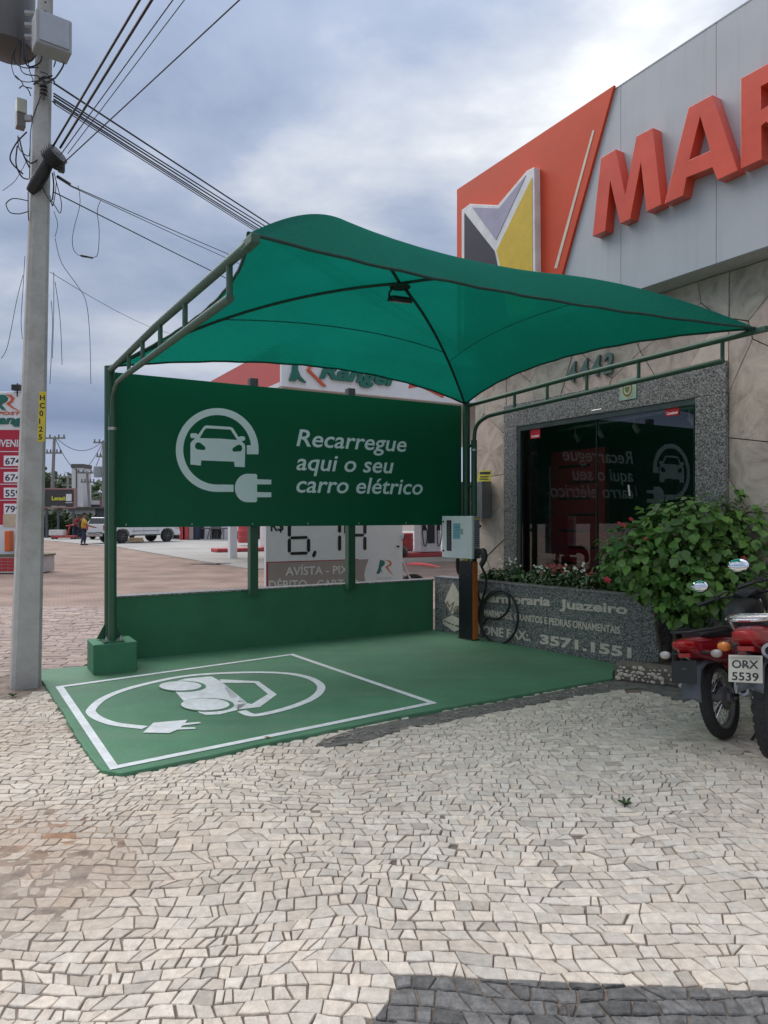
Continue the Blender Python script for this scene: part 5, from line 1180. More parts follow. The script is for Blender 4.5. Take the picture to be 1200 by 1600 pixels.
# insulator spools
for py, dx in ((137, 68), (143, 68.5), (148, 68)):
    mb = MB(); mb.lathe([(.016, 0), (.036, .008), (.036, .018), (.016, .026)], prf(dx, py, .05), (0, 0, 1), 12); mb.build('spool_insulator', mat('dark porcelain', (.06, .05, .05), .3), pole, smooth=True)
mb = MB(); mb.tube([prf(68, 155, .05), prf(68, 128, .05)], .012, 6); mb.tube([prf(68, 140, .05), prf(68, 140, -.05)], .012, 6); mb.build('spool_bolt', m_tr, pole)
# coil of spare cable and splice closure lashed to the shaft
kc = P(84, 246, -.13); kx = Vector((.80, -.25, .55)).normalized()
mb = MB(); mb.lathe([(.055, -.06), (.095, -.055), (.098, .055), (.055, .06)], kc, kx, 20); mb.build('cable_drum', mat('black closure', (.014, .014, .015), .5, bump=.4, bscale=60), pole, smooth=True)
for i in range(5):
    mb = MB(); mb.lathe([(.098, -.05 + i * .024), (.104, -.044 + i * .024), (.098, -.038 + i * .024)], kc, kx, 20); mb.build('drum_ring', m_rub, pole, smooth=True)
mb = MB(); mb.tube([P(76, 252, -.10), P(66, 272, -.08), P(55, 290, -.06), P(47, 299, -.04)], [.05, .062, .058, .04], 12); mb.build('splice_closure', MATS['black closure'], pole, smooth=True)
# tangled loops
rw_ = random.Random(3)
def loop(pts, r=.005, dy=-.05, nm='loose_wire'):
    mb = MB(); mb.tube(smooth_path([P(x, y, dy + rw_.uniform(-.03, .03)) for x, y in pts], 5), r, 6); mb.build(nm, m_wire, pole, smooth=True)
for pts in ([(33, 60), (22, 80), (18, 100), (24, 120), (40, 128), (60, 126)], [(30, 62), (22, 85), (26, 100), (40, 106), (60, 105)], [(33, 62), (31, 100), (38, 115), (58, 118)], [(35, 60), (38, 90), (46, 95), (55, 88), (58, 78)], [(37, 60), (43, 90), (46, 110), (52, 125)], [(34, 62), (36, 88), (45, 104), (62, 98), (66, 84)], [(98, 88), (100, 98), (96, 108), (86, 122), (80, 124)], [(88, 90), (84, 105), (87, 97)], [(24, 118), (34, 128), (38, 135), (50, 138)], [(30, 138), (36, 134), (44, 140), (48, 150)], [(28, 212), (30, 232), (44, 244), (47, 232)], [(27, 228), (25, 256), (34, 276), (44, 280)], [(30, 215), (36, 240), (46, 262)], [(38, 245), (48, 255), (58, 250)], [(45, 314), (22, 310), (11, 316), (10, 322), (16, 332), (30, 334), (45, 330)], [(44, 300), (44, 330), (45, 345)], [(64, 284), (70, 300), (82, 320)], [(84, 268), (92, 300), (96, 318), (94, 333), (86, 322), (80, 312)], [(82, 270), (84, 290), (82, 312)], [(88, 285), (86, 305), (82, 322), (78, 305)], [(42, 206), (24, 226), (16, 250), (36, 272)], [(60, 124), (70, 120), (80, 124), (86, 128)], [(58, 118), (72, 128), (84, 122)], [(62, 112), (74, 116), (82, 130)], [(50, 126), (64, 132), (80, 128)], [(52, 132), (66, 124), (82, 118)], [(82, 158), (86, 162)], [(64, 150), (54, 175), (48, 205), (47, 240), (46, 280)]):
    loop(pts, rw_.choice((.004, .005, .007)))
for pts in ([(84, 330), (90, 350), (86, 370)], [(86, 372), (96, 410), (120, 445), (134, 470), (140, 520), (142, 600)], [(84, 425), (84, 480), (82, 560)], [(86, 440), (94, 500), (97, 570)], [(80, 470), (82, 510), (78, 600)], [(36, 430), (26, 470), (12, 540), (2, 560)], [(39, 400), (36, 450), (33, 500), (35, 530)], [(4, 298), (20, 286), (28, 276), (36, 262), (42, 250)], [(122, 290), (125, 318), (116, 355), (113, 375), (116, 392), (128, 401), (146, 402), (153, 395), (155, 360), (152, 330), (157, 314)]):
    loop(pts, .0028)
mb = MB(); mb.tube([P(126, 399, -.05), P(145, 403, -.05)], .009, 6); mb.build('wire_joint', m_wire, pole)
mb = MB(); mb.box(P(96, 262, -.05) , (.05, .05, .08), (Xb, Yb, Z3)); mb.build('wire_clamp', m_tr, pole)
mb = MB(); mb.tube([P(90, 276, -.05), P(109, 288, .1)], .016, 6); mb.build('wire_clamp', m_wire, pole)

# overhead cables
far = W(UW + 3.0, V0 + .1, 0)
def cable(a, b_, label, r, sag=0.0, grp='overhead cables at the pole', n=14):
    mb = MB(); mb.tube(catenary(a, b_, sag, n), r * .8, 6); o = mb.build('overhead_cable', m_wire, smooth=True, org=a); tag(o, label, 'cable', grp)
for i, (x0, y0, x1, y1, r) in enumerate(((84, 130, 446, 356, .012), (84, 146, 444, 360, .010), (84, 150, 440, 362, .011), (84, 155, 432, 361, .010), (84, 158, 426, 359, .009), (86, 163, 420, 357, .007))):
    a = P(x0, y0, -.02); b_ = dep(x1, y1, 10.2); d = b_ - a; e_ = a + d * 9.0
    cable(a, e_, ['topmost thick black cable of the bundle running behind the canopy', 'second black cable from the top of the bundle behind the canopy', 'middle black cable of the thick bundle behind the canopy', 'third black cable from below in the bundle behind the canopy', 'second lowest black cable of the bundle behind the canopy', 'lowest and thinnest black cable of the bundle behind the canopy'][i], r, .25 + .03 * i, 'bundle of cables running behind the canopy')
for i, (x0, y0, x1, y1, r) in enumerate(((104, 287, 372, 392, .006), (108, 290, 368, 398, .005), (84, 300, 345, 419, .008))):
    a = P(x0, y0, .0); b_ = dep(x1, y1, 9.3); e_ = a + (b_ - a) * 9.0
    cable(a, e_, ['upper thin wire of the pair sloping from mid pole to the canopy', 'lower thin wire of the pair sloping from mid pole to the canopy', 'single dark wire sloping below the pair towards the canopy'][i], r, .25, 'thin wires sloping to the canopy')
for i, (x0, y0, x1, y1, r) in enumerate(((82, 230, 218, 0, .011), (94, 231, 237, 0, .012), (96, 240, 270, 0, .005), (106, 240, 288, 0, .004), (98, 256, 374, 0, .006))):
    a = P(x0, y0, -.10); b_ = dep(x1, y1, PYF - 1.9); e_ = a + (b_ - a) * 9
    cable(a, e_, ['leftmost thick cable rising from the pole to the top of the picture', 'second thick cable from the left rising out of the picture top', 'third cable from the left, thin, rising out of the picture top', 'fourth cable from the left, thinnest, rising out of the picture top', 'flattest single cable rising from the pole out of the picture top'][i], r, 0.0, 'cables rising over the street', 4)
a = P(78, 425, 0); b_ = dep(330, 515, 26); cable(a, b_, 'very thin grey wire sagging far below the others behind the canopy', .004, .4)
# ------------------------------------------------------------------ motorcycles (local x forward, y left, z up, origin under the rear axle)
m_tyre = mat('tyre rubber', (.020, .020, .021), .75, var=.25, scale=30, bump=.3, bscale=120)
m_rim = mat('dull chrome rim', (.40, .40, .40), .32, .85, stain=.2); m_chr = mat('chrome', (.62, .62, .63), .16, .95); m_eng = mat('cast engine alloy', (.14, .14, .14), .5, .6, var=.2)
m_bkp = mat('black plastic', (.018, .018, .019), .5); m_seat = mat('seat vinyl', (.014, .014, .016), .55, bump=.3, bscale=150)
m_redp = mat('dark red gloss paint', (.27, .010, .018), .16, var=.06, coat=.8); m_redl = mat('red lens', (.36, .008, .010), .12, coat=.4); m_orl = mat('orange lens', (.62, .18, .02), .18, coat=.5); m_clr = mat('clear lens', (.50, .45, .42), .15, coat=.5)
m_gry = mat('grey mudguard plastic', (.085, .095, .11), .5); m_mir = mat('mirror glass', (.85, .87, .88), .03, 1.0, var=.0); m_alu2 = mat('brushed muffler', (.48, .48, .48), .3, .8)
V = Vector
def ring_prof(R, w, h):
    return [(R - h, -w * .30), (R - h * .72, -w * .46), (R - h * .4, -w * .5), (R - h * .12, -w * .36), (R, -w * .12), (R, w * .12), (R - h * .12, w * .36), (R - h * .4, w * .5), (R - h * .72, w * .46), (R - h, w * .30)]
def wheel(root, x, R, w, h, knobby=False, drum=.085):
    c = V((x, 0, R)); we = bpy.data.objects.new('wheel', None); COL.objects.link(we); we.parent = root; ORG[we.name] = V((0, 0, 0)); we.empty_display_size = .05
    mb = MB(); mb.lathe(ring_prof(R, w, h), c, (0, 1, 0), 48, closed=True); mb.build('tyre', m_tyre, we, smooth=50)
    kn = MB()
    nk = 34 if knobby else 60
    for k in range(nk):
        a = 2 * math.pi * k / nk; rad = V((math.cos(a), 0, math.sin(a))); tn = V((-math.sin(a), 0, math.cos(a)))
        for j, yy in enumerate((-.38, 0, .38) if knobby else (-.30, .30)):
            off = (.5 if (j % 2) else 0) * 2 * math.pi / nk
            a2 = a + off; rad = V((math.cos(a2), 0, math.sin(a2))); tn = V((-math.sin(a2), 0, math.cos(a2)))
            nn = (rad + V((0, yy * 1.6, 0))).normalized(); bt = nn.cross(tn).normalized()
            if knobby: kn.box(c + rad * (R - .008 - abs(yy) * .05 + .004) + V((0, yy * w, 0)), (R * .11, w * .26, .018), (tn, bt, nn))
            else: kn.box(c + rad * (R - .009 - abs(yy) * .02) + V((0, yy * w, 0)), (R * .05, w * .22, .008), ((tn + V((0, .6 if yy > 0 else -.6, 0))).normalized(), bt, nn))
    kn.build('tread', m_tyre, we)
    ri = R - h
    mb = MB(); mb.lathe([(ri + .008, -w * .34), (ri + .008, -w * .28), (ri - .014, -w * .22), (ri - .018, 0), (ri - .014, w * .22), (ri + .008, w * .28), (ri + .008, w * .34), (ri - .004, w * .30), (ri - .026, 0), (ri - .004, -w * .30)], c, (0, 1, 0), 40, closed=True); mb.build('rim', m_rim, we, smooth=50)
    mb = MB(); mb.lathe([(.02, -.10), (drum * .55, -.095), (drum * .6, -.075), (drum, -.06), (drum, -.02), (.035, -.01), (.03, .05), (.05, .06), (.05, .07), (.02, .09)], c, (0, 1, 0), 24); mb.build('hub', m_eng, we, smooth=35)
    sp = MB()
    for k in range(18):
        a = 2 * math.pi * k / 18
        for s_, d in ((-1, .42), (1, -.42)):
            r0 = drum * .85 if s_ < 0 else .045
            sp.tube([c + V((math.cos(a) * r0, s_ * .045, math.sin(a) * r0)), c + V((math.cos(a + d) * (ri - .015), 0, math.sin(a + d) * (ri - .015)))], .0022, 4, caps=False)
    sp.build('spokes', m_chr, we)
    mb = MB(); mb.lathe([(.006, -.13), (.014, -.125), (.014, -.11), (.010, -.10), (.010, .10), (.014, .11), (.014, .125), (.006, .13)], c, (0, 1, 0), 8); mb.build('axle', m_chr, we)
    return we
def motorcycle(name, label, loc, head, lean, scale, body, opt, group):
    t_ = thing(name, label, 'motorcycle', (0, 0, 0), group); ORG[t_.name] = V((0, 0, 0))
    hi = opt.get('high', 0.0); R = .315 if opt.get('knobby') else .305
    wheel(t_, 0, R, .11 if opt.get('knobby') else .092, .085, opt.get('knobby', False)); wheel(t_, 1.30, R - .005, .085, .075, opt.get('knobby', False), .07)
    for s_ in (-1, 1):
        mb = MB(); mb.tube([V((0, s_ * .105, R)), V((.25, s_ * .10, R + .03)), V((.48, s_ * .08, .38))], .020, 8); mb.build('swingarm', m_bkp, t_, smooth=True)
        a, b_ = V((.02, s_ * .125, R + .03)), V((.14, s_ * .125, .70 + hi)); mb = MB(); mb.tube([a, a.lerp(b_, .45)], .018, 10); mb.tube([a.lerp(b_, .45), b_], .026, 10)
        sh_ = mb.build('shock', m_chr, t_, smooth=True)
        mb = MB(); mb.tube([a.lerp(b_, .38 + .55 * i / 60) + (V((math.cos(i * .75), math.sin(i * .75), 0)) * .027) for i in range(61)], .005, 5); mb.build('spring', m_bkp, sh_)
    fr2 = MB()
    for s_ in (-1, 1):
        fr2.tube(smooth_path([V((-.34, s_ * .06, .72 + hi)), V((.1, s_ * .09, .70 + hi)), V((.5, s_ * .07, .70 + hi)), V((.95, s_ * .02, .86 + hi))], 4), .014, 8)
        fr2.tube([V((.5, s_ * .08, .70 + hi)), V((.46, s_ * .08, .33))], .014, 8)
        fr2.tube(smooth_path([V((.97, s_ * .02, .80 + hi)), V((.88, s_ * .06, .45)), V((.80, s_ * .09, .26)), V((.46, s_ * .08, .30))], 4), .014, 8)
    fr2.build('frame', m_bkp, t_, smooth=True)
    mb = MB(); mb.loft([(.42, 0, .36, .09, .08), (.48, 0, .36, .13, .12), (.66, 0, .35, .14, .12), (.78, 0, .37, .10, .10)], 16, 4); mb.loft([(.60, 0, .50, .075, .10), (.74, 0, .54, .08, .11), (.80, 0, .56, .06, .09)], 12, 4); eng = mb.build('engine', m_eng, t_, smooth=50)
    for i in range(6): mb = MB(); mb.box(V((.70, 0, .46 + i * .028)), (.20, .19, .006)); mb.build('cooling_fin', m_eng, eng)
    # seat, tail, side panels, tank
    mb = MB(); mb.loft([(-.30, 0, .815 + hi, .07, .02), (-.22, 0, .815 + hi, .115, .035), (.05, 0, .795 + hi, .125, .045), (.30, 0, .765 + hi, .125, .045), (.52, 0, .775 + hi, .09, .045), (.60, 0, .80 + hi, .06, .03)], 16, 3); mb.build('seat', m_seat, t_, smooth=60)
    mb = MB(); mb.loft([(-.545, 0, .79 + hi, .02, .010), (-.50, 0, .772 + hi, .055, .042), (-.36, 0, .735 + hi, .09, .080), (-.15, 0, .70 + hi, .118, .102), (.10, 0, .66 + hi, .14, .118), (.28, 0, .64 + hi, .125, .10)], 20, 3.6); mb.build('tail_cowl', body, t_, smooth=60)
    if not opt.get('high'):
        mb = MB(); mb.loft([(.05, 0, .61, .13, .05), (.15, 0, .58, .145, .10), (.38, 0, .56, .135, .11), (.46, 0, .57, .10, .08)], 16, 3); mb.build('side_panel', body, t_, smooth=60)
    else:
        mb = MB(); mb.loft([(.10, 0, .72 + hi * .5, .12, .06), (.22, 0, .68 + hi * .5, .135, .10), (.42, 0, .66 + hi * .5, .12, .10)], 16, 3); mb.build('side_panel', body, t_, smooth=60)
    mb = MB(); mb.loft([(.52, 0, .84 + hi, .06, .05), (.60, 0, .86 + hi, .11, .10), (.78, 0, .89 + hi, .145, .115), (.93, 0, .90 + hi, .13, .10), (1.00, 0, .90 + hi, .06, .06)], 18, 2.6); mb.build('fuel_tank', opt.get('tank', body), t_, smooth=60)
    if opt.get('decal'):
        mb = MB(); p0 = V((-.20, -.1275, .72 + hi)); add_text(mb, '125', V((-.10, -.134, .715 + hi)), V((.02, -.140, .705 + hi)), .035, V((-.05, -1, .05)), .002, bold=.01, shear=.3, up=V((0, .1, 1))); mb.build('decal', m_chr, t_)
    # lights
    mb = MB(); mb.loft([(-.575, 0, .790 + hi, .02, .008), (-.555, 0, .782 + hi, .050, .024), (-.50, 0, .768 + hi, .066, .038), (-.44, 0, .758 + hi, .074, .044)], 16, 3.2); mb.build('tail_light', m_redl, t_, smooth=60)
    mb = MB(); mb.box(V((-.475, 0, .695 + hi)), (.04, .09, .03)); mb.build('reflector', m_redl, t_, bevel=.005)
    for s_ in (-1, 1):
        yy = opt.get('sig', .16)
        mb = MB(); mb.tube([V((-.38, s_ * .06, .70 + hi)), V((-.38, s_ * yy, .69 + hi))], .010, 6); st_ = mb.build('signal_stalk', m_bkp, t_)
        mb = MB(); mb.ell(V((-.385, s_ * (yy + .03), .69 + hi)), (.028, .042, .030)); mb.build('turn_signal', opt.get('lens', m_orl), t_, smooth=True)
    # mudguard and plate
    arc = [(-.02, .645 + hi * .4), (-.16, .62 + hi * .4), (-.28, .63 + hi), (-.40, .60 + hi), (-.46, .51 + hi * .8), (-.49, .38 + hi * .8 if not opt.get('knobby') else .46 + hi)]
    sec = []
    for x_, z_ in arc:
        sec.append([V((x_ + dx, y_, z_ + dz)) for dx, y_, dz in ((.0, -.070, -.025), (-.006, -.058, .0), (-.01, 0, .012), (-.006, .058, .0), (0, .070, -.025), (.012, .0, .0))])
    mb = MB(); mb.rings(sec); mb.build('rear_mudguard', m_gry, t_, smooth=50)
    pc = V((-.535, 0, .585 + hi * .9)) if not opt.get('plate') else V((-.535, 0, .60 + hi * .8)); pn = V((-.94, 0, .34)).normalized(); pr_ = V((0, -1, 0)); pu = pr_.cross(pn); 
    if pu.z < 0: pu = -pu
    mb = MB(); mb.box(pc, (.185, .160, .006), (pr_, pu, pn)); pt = mb.build('licence_plate', opt.get('platemat'), t_, bevel=.006)
    if opt.get('plate'):
        for i, (txt, zz) in enumerate(opt['plate']):
            mb = MB(); a = pc + pu * zz + pn * .003 - pr_ * .072; add_text(mb, txt, a, a + pr_ * .144, .048, pn, .0015, bold=.015, up=pu); mb.build('plate_characters', m_blk, pt)
        mb = MB(); a = pc + pu * .062 + pn * .003; mb.box(a, (.16, .012, .002), (pr_, pu, pn)); mb.build('plate_header', mat('plate grey', (.32, .31, .26), .6), pt)
    mb = MB(); mb.tube([pc + pn * -.01, V((-.42, 0, .63 + hi))], .03, 8); mb.build('plate_bracket', m_gry, t_)
    # grab rail or rack
    gm_ = opt.get('rackmat', m_bkp)
    zr = .845 + hi
    mb = MB(); mb.tube(smooth_path([V((.12, .13, zr - .04)), V((-.05, .15, zr)), V((-.30, .14, zr + .01)), V((-.46, .07, zr + .015)), V((-.475, 0, zr + .015)), V((-.46, -.07, zr + .015)), V((-.30, -.14, zr + .01)), V((-.05, -.15, zr)), V((.12, -.13, zr - .04))], 4), .012 if opt.get('rackmat') else .011, 8); rk = mb.build('grab_rail', gm_, t_, smooth=True)
    if opt.get('rackmat'):
        for k in range(4): mb = MB(); mb.tube([V((-.40 + k * .09, -.12, zr + .012)), V((-.40 + k * .09, .12, zr + .012))], .008, 6); mb.build('rack_bar', gm_, rk)
        for s_ in (-1, 1): mb = MB(); mb.tube([V((-.30, s_ * .13, zr)), V((-.28, s_ * .10, zr - .08))], .008, 6); mb.build('rack_stay', gm_, rk)
    # exhaust on the right side
    ez = .34 + opt.get('exh', 0)
    mb = MB(); mb.tube(smooth_path([V((.82, -.06, .50)), V((.92, -.08, .42)), V((.86, -.13, .28)), V((.60, -.16, .26)), V((.30, -.17, ez - .06)), V((.15, -.175, ez))], 5), .017, 8); mb.build('exhaust_pipe', m_chr if not opt.get('exh') else m_bkp, t_, smooth=True)
    mb = MB(); e0, e1 = V((.24, -.18, ez - .02)), (V((-.46, -.12, .76)) if opt.get('exh') else V((-.02, -.19, ez + .03))); mb.lathe([(.02, 0), (.045, .03), (.052, .12), (.052, (e1 - e0).length - .03), (.045, (e1 - e0).length), (.026, (e1 - e0).length), (.024, (e1 - e0).length - .05)], e0, e1 - e0, 18); mf = mb.build('muffler', m_alu2, t_, smooth=40)
    mb = MB(); mb.lathe([(.003, 0), (.0235, 0), (.0235, .004), (.003, .004)], e1 - (e1 - e0).normalized() * .02, e1 - e0, 14); mb.build('muffler_bore', m_blk, mf)
    # pedals and stand
    mb = MB(); mb.tube([V((.40, -.25, .30)), V((.40, .25, .30))], .013, 6); mb.build('foot_peg', m_bkp, t_); mb = MB(); mb.tube([V((.42, .10, .28)), V((.32, .27, .0))], .010, 6); mb.build('side_stand', m_bkp, t_)
    mb = MB(); mb.tube([V((0, .115, R)), V((.24, .12, R + .05)), V((.5, .12, .38))], .035, 6); mb.build('chain_case', m_bkp, t_, smooth=True)
    # front end, steered left
    st2 = math.radians(opt.get('steer', 18)); piv = V((1.04, 0, .80)); rot = Matrix.Rotation(st2, 3, V((-.42, 0, .9)).normalized())
    def S(v): return piv + rot @ (V(v) - piv)
    for s_ in (-1, 1):
        mb = MB(); mb.tube([S((1.30, s_ * .085, .30)), S((1.17, s_ * .085, .58))], .024, 10); mb.tube([S((1.17, s_ * .085, .58)), S((.98, s_ * .085, .98 + hi))], .016, 10); mb.build('fork_leg', m_chr, t_, smooth=True)
    mb = MB(); sec = []
    for i in range(9):
        a = math.radians(20 + i * 17); c = V((1.30 + math.cos(a) * .335, 0, .30 + math.sin(a) * .335) if not opt.get('dirt') else (1.85 - i * .10, 0, .76 + .06 * math.sin(i * .35) - .004 * (8 - i))); sec.append([S(c + V((0, y_, 0)) + V((math.cos(a), 0, math.sin(a))) * q) for y_, q in ((-.075, -.03), (-.055, 0), (0, .014), (.055, 0), (.075, -.03), (0, -.012))])
    mb.rings(sec); mb.build('front_mudguard', body if not opt.get('dirt') else mat('bright red plastic', (.55, .03, .03), .35), t_, smooth=50)
    mb = MB(); mb.loft([(1.00, 0, 1.00 + hi, .03, .02), (1.03, 0, .97 + hi, .13, .09), (1.10, 0, .94 + hi, .135, .11), (1.18, 0, .91 + hi, .10, .085), (1.21, 0, .90 + hi, .04, .04)], 16, 2.5); mb.v = [tuple(S(p)) for p in mb.v]; mb.build('headlight_cowl', m_bkp, t_, smooth=60)
    mb = MB(); mb.loft([(.90, 0, 1.02 + hi, .03, .02), (.94, 0, 1.045 + hi, .10, .035), (1.05, 0, 1.05 + hi, .11, .04), (1.10, 0, 1.02 + hi, .07, .03)], 14, 2.5); mb.v = [tuple(S(p)) for p in mb.v]; mb.build('instrument_pod', m_bkp, t_, smooth=60)
    mb = MB(); mb.tube(smooth_path([S((.84, .37, 1.00 + hi)), S((.90, .24, 1.03 + hi)), S((.98, .10, 1.03 + hi)), S((.98, -.10, 1.03 + hi)), S((.90, -.24, 1.03 + hi)), S((.84, -.37, 1.00 + hi))], 4), .011, 8); hb = mb.build('handlebar', m_bkp, t_, smooth=True)
    for s_ in (-1, 1):
        for kk in (0, 1): mb = MB(); mb.tube(smooth_path([S((.92, s_ * .25, 1.02 + hi + .02 * kk)), S((1.06 + .03 * kk, s_ * .17, 1.07 + hi)), S((1.10, s_ * .06, .98 + hi)), S((1.02, s_ * .04, .80 + hi))], 4), .004, 5); mb.build('control_cable', m_rub, hb)
        mb = MB(); mb.box(S((.92, s_ * .235, 1.035 + hi)), (.05, .05, .045)); mb.build('switch_box', m_bkp, hb, bevel=.008)
        mb = MB(); mb.tube([S((.835, s_ * .385, .998 + hi)), S((.875, s_ * .28, 1.02 + hi))], .017, 8); mb.build('grip', m_rub, hb, smooth=True)
        mb = MB(); mb.tube([S((.93, s_ * .24, 1.03 + hi)), S((.92, s_ * .38, 1.0 + hi))], .006, 6); mb.build('lever', m_chr, hb)
        mb = MB(); mb.tube(smooth_path([S((.90, s_ * .24, 1.04 + hi)), S((.92, s_ * .28, 1.12 + hi)), S((.93, s_ * .31, 1.15 + hi))], 4), .005, 6); ms_ = mb.build('mirror_stalk', m_bkp, t_, smooth=True)
        mcn = S((.935, s_ * .36, 1.16 + hi)); nx = V((-.97, -s_ * .05 + .15, .12)).normalized(); ny = Z3.cross(nx).normalized(); nz = nx.cross(ny)
        mb = MB(); mb.ell(mcn + nx * -.012, (.026, .085, .058), (nx, ny, nz), 18, 9); mb.build('mirror_shell', m_bkp, ms_, smooth=True)
        mb = MB(); mb.ell(mcn + nx * .004, (.013, .080, .053), (nx, ny, nz), 18, 9); mb.build('mirror_face', m_mir, ms_, smooth=True)
    M4 = Matrix.Translation(loc) @ Matrix.Rotation(head, 4, 'Z') @ Matrix.Rotation(-lean, 4, 'X') @ Matrix.Scale(scale, 4)
    t_.matrix_world = M4; return t_
grp = 'motorcycles parked at the right'
m_pblank = mat('blank dark plate', (.008, .008, .008), .6); m_pgrey = mat('aged grey plate', (.47, .46, .38), .55, stain=.3)
motorcycle('motorcycle', 'dark red motorcycle with blank black plate parked nearest the low pebble wall', V((2.46, 5.10, 0)), .775, -.0 + .17, .94, m_redp, dict(lens=m_clr, platemat=m_pblank, decal=True, steer=8, tank=m_bkp), grp)
motorcycle('motorcycle', 'red trail motorcycle with silver rack and number plate at the right edge', V((2.59, 4.63, 0)), .84, .10, 1.03, m_redp, dict(knobby=True, high=.08, platemat=m_pgrey, plate=(('ORX', .003), ('5539', -.068)), rackmat=m_chr, exh=.36, sig=.12, steer=10), grp)
motorcycle('motorcycle', 'white motocross bike with red front mudguard behind the price board', dep(655, 900, 12.3) * 1 + V((-1.22, -.62, -dep(655, 900, 12.3).z - .03)), .50, .12, 1.0, mat('white gloss', (.6, .6, .6), .3), dict(knobby=True, high=.08, platemat=m_pblank, dirt=True, steer=0), 'motorcycles in the yard')
# ------------------------------------------------------------------ price board behind the wall
m_wb = mat('white price board', (.62, .63, .64), .45, var=.05, scale=3, stain=.15); m_brd = mat('taupe band', (.30, .25, .23), .5, var=.06, scale=4); m_rl = mat('board red line', (.35, .03, .05), .5)
VB = -2.0
def bp_(px, py, d=0.0): return on_v(px, py, VB + d)
pbz = thing('price_board', 'white price board with black digits seen through the gap under the sign', 'sign', bp_(520, 900))
u0 = (bp_(415.5, 870) - O3).dot(A3); u1 = (bp_(629, 870) - O3).dot(A3)
zl = bp_(520, 877).z
mb = MB(); mb.uvbox(u0, u1, VB - .08, VB, 0.0, 2.3); mb.build('board', m_wb, pbz, bevel=.004)
zband = bp_(416, 879).z
bz = [bp_(416, 879), bp_(560, 874.5), bp_(576, 873.5), bp_(572, 885), bp_(569, 897), bp_(571, 910), bp_(575, 920)]
mb = MB(); q = bz + [bp_(416, 922)]; mb.prism([Vector((p.x, p.y, p.z)) for p in q], B3 * .002, back=False); mb.build('band', m_brd, pbz)
mb = MB(); mb.prism([bp_(416, 878), bp_(560, 873.5), bp_(560, 874.6), bp_(416, 879.4)], B3 * .004, back=False); mb.prism([bp_(416, 879), bp_(418.5, 879), bp_(418.5, 922), bp_(416, 922)], B3 * .004, back=False); mb.build('red_line', m_rl, pbz)
sgm = MB(); SEGS = []
def seg(x0, y0, x1, y1, w):
    d = Vector((x1 - x0, y1 - y0)); l_ = d.length; d.normalize(); n = Vector((-d.y, d.x)) * w / 2; t_ = d * w * .5
    pts = [(x0, y0), (x0 + t_.x + n.x, y0 + t_.y + n.y), (x1 - t_.x + n.x, y1 - t_.y + n.y), (x1, y1), (x1 - t_.x - n.x, y1 - t_.y - n.y), (x0 + t_.x - n.x, y0 + t_.y - n.y)]
    sgm.prism([bp_(*p) for p in pts], B3 * .006, back=False)
for s_ in ((452, 812, 452, 839, 5), (452, 841, 452, 864, 5), (453, 840.5, 481, 839.5, 4.5), (482, 841, 482, 863, 5), (453, 865, 481, 864, 4.5), (493, 860, 489, 871, 5), (530.5, 806, 530.5, 833, 5), (530.5, 836, 530.5, 861, 5), (540, 812, 540, 835, 5), (541, 836.5, 569, 836, 4.5), (570, 812, 570, 835, 5), (570, 838, 570, 860, 5)):
    sgm = MB(); seg(*s_); sgm.build('digit_segment', m_blk, pbz)
mb = MB(); add_text(mb, 'R$', bp_(423, 830), bp_(443, 829), .16, B3, .004, bold=.02, up=Z3); mb.build('currency_lettering', m_blk, pbz)
mb = MB(); add_text(mb, 'AVÍSTA - PIX', bp_(446, 899), bp_(544, 896), .135, B3, .004, bold=.012, up=Z3); add_text(mb, 'DÉBITO - CARTÃO', bp_(420, 920.5), bp_(560, 917.5), .135, B3, .004, bold=.012, up=Z3); mb.build('terms_lettering', mat('pale board letters', (.62, .60, .58), .5), pbz)
lg = lambda pts: [bp_(*p) for p in zpts(pts, 400, 810, 4.0)]
m_lgr = mat('logo green', (.01, .13, .09), .4); m_lor = mat('logo orange', (.55, .10, .03), .4)
mb = MB(); mb.prism(lg([(775, 258), (803, 265), (805, 285), (780, 310), (790, 345), (778, 325), (772, 345), (752, 346), (765, 310)]), B3 * .004, back=False); mb.build('logo_green', m_lgr, pbz)
mb = MB(); mb.prism(lg([(806, 258), (835, 262), (848, 278), (845, 292), (822, 304), (832, 322), (860, 356), (835, 335), (808, 303), (832, 288), (838, 278), (828, 268)]), B3 * .004, back=False); mb.build('logo_orange', m_lor, pbz)
mb = MB(); add_text(mb, 'POSTO', bp_(590, 905), bp_(611, 904), .03, B3, .003, up=Z3); mb.build('logo_lettering', mat('pale grey print', (.45, .44, .43), .5), pbz)
mb = MB(); 
for i in range(6): a = bp_(580 + i * 7.5, 908); mb.uvbox((a - O3).dot(A3), (a - O3).dot(A3) + .055, VB + .001, VB + .004, a.z - .012, a.z)
mb.build('footer_dashes', m_blk, pbz)

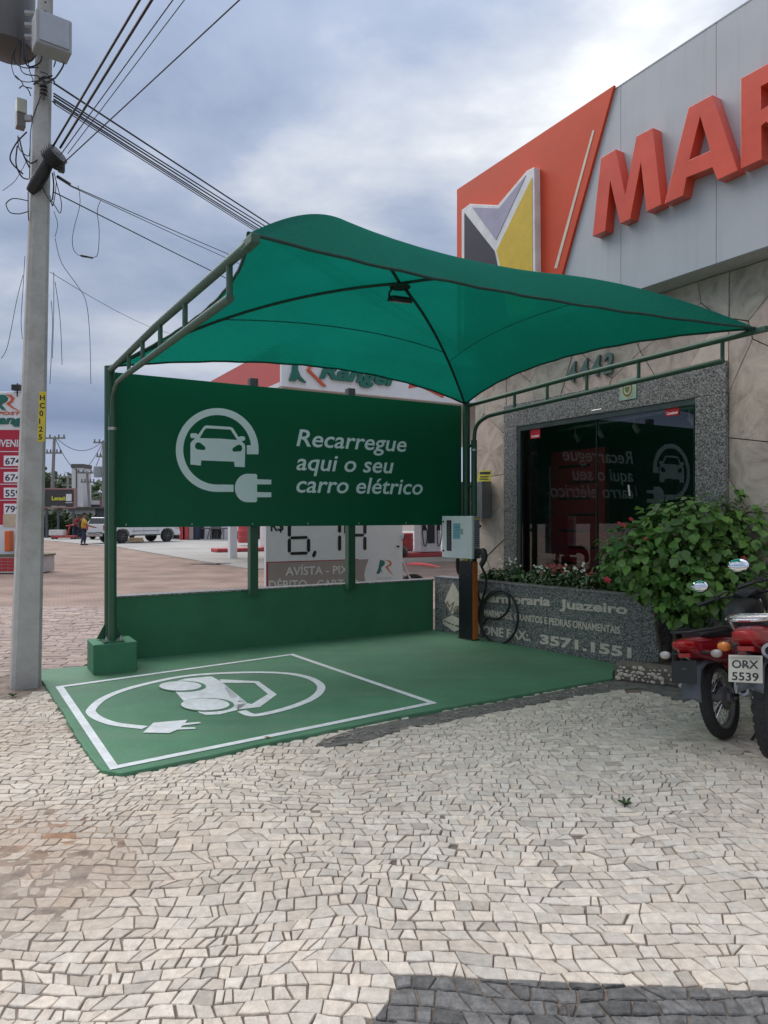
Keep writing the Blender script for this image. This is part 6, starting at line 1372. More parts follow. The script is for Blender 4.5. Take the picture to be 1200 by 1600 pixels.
# ------------------------------------------------------------------ filling station canopy
G0 = dep(440, 603, 18.75)                     # near lower corner of the fascia
gs = thing('station_canopy', 'white filling station canopy with red side and green lettering', 'canopy', Vector((G0.x, G0.y, 0)))
m_wf = mat('white fascia', (.66, .68, .70), .4, var=.03); m_rf = mat('coral red fascia', (.50, .075, .055), .45, var=.04)
def gp(a, b_, z): return Vector((G0.x, G0.y, 0)) + A3 * a - B3 * b_ + Z3 * z
def gbox(mb, a0, a1, b0, b1, z0, z1): return mb.box(gp((a0 + a1) / 2, (b0 + b1) / 2, (z0 + z1) / 2), (a1 - a0, b1 - b0, z1 - z0), (A3, B3, Z3))
GZ = G0.z; LEN = 15.0; DP = 11.0
mb = MB(); gbox(mb, .0, LEN, .0, .12, GZ, GZ + 1.15); mb.build('front_fascia', m_wf, gs)
mb = MB(); gbox(mb, -.005, .12, .121, DP, GZ + .12, GZ + 1.15); mb.build('side_fascia', m_rf, gs)
mb = MB(); gbox(mb, -.01, .13, .121, DP, GZ, GZ + .119); mb.build('side_trim', m_wf, gs)
mb = MB(); gbox(mb, .121, LEN - .1, .121, DP - .1, GZ + .03, GZ + .10); mb.build('soffit', mat('soffit beige', (.40, .37, .34), .7), gs)
mb = MB(); gbox(mb, .121, LEN, DP - .1, DP, GZ, GZ + 1.15); gbox(mb, LEN - .1, LEN, .121, DP - .1, GZ, GZ + 1.15); mb.build('back_fascia', m_wf, gs)
def gpx(px, py): return on_plane(px, py, Vector((G0.x, G0.y, 0)), B3)
mb = MB(); mb.prism([gpx(638, 607), gpx(655, 604), gpx(692, 622), gpx(694, 617), gpx(720, 630), gpx(720, 618), gpx(640, 596)], B3 * .01, back=False); mb.build('red_band', m_rf, gs)
gz = lambda pts: [gpx(*p) for p in zpts(pts, 340, 540, 3.0)]
mb = MB(); mb.prism(gz([(352, 60), (372, 60), (372, 115), (384, 145), (412, 175), (395, 172), (370, 152), (362, 168), (332, 164), (345, 120)]), B3 * .08); mb.build('logo_green', m_lgr, gs)
mb = MB(); mb.prism(gz([(400, 60), (440, 70), (450, 90), (428, 112), (455, 140), (508, 192), (490, 190), (440, 140), (415, 115), (430, 92), (425, 82)]), B3 * .06); mb.build('logo_orange', m_lor, gs)
a, b_ = gpx(498, 590), gpx(616, 601); b_.z = a.z
mb = MB(); add_text(mb, 'Rangel', a, b_, .40, B3, .08, bold=.04, shear=.25, up=Z3); mb.build('station_lettering', m_lgr, gs)
for k, (a_, b2) in enumerate(((1.5, 3.0), (9.5, 3.0), (1.5, 8.5))):
    mb = MB(); c = gp(a_, b2, 0); mb.box(c + Z3 * (GZ / 2), (.28, .28, GZ + .05), (A3, B3, Z3)); mb.build('column', m_wf, gs, bevel=.01)
# pumps on their islands
m_pump = mat('pump white', (.62, .62, .63), .4); m_isl = mat('red kerb paint', (.42, .05, .055), .6, stain=.2)
def island(c, L_, label):
    t_ = MB(); t_.box(c + Z3 * .08, (L_, .9, .16), (A3, B3, Z3)); o = t_.build('pump_island', m_isl, bevel=.03, org=c); tag(o, label, 'kerb', 'red pump islands')
def pump(c, label):
    t_ = thing('fuel_pump', label, 'fuel pump', c, 'fuel pumps under the station canopy')
    def B_(nm, x, y, z, sx, sy, sz, m, be=.02): mb = MB(); mb.box(c + A3 * x + B3 * y + Z3 * z, (sx, sy, sz), (A3, B3, Z3)); mb.build(nm, m, t_, bevel=be)
    B_('cabinet', 0, 0, .62, .95, .5, 1.2, m_pump); B_('panel', 0, .252, .75, .34, .02, .8, m_bkp, .005); B_('head', 0, 0, 1.62, .95, .5, .55, m_redp if False else m_isl); B_('screen', 0, .26, 1.6, .5, .02, .3, m_bkp, .005)
    for s_ in (-1, 1):
        B_('nozzle_boot', s_ * .34, .27, 1.0, .14, .06, .28, m_bkp, .01)
        mb = MB(); p = c + A3 * (s_ * .34) + B3 * .33; mb.tube(smooth_path([p + Z3 * 1.5, p + A3 * (s_ * .12) + Z3 * 1.0, p + A3 * (s_ * .06) + Z3 * .35, p - A3 * (s_ * .06) + Z3 * .3, p - A3 * (s_ * .10) + Z3 * .8, p + Z3 * 1.05], 4), .02, 6); mb.build('hose', m_rub, t_, smooth=True)
i1 = gnd(668, 869); i1.z = 0.004; island(i1, 3.4, 'red painted pump island to the right of the price board')
pump(i1 + Z3 * .16, 'white fuel pump with looped hoses right of the price board')
i2 = gnd(405, 861); i2.z = 0.004; island(i2, 4.2, 'red painted pump island behind the left green sign support'); pump(i2 + A3 * .6 + Z3 * .16, 'white fuel pump partly hidden behind the left sign support')
def drum(c, label, m, r, h, ax=(0, 0, 1)):
    mb = MB(); mb.lathe([(r * .9, 0), (r, .02), (r * 1.04, h * .33), (r, h * .35), (r * 1.04, h * .66), (r, h * .68), (r, h - .02), (r * .9, h)], c, ax, 18); o = mb.build('barrel', m, smooth=40, org=c); tag(o, label, 'barrel', 'red barrels on the forecourt')
drum(gnd(381, 853) + Z3 * .16 + V((0, .35, .0)), 'red barrel standing on the island behind the left sign support', m_isl, .38, .95)
drum(gnd(634, 861) + Z3 * .02, 'red barrel beside the price board under the sign', m_isl, .34, .8)

# ------------------------------------------------------------------ vehicles far off
m_wcar = mat('white car paint', (.62, .63, .64), .2, var=.02, coat=.6); m_cgl = mat('dark car glass', (.015, .018, .02), .08)
def car_wheel(t_, x, y, R, w):
    c = V((x, y, R)); we = bpy.data.objects.new('wheel', None); COL.objects.link(we); we.parent = t_; ORG[we.name] = V((0, 0, 0))
    mb = MB(); mb.lathe([(R * .62, -w / 2), (R * .93, -w / 2), (R, -w * .35), (R, w * .35), (R * .93, w / 2), (R * .62, w / 2)], c, (0, 1, 0), 28); mb.build('tyre', m_tyre, we, smooth=40)
    mb = MB(); mb.lathe([(.02, -w * .42), (R * .60, -w * .46), (R * .62, -w * .3), (R * .62, w * .3), (R * .60, w * .46), (.02, w * .42)], c, (0, 1, 0), 20); rim_ = mb.build('rim', mat('dark alloy', (.07, .07, .075), .35, .7), we, smooth=40)
    for k in range(6):
        a = k * 1.0472; s_ = 1 if y > 0 else -1
        mb = MB(); mb.tube([c + V((0, s_ * w * .47, 0)), c + V((math.cos(a) * R * .58, s_ * w * .47, math.sin(a) * R * .58))], .025, 4); mb.build('rim_spoke', m_eng, rim_)
def profile_body(pts, hw, inset, mb):
    """side profile (x,z), lofted across the width with tumblehome"""
    def ring(y, k): return [V((x, y, z)) for x, z in pts]
    n = len(pts); P_ = [V((x, -hw, z)) for x, z in pts]; mb.prism(P_, V((0, 2 * hw, 0)))
def pickup(name, label, loc, head):
    t_ = thing(name, label, 'pickup truck', (0, 0, 0)); ORG[t_.name] = V((0, 0, 0)); hw = .90
    # x from rear (-1.2) to front (4.1), rear axle at 0, front axle 3.1
    mb = MB(); profile_body([(-1.15, .62), (-1.15, 1.12), (.55, 1.12), (.6, 1.10), (2.35, 1.10), (2.55, 1.08), (3.75, .98), (3.98, .80), (4.02, .45), (3.62, .42), (3.55, .62), (3.38, .80), (3.1, .86), (2.82, .80), (2.65, .62), (2.60, .42), (.50, .42), (.45, .62), (.28, .80), (0, .86), (-.28, .80), (-.45, .62), (-.50, .50)], hw, 0, mb); mb.build('body', m_wcar, t_, bevel=.04)
    mb = MB(); mb.rings([[V((x, y * k, z)) for x, y, z in ((.62, hw, 1.101), (2.55, hw, 1.101), (1.95, hw * .84, 1.74), (.78, hw * .84, 1.74))] for k in (1, -1)]); mb.build('cab', m_wcar, t_, bevel=.05)
    for s_ in (-1, 1):
        mb = MB(); mb.prism([V((.78, s_ * .885, 1.16)), V((1.38, s_ * .885, 1.16)), V((1.38, s_ * .79, 1.66)), V((.88, s_ * .79, 1.66))], V((0, s_ * .012, 0))); mb.prism([V((1.46, s_ * .885, 1.16)), V((2.38, s_ * .885, 1.16)), V((1.92, s_ * .79, 1.66)), V((1.46, s_ * .79, 1.66))], V((0, s_ * .012, 0))); mb.build('side_window', m_cgl, t_)
        mb = MB(); mb.box(V((1.55, s_ * .90, .46)), (2.0, .10, .06)); mb.build('side_step', m_bkp, t_)
        mb = MB(); mb.box(V((-1.13, s_ * .86, .92)), (.10, .14, .34)); mb.build('tail_light', m_redl, t_, bevel=.02)
        mb = MB(); mb.box(V((3.80, s_ * .78, .86)), (.30, .28, .14)); mb.build('headlight', m_clr, t_, bevel=.03)
        mb = MB(); mb.box(V((2.30, s_ * 1.0, 1.18)), (.12, .18, .14)); mb.build('wing_mirror', m_wcar, t_, bevel=.02)
        for x_ in (.75, 1.42, 2.40): mb = MB(); mb.box(V((x_, s_ * .902, .80)), (.010, .008, .56)); mb.build('door_gap', m_bkp, t_)
        mb = MB(); mb.box(V((1.55, s_ * .905, .70)), (1.9, .012, .03)); mb.build('side_moulding', m_bkp, t_)
        for x_ in (0, 3.1): car_wheel(t_, x_, s_ * .80, .385, .25)
    mb = MB(); mb.prism([V((.60, -.72, 1.20)), V((.60, .72, 1.20)), V((.75, .68, 1.66)), V((.75, -.68, 1.66))], V((-.02, 0, 0))); mb.build('rear_window', m_cgl, t_)
    mb = MB(); mb.prism([V((2.56, -.76, 1.14)), V((2.56, .76, 1.14)), V((2.02, .68, 1.68)), V((2.02, -.68, 1.68))], V((.02, 0, .01))); mb.build('windscreen', m_cgl, t_)
    mb = MB(); mb.box(V((-1.24, 0, .50)), (.16, 1.5, .16)); mb.build('rear_bumper', m_alu2, t_, bevel=.03); mb = MB(); mb.box(V((4.03, 0, .52)), (.14, 1.7, .26)); mb.build('front_bumper', m_wcar, t_, bevel=.06)
    mb = MB(); mb.box(V((-1.40, 0, .64)), (.50, 1.35, .06)); mb.build('tailgate', m_gry, t_, bevel=.02)
    t_.matrix_world = Matrix.Translation(loc) @ Matrix.Rotation(head, 4, 'Z'); return t_
def hatchback(name, label, loc, head, grp):
    t_ = thing(name, label, 'car', (0, 0, 0), grp); ORG[t_.name] = V((0, 0, 0)); hw = .84
    mb = MB(); profile_body([(-.72, .30), (-.76, .62), (-.70, .95), (2.30, .98), (3.05, .86), (3.22, .66), (3.22, .28), (2.86, .26), (2.78, .50), (2.50, .64), (2.22, .50), (2.14, .24), (.36, .24), (.28, .50), (0, .64), (-.28, .50), (-.36, .28)], hw, 0, mb); mb.build('body', m_wcar, t_, bevel=.05)
    mb = MB(); mb.rings([[V((x, y * k, z)) for x, y, z in ((-.68, hw * .98, .951), (2.35, hw * .98, .975), (1.60, hw * .78, 1.48), (-.30, hw * .78, 1.50))] for k in (1, -1)]); mb.build('cabin', m_wcar, t_, bevel=.06)
    for s_ in (-1, 1):
        mb = MB(); mb.prism([V((-.35, s_ * .81, 1.02)), V((1.95, s_ * .81, 1.02)), V((1.50, s_ * .69, 1.42)), V((-.15, s_ * .69, 1.42))], V((0, s_ * .02, 0))); mb.build('side_window', m_cgl, t_)
        mb = MB(); mb.box(V((3.08, s_ * .62, .70)), (.26, .34, .15)); mb.build('headlight', m_clr, t_, bevel=.03); mb = MB(); mb.box(V((-.70, s_ * .70, .85)), (.14, .22, .26)); mb.build('tail_light', m_redl, t_, bevel=.02)
        for x_ in (0, 2.5): car_wheel(t_, x_, s_ * .74, .30, .2)
    mb = MB(); mb.prism([V((2.36, -.70, 1.02)), V((2.36, .70, 1.02)), V((1.66, .60, 1.44)), V((1.66, -.60, 1.44))], V((.03, 0, .02))); mb.build('windscreen', m_cgl, t_)
    mb = MB(); mb.prism([V((-.66, -.68, 1.02)), V((-.66, .68, 1.02)), V((-.38, .60, 1.44)), V((-.38, -.60, 1.44))], V((-.03, 0, .01))); mb.build('rear_window', m_cgl, t_)
    mb = MB(); mb.box(V((3.22, 0, .45)), (.05, 1.1, .16)); mb.build('grille', m_bkp, t_, bevel=.02)
    t_.matrix_world = Matrix.Translation(loc) @ Matrix.Rotation(head, 4, 'Z'); return t_
pk = gnd(190, 849); pk2 = gnd(262, 846.5); hd = math.atan2(pk2.y - pk.y, pk2.x - pk.x)
pickup('pickup_truck', 'white pickup truck with dark wheels seen behind the left carport post', V((pk.x - .80 * math.sin(hd), pk.y + .80 * math.cos(hd), .004)), hd)
c = gnd(151, 843.5); hatchback('parked_car', 'white car with its tail towards the camera beyond the pickup bed', V((c.x, c.y + 1.0, .004)), math.radians(80), 'white cars on the forecourt')
c = gnd(376, 842.5); hatchback('parked_car', 'white hatchback nose under the big sign beside the white pillar', V((c.x + .8, c.y + 3.2, .004)), math.radians(-105), 'white cars on the forecourt')
# ------------------------------------------------------------------ people
def person(label, loc, head, pose, shirt, legs, hair=(.015, .012, .01)):
    t_ = thing('person', label, 'person', (0, 0, 0), 'people at the pickup'); ORG[t_.name] = V((0, 0, 0))
    lean = pose.get('lean', 0.0); arm_f = pose.get('arm', .15); k = pose.get('crouch', 0.0)
    hip = V((-.10 * k, 0, .90 - .35 * k)); ch_ = hip + V((math.sin(lean) * .45, 0, math.cos(lean) * .45)); nk = hip + V((math.sin(lean) * .58, 0, math.cos(lean) * .58)); hd_ = nk + V((math.sin(lean * .7) * .18 + .02, 0, math.cos(lean * .7) * .18))
    def skin(nm, vs_, es, rs, m):
        me = bpy.data.meshes.new(nm); me.from_pydata(vs_, es, []); o = bpy.data.objects.new(nm, me); COL.objects.link(o); o.parent = t_; ORG[o.name] = V((0, 0, 0)); me.materials.append(m)
        s_ = o.modifiers.new('s', 'SKIN'); 
        for i, r in enumerate(rs): me.skin_vertices[0].data[i].radius = (r, r) if not isinstance(r, tuple) else r
        me.skin_vertices[0].data[0].use_root = True; s_.use_smooth_shade = True; q = o.modifiers.new('d', 'SUBSURF'); q.levels = 1; q.render_levels = 1; return o
    m_skin = mat('skin', (.22, .11, .07), .6); ft = pose.get('stride', .08)
    vs_ = [hip, ch_, nk, hd_, hd_ + V((.01, 0, .10))]; es = [(0, 1), (1, 2), (2, 3), (3, 4)]; rs = [(.14, .10), (.17, .11), .055, .10, .07]
    for s_ in (-1, 1):
        b0 = len(vs_); vs_ += [hip + V((0, s_ * .09, -.08)), V((.06 + .3 * k, s_ * .10, .48 - .1 * k)) + V((ft * s_ * .5, 0, 0)), V((-.02, s_ * .10, .09)) + V((ft * s_, 0, 0)), V((.13, s_ * .11, .04)) + V((ft * s_, 0, 0))]; es += [(0, b0), (b0, b0 + 1), (b0 + 1, b0 + 2), (b0 + 2, b0 + 3)]; rs += [.085, .058, .042, .035]
        b0 = len(vs_); sh_ = ch_ + V((0, s_ * .19, .02)); el = sh_ + V((arm_f * .5, s_ * .05, -.27)); wr = el + V((arm_f * 1.2, -s_ * .03, -.22 + arm_f * .35)); vs_ += [sh_, el, wr, wr + (wr - el).normalized() * .12]; es += [(1, b0), (b0, b0 + 1), (b0 + 1, b0 + 2), (b0 + 2, b0 + 3)]; rs += [.055, .042, .030, .035]
    body = skin('body', vs_, es, rs, m_skin)
    sv = [hip + V((0, 0, -.06)), ch_, nk - V((0, 0, .03))]; se = [(0, 1), (1, 2)]; sr = [(.175, .13), (.20, .14), .075]
    for s_ in (-1, 1):
        b0 = len(sv); sh_ = ch_ + V((0, s_ * .19, .02)); el = sh_ + V((arm_f * .5, s_ * .05, -.27)); sv += [sh_, sh_.lerp(el, .75)]; se += [(1, b0), (b0, b0 + 1)]; sr += [.078, .064]
    skin('shirt', sv, se, sr, shirt)
    lv = [hip]; le_ = []; lr = [(.165, .125)]
    for s_ in (-1, 1):
        b0 = len(lv); lv += [hip + V((0, s_ * .09, -.08)), V((.06 + .3 * k, s_ * .10, .48 - .1 * k)) + V((ft * s_ * .5, 0, 0)), V((-.02, s_ * .10, .10)) + V((ft * s_, 0, 0))]; le_ += [(0, b0), (b0, b0 + 1), (b0 + 1, b0 + 2)]; lr += [.105, .078, .062]
    skin('trousers', lv, le_, lr, legs)
    mb = MB(); mb.ell(hd_ + V((-.015, 0, .055)), (.115, .10, .10)); mb.build('hair', mat('dark hair', hair, .7), t_, smooth=True)
    mb = MB(); 
    for s_ in (-1, 1): mb.ell(V((.06 + ft * s_, s_ * .105, .045)), (.14, .05, .045))
    mb.build('shoes', m_bkp, t_, smooth=True)
    mb = MB(); mb.ell(hd_ + V((.11, 0, .0)), (.02, .015, .025), nu=8, nv=5); mb.build('nose', m_skin, t_, smooth=True)
    t_.matrix_world = Matrix.Translation(loc) @ Matrix.Rotation(head, 4, 'Z'); return t_
m_jean = mat('blue jeans', (.025, .035, .07), .8); m_jean2 = mat('dark jeans', (.018, .022, .035), .8)
g0 = lambda x, y: V((gnd(x, y).x, gnd(x, y).y, .0))
person('person in yellow shirt and blue jeans standing behind the white pickup', g0(130, 852), 0.2, dict(arm=.30, lean=.08, stride=.06), mat('yellow shirt', (.62, .33, .03), .8), m_jean)
person('person in red checked shirt bending beside the white car', g0(117, 841.5), -.3, dict(arm=.25, lean=.42, stride=.10), mat('red shirt', (.28, .03, .03), .8, var=.5, scale=12), m_jean)
person('person in dark green clothes stooping between the red shirt and pickup', g0(124, 842), .3, dict(arm=.35, lean=.30, crouch=.2), mat('dark green shirt', (.03, .045, .03), .8), m_jean2)
# red trolley jack with white crate, and a dark motorbike behind it
c = gnd(98, 842.5); c.z = 0.0
tj = thing('trolley', 'low red workshop trolley left of the people', 'trolley', c)
mb = MB(); mb.box(c + V((.1, 0, .18)), (1.6, .6, .14)); mb.build('frame', m_isl, tj, bevel=.02); mb = MB(); mb.tube([c + V((.3, 0, .2)), c + V((.5, 0, 1.0))], .05, 6); mb.tube([c + V((.3, -.2, .9)), c + V((.7, .2, 1.0))], .04, 6); mb.build('handle', m_isl, tj)
for x_ in (-.55, .75):
    for y_ in (-.25, .25): mb = MB(); mb.lathe([(.02, -.04), (.11, -.04), (.11, .04), (.02, .04)], c + V((x_, y_, .11)), (0, 1, 0), 12); mb.build('wheel', m_rub, tj)
mb = MB(); mb.box(c + V((-.35, 0, .45)), (1.0, .5, .38)); o = mb.build('crate', mat('white plastic crate', (.55, .54, .52), .6), bevel=.02); tag(o, 'white plastic crate sitting on the red trolley', 'crate')
motorcycle('motorcycle', 'dark motorcycle standing behind the red trolley far off', g0(103, 836), math.radians(165), .1, 1.0, m_bkp, dict(platemat=m_pblank, steer=0), 'motorcycles in the yard')
c = gnd(210, 848.5)
mb = MB(); mb.box(c + V((0, 0, .14)), (1.0, .5, .12), None); mb.box(c + V((.1, 0, .26)), (.7, .45, .12)); o = mb.build('cardboard_box', mat('cardboard', (.34, .24, .14), .85), bevel=.03); tag(o, 'flattened cardboard box on the ground beside the pickup', 'box')
mb = MB(); 
for i in range(7): mb.tube([gnd(330, 843) + V((i * .22 - .5, 0, 0)), gnd(330, 843) + V((i * .22 - .5 + (i % 2) * .15, .2, .75))], .03, 5)
mb.box(gnd(334, 843) + V((0, .1, .75)), (1.9, .5, .08)); o = mb.build('work_bench', m_eng); tag(o, 'low metal work bench in front of the workshop shutter', 'bench')

# ------------------------------------------------------------------ price totem at the left
TY = 20.3
tt = thing('price_totem', 'tall red and white fuel price totem behind the concrete pole', 'sign', dep(20, 894, TY) * 1)
def tp(px, py, d=0): return dep(px, py, TY - d)
def tbox(mb, x0, x1, y0, y1, d0, d1):
    a = tp(x0, y1); b_ = tp(x1, y0); mb.box(V(((a.x + b_.x) / 2, TY - (d0 + d1) / 2, (a.z + b_.z) / 2)), (b_.x - a.x, abs(d1 - d0), b_.z - a.z)); return mb
mb = MB(); tbox(mb, -75, 56, 612, 672, 0, -.4); mb.build('head_panel', m_wf, tt, bevel=.02)
m_tred = mat('totem red', (.42, .012, .04), .4, var=.05)
mb = MB(); tbox(mb, -75, 55, 671, 820, -.01, -.39); mb.build('red_panel', m_tred, tt)
mb = MB(); tbox(mb, -75, 55, 820.2, 866, -.01, -.39); mb.build('lower_panel', m_wf, tt)
for y_ in (705, 731, 756, 781): mb = MB(); tbox(mb, -75, 55, y_, y_ + 1.2, .004, -.009); mb.build('divider', m_wf, tt)
for i, (y_, s_) in enumerate(((712, '6,74'), (737.5, '6,74'), (762, '5,59'), (787, '7,99'))):
    mb = MB(); tbox(mb, 6, 40, y_, y_ + 16, .006, -.009); mb.build('price_field', mat('price white', (.75, .75, .76), .4), tt)
    mb = MB(); add_text(mb, s_.replace(',', ''), tp(8, y_ + 13.5, .007), tp(32, y_ + 13.5, .007), .19, (0, -1, 0), .002, bold=.02, up=Z3); mb.build('price_lettering', mat('navy digits', (.012, .02, .06), .4), tt)
mb = MB(); add_text(mb, 'CONVENIÊNCIA', tp(-28, 698, .0), tp(66, 698, .0), .21, (0, -1, 0), .006, bold=.02, shear=.1, up=Z3); mb.build('shop_lettering', m_wf, tt)
mb = MB(); add_text(mb, 'Rangel', tp(-20, 662, .0), tp(58, 662, .0), .24, (0, -1, 0), .03, bold=.04, shear=.25, up=Z3); mb.build('brand_lettering', m_lgr, tt)
mb = MB(); add_text(mb, 'POSTO', tp(-4, 648, .0), tp(44, 648, .0), .09, (0, -1, 0), .02, bold=.02, shear=.2, up=Z3); mb.build('brand_lettering', m_lor, tt)
mb = MB(); mb.prism([tp(*p) for p in ((-2, 617), (8, 617), (13, 622), (11, 627), (2, 632), (10, 641), (3, 640), (-2, 634), (-4, 642), (-12, 642))], (0, -.03, 0)); mb.build('logo_green', m_lgr, tt)
mb = MB(); mb.prism([tp(*p) for p in ((9, 616), (18, 617), (23, 622), (20, 628), (15, 631), (22, 637), (31, 642), (20, 638), (10, 631), (17, 626), (18, 622))], (0, -.025, 0)); mb.build('logo_orange', m_lor, tt)
mb = MB(); tbox(mb, 5, 27, 803, 823, .012, .004); mb.build('notice_sheet', mat('notice beige', (.50, .42, .30), .6), tt)
bs_ = thing('totem_plinth', 'red tiled plinth under the fuel price totem', 'plinth', tp(10, 893))
mb = MB(); tbox(mb, -80, 71, 868.6, 893.5, .42, -.55); mb.build('plinth_body', mat('white grout', (.50, .46, .44), .8), bs_)
tl_ = MB(); tl_.box(V((0, 0, 0)), (.165, .014, .082)); tme = tl_.mesh('tile'); tme.materials.append(mat('red tile', (.40, .02, .03), .2, coat=.4))
a = tp(-78, 893, .42); b_ = tp(71, 869.5, .42); nx2 = int((b_.x - a.x) / .18); nz2 = int((b_.z - a.z) / .095)
for i in range(nx2):
    for j in range(nz2):
        o = bpy.data.objects.new('tile', tme); COL.objects.link(o); o.parent = bs_; o.location = V((a.x + .09 + i * .18, TY - .425, a.z + .05 + j * .095)) - ORG[bs_.name]
mb = MB(); tbox(mb, -82, 73, 866.2, 868.5, .45, -.58); mb.build('plinth_top', mat('mossy top', (.12, .12, .07), .9), bs_)
mb = MB(); tbox(mb, 16.5, 25, 829, 861, .35, .1); o = mb.build('orange_bin', mat('orange plastic', (.60, .13, .03), .5), bevel=.03); tag(o, 'orange bin standing on the tiled plinth of the totem', 'bin')
mb = MB(); c = tp(27, 606); mb.box(c, (.24, .2, .16)); mb.tube([c, c - Z3 * .25], .02, 6); mb.tube([c, c + Z3 * .14], .015, 6); o = mb.build('totem_lamp', m_bkp); tag(o, 'small dark flood lamp on top of the price totem', 'lamp')

# ------------------------------------------------------------------ far buildings, billboard, poles, trees
m_wh = mat('white render', (.60, .60, .60), .85, var=.06, scale=.6, stain=.2); m_dkroof = mat('dark roof edge', (.12, .11, .10), .8)
def bld(name, label, px0, px1, pyt, pyb, depth, m, cat='building'):
    a = gnd(px0, pyb); Y = a.y; x0, x1 = a.x, dep(px1, pyb, Y).x; z1 = dep(px0, pyt, Y).z; t_ = thing(name, label, cat, V(((x0 + x1) / 2, Y, 0)))
    mb = MB(); mb.box(V(((x0 + x1) / 2, Y + depth / 2, z1 / 2)), (x1 - x0, depth, z1)); mb.build('wall', m, t_); return t_, x0, x1, Y, z1
t_, x0, x1, Y, z1 = bld('workshop_building', 'low white workshop annexe beyond the people and pickup', 106, 172, 795, 837.5, 8, m_wh)
mb = MB(); mb.box(V(((x0 + x1) / 2, Y + 3.9, z1 + .08)), (x1 - x0 + .5, 8.6, .14)); mb.build('roof', m_dkroof, t_)
mb = MB(); mb.box(V((x0 + 2.8, Y - .03, 1.2)), (1.2, .06, 2.1)); mb.build('door', m_gry, t_); mb = MB(); mb.box(V((x0 + 4.4, Y - .03, z1 - .65)), (1.8, .05, .35)); mb.build('painted_sign', mat('faded sign', (.45, .47, .5), .7), t_)
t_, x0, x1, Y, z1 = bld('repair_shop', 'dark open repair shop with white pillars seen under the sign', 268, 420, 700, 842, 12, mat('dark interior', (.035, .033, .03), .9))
for pxa, pxb in ((321, 331), (348, 359), (268, 271)):
    xa, xb = dep(pxa, 842, Y).x, dep(pxb, 842, Y).x; mb = MB(); mb.box(V(((xa + xb) / 2, Y - .2, z1 / 2)), (xb - xa, .4, z1)); mb.build('pillar', m_wh, t_)
xa, xb = dep(331.3, 842, Y).x, dep(347.6, 842, Y).x
for i in range(12): mb = MB(); mb.box(V(((xa + xb) / 2, Y - .1 - .03 * (i % 2), .9 + i * .34)), (xb - xa, .1, .30)); mb.build('shutter_slat', mat('roller shutter', (.20, .20, .21), .5, .3), t_)
for i, px in enumerate((288, 293, 303, 309)):
    c = gnd(px, 843.2); mb = MB(); mb.box(V((c.x, c.y - .3, .75)), (.42, .4, 1.5)); mb.box(V((c.x, c.y - .3, 1.6)), (.3, .3, .3)); o = mb.build('tool_cabinet', (m_isl, m_isl, m_brd, m_jean)[i], bevel=.05); tag(o, ['red tool cabinet nearest the pickup in the repair shop', 'second red tool cabinet in the dark repair shop', 'brown tool cabinet in the dark repair shop', 'dark blue tool cabinet beside the white pillar of the shop'][i], 'cabinet', 'cabinets in the repair shop')
t_, x0, x1, Y, z1 = bld('water_tower', 'slim white water tower behind the billboard', 112, 130, 731, 833, 1.8, m_wh, 'tower')
mb = MB(); mb.box(V(((x0 + x1) / 2, Y + .9, z1 + .18)), (x1 - x0 + .1, 1.9, .36)); mb.build('tank_top', m_dkroof, t_); mb = MB(); mb.box(V((x0 + (x1 - x0) * .42, Y - .03, z1 * .55)), (.10, .06, z1 * .88)); mb.build('pipe', m_gry, t_)
t_, x0, x1, Y, z1 = bld('brick_building', 'red brick gable beside the left carport post far away', 156, 215, 779, 833, 6, mat('far brick', (.26, .10, .075), .9, var=.2, scale=4))
for i in range(3): mb = MB(); mb.box(V((x0 + 1.2 + i * 1.5, Y - .03, 2.6)), (.7, .06, .9)); mb.build('window', m_cgl, t_)
t_, x0, x1, Y, z1 = bld('grey_house', 'pale grey house behind the white workshop annexe', 128, 160, 782, 832.5, 8, m_wh)
mb = MB(); mb.box(V((x0 + 1.9, Y - .05, z1 - 1.1)), (2.4, .1, 1.4)); mb.build('window', m_cgl, t_)
# billboard
bbY = gnd(90, 838).y - 4; bb = thing('billboard', 'dark billboard with yellow lettering beyond the concrete pole', 'billboard', dep(100, 838, bbY))
def bbp(px, py, d=0): return dep(px, py, bbY - d)
def bbox(mb, x0, x1, y0, y1, d0, d1): a, b_ = bbp(x0, y1), bbp(x1, y0); mb.box(V(((a.x + b_.x) / 2, bbY - (d0 + d1) / 2, (a.z + b_.z) / 2)), (b_.x - a.x, abs(d1 - d0), b_.z - a.z))
mb = MB(); bbox(mb, 66, 119.5, 763, 794, .25, 0); mb.build('frame', mat('pink frame', (.36, .19, .18), .6), bb)
mb = MB(); bbox(mb, 67, 117.5, 765, 792, .27, .251); mb.build('board', mat('billboard dark', (.045, .042, .042), .5), bb)
mb = MB(); add_text(mb, 'Lecasi:', bbp(81, 781.5, .27), bbp(103, 781.5, .27), .30, (0, -1, 0), .02, bold=.03, up=Z3); mb.build('lettering', mat('lime print', (.60, .62, .05), .5), bb)
mb = MB(); add_text(mb, 'imobiliaria e construtora', bbp(80, 792, .27), bbp(103, 792, .27), .10, (0, -1, 0), .02, up=Z3); mb.build('small_lettering', m_wf, bb)
mb = MB(); bbox(mb, 106, 114.5, 772, 783, .29, .271); bbox(mb, 105, 116, 785, 786, .29, .271); mb.build('picture', m_wf, bb)
for px in (72, 90, 114): a = bbp(px, 794); mb = MB(); mb.tube([V((a.x, bbY + .1, 0)), V((a.x, bbY + .1, a.z + .2))], .09, 6); mb.build('leg', m_gry, bb)
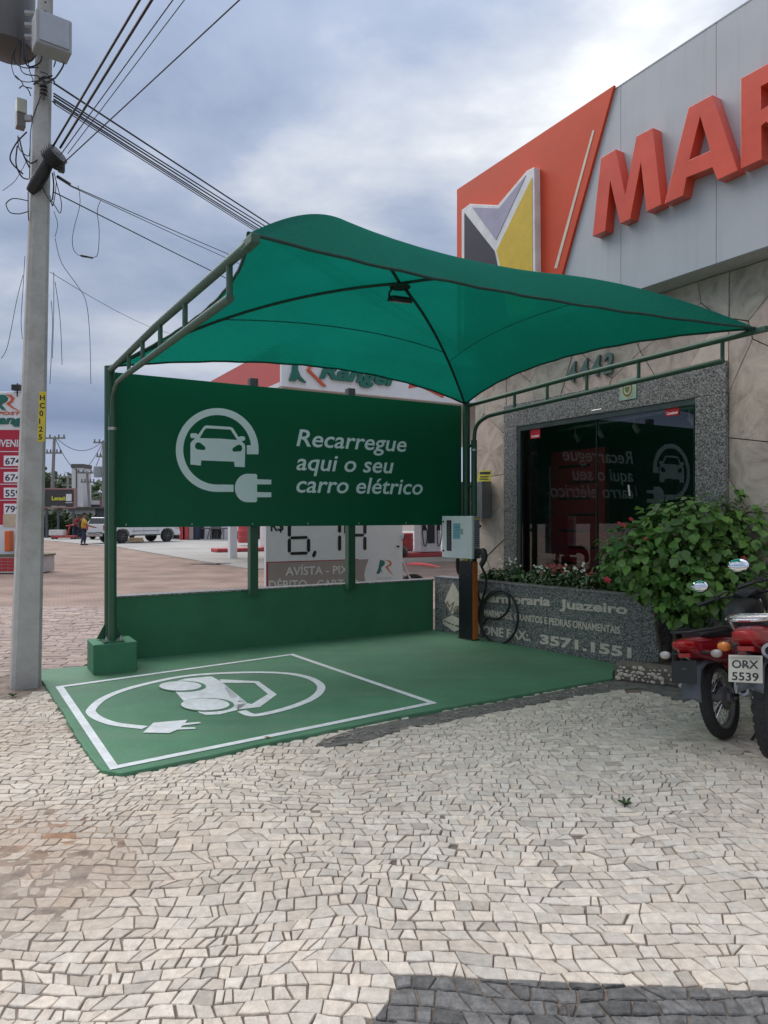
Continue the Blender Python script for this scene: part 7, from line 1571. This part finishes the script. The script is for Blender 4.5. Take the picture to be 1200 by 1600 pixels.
def far_pole(px, pyt, pyb, label, lean=0.0, trans=False):
    b0 = gnd(px, pyb); t_ = thing('utility_pole', label, 'pole', b0, 'far utility poles'); top = V((b0.x + lean, b0.y, dep(px, pyt, b0.y).z))
    mb = MB(); mb.tube([b0, top], [.17, .11], 8); mb.build('shaft', mat('cast concrete far', (.24, .23, .22), .9), t_)
    for k, f in enumerate((.99, .84)):
        c = b0.lerp(top, f); mb = MB(); mb.box(c, (1.7 - .5 * k, .12, .12)); ca = mb.build('crossarm', MATS['cast concrete far'], t_)
        for x_ in (-.75, -.35, .35, .75): mb = MB(); mb.lathe([(.03, 0), (.08, .05), (.03, .12), (.08, .16), (.02, .25)], c + V((x_ * (1 - .3 * k), 0, .05)), (0, 0, 1), 8); mb.build('insulator', m_tr, ca)
    if trans: c = b0.lerp(top, .68); mb = MB(); mb.lathe([(.1, 0), (.32, .03), (.32, .9), (.1, .95)], c + V((-.45, -.1, -.5)), (0, 0, 1), 14); mb.build('transformer', m_box, t_)
    return top
tA = far_pole(79, 683, 838, 'tall far concrete pole just right of the near pole', .3)
tB = far_pole(143, 738, 834, 'thin leaning far pole right of the white tower', -.4)
tC = far_pole(162, 690, 836, 'far pole with transformer peeking out left of the carport post', 0, True)
tD = far_pole(106, 744, 831, 'short far pole above the billboard')
for i, (a, b_) in enumerate(((tA, tC), (tA, tB), (tB, tC), (tD, tC))):
    cable(a + Z3 * .1, b_ + Z3 * .1, ['far wire between the tall pole and the transformer pole', 'far wire between the tall pole and the leaning pole', 'far wire between the leaning pole and the transformer pole', 'far wire from the short pole above the billboard'][i], .03, 1.0, 'far wires over the yard')
# trees and scrub
m_far = leaf_mat('far leaf', (.018, .035, .014), (.06, .10, .035), .7)
fl_ = leaf_mesh('leaf', 1.0, .6, .2, m_far)
def tree(px, py, Y, r, label, grp='far trees'):
    c = dep(px, py, Y); t_ = thing('tree', label, 'tree', V((c.x, c.y, 0)), grp); ms = []
    for i in range(700):
        lob = rb.randrange(7); o_ = V((math.cos(lob * 1.3) * .5, math.sin(lob * 2.1) * .5, math.sin(lob * 1.7) * .28)) * r; d = V((rb.gauss(0, 1), rb.gauss(0, 1), rb.gauss(0, 1))).normalized() * rb.uniform(.3, 1) * r * .55
        p = V((0, 0, c.z)) + o_ + V((d.x, d.y, d.z * .75)); e_ = Matrix.Rotation(rb.uniform(0, 6.28), 4, 'Z') @ Matrix.Rotation(rb.uniform(-1, 1), 4, 'X') @ Matrix.Rotation(rb.uniform(-1, 1), 4, 'Y'); ms.append(Matrix.Translation(p) @ e_ @ Matrix.Scale(rb.uniform(.25, .5) * r / 2.2, 4))
    o = link('crown', merge_instances(fl_, ms), [m_far], t_); o['kind'] = 'stuff'
    b0 = V((c.x, c.y, 0)); mb = MB(); mb.tube([b0, b0 + V((.1, 0, c.z * .5)), b0 + V((0, 0, c.z))], [.25, .18, .08], 8)
    for k in range(4): mb.tube([b0 + V((.05, 0, c.z * .7)), b0 + V((math.cos(k * 1.6) * r * .6, math.sin(k * 1.6) * r * .6, c.z + .2 * r))], [.09, .03], 6)
    mb.build('trunk', m_bark, t_)
tree(64, 757, 62, 1.5, 'dark round tree showing right of the near concrete pole'); tree(95, 766, 85, 3.2, 'dark tree top behind the billboard'); tree(46, 770, 75, 4.0, 'dark tree hidden mostly behind the near concrete pole')
tree(150, 790, 110, 6.0, 'pale distant tree beyond the grey house'); tree(112, 778, 120, 5.0, 'distant tree behind the white tower')
ms = []
for i in range(1800):
    p = V((rb.uniform(-29, -22.5), rb.uniform(52.5, 57), 0)); e_ = Matrix.Rotation(rb.uniform(0, 6.28), 4, 'Z') @ Matrix.Rotation(rb.uniform(-1.3, -.2), 4, 'Y'); ms.append(Matrix.Translation(p + Z3 * rb.uniform(0, 1.5 + .8 * noise.noise(p * .5))) @ e_ @ Matrix.Scale(rb.uniform(.3, .6), 4))
o = link('scrub_vegetation', merge_instances(fl_, ms), [m_far]); tag(o, 'scrubby weeds under the far billboard', 'vegetation', kind='stuff')
hl = MB(); rows = []
for j in range(2):
    rows.append([V((-400 + i * 16, 420 + j * 60, (-1.0 if j == 0 else 9 + 5 * noise.noise(V((i * .21, 3, 1))) + 3 * noise.noise(V((i * .6, 1, 4)))))) for i in range(51)])
hl.grid(rows); o = hl.build('hill_terrain', mat('far hill', (.05, .065, .06), .9, var=.3, scale=.05)); tag(o, kind='structure')
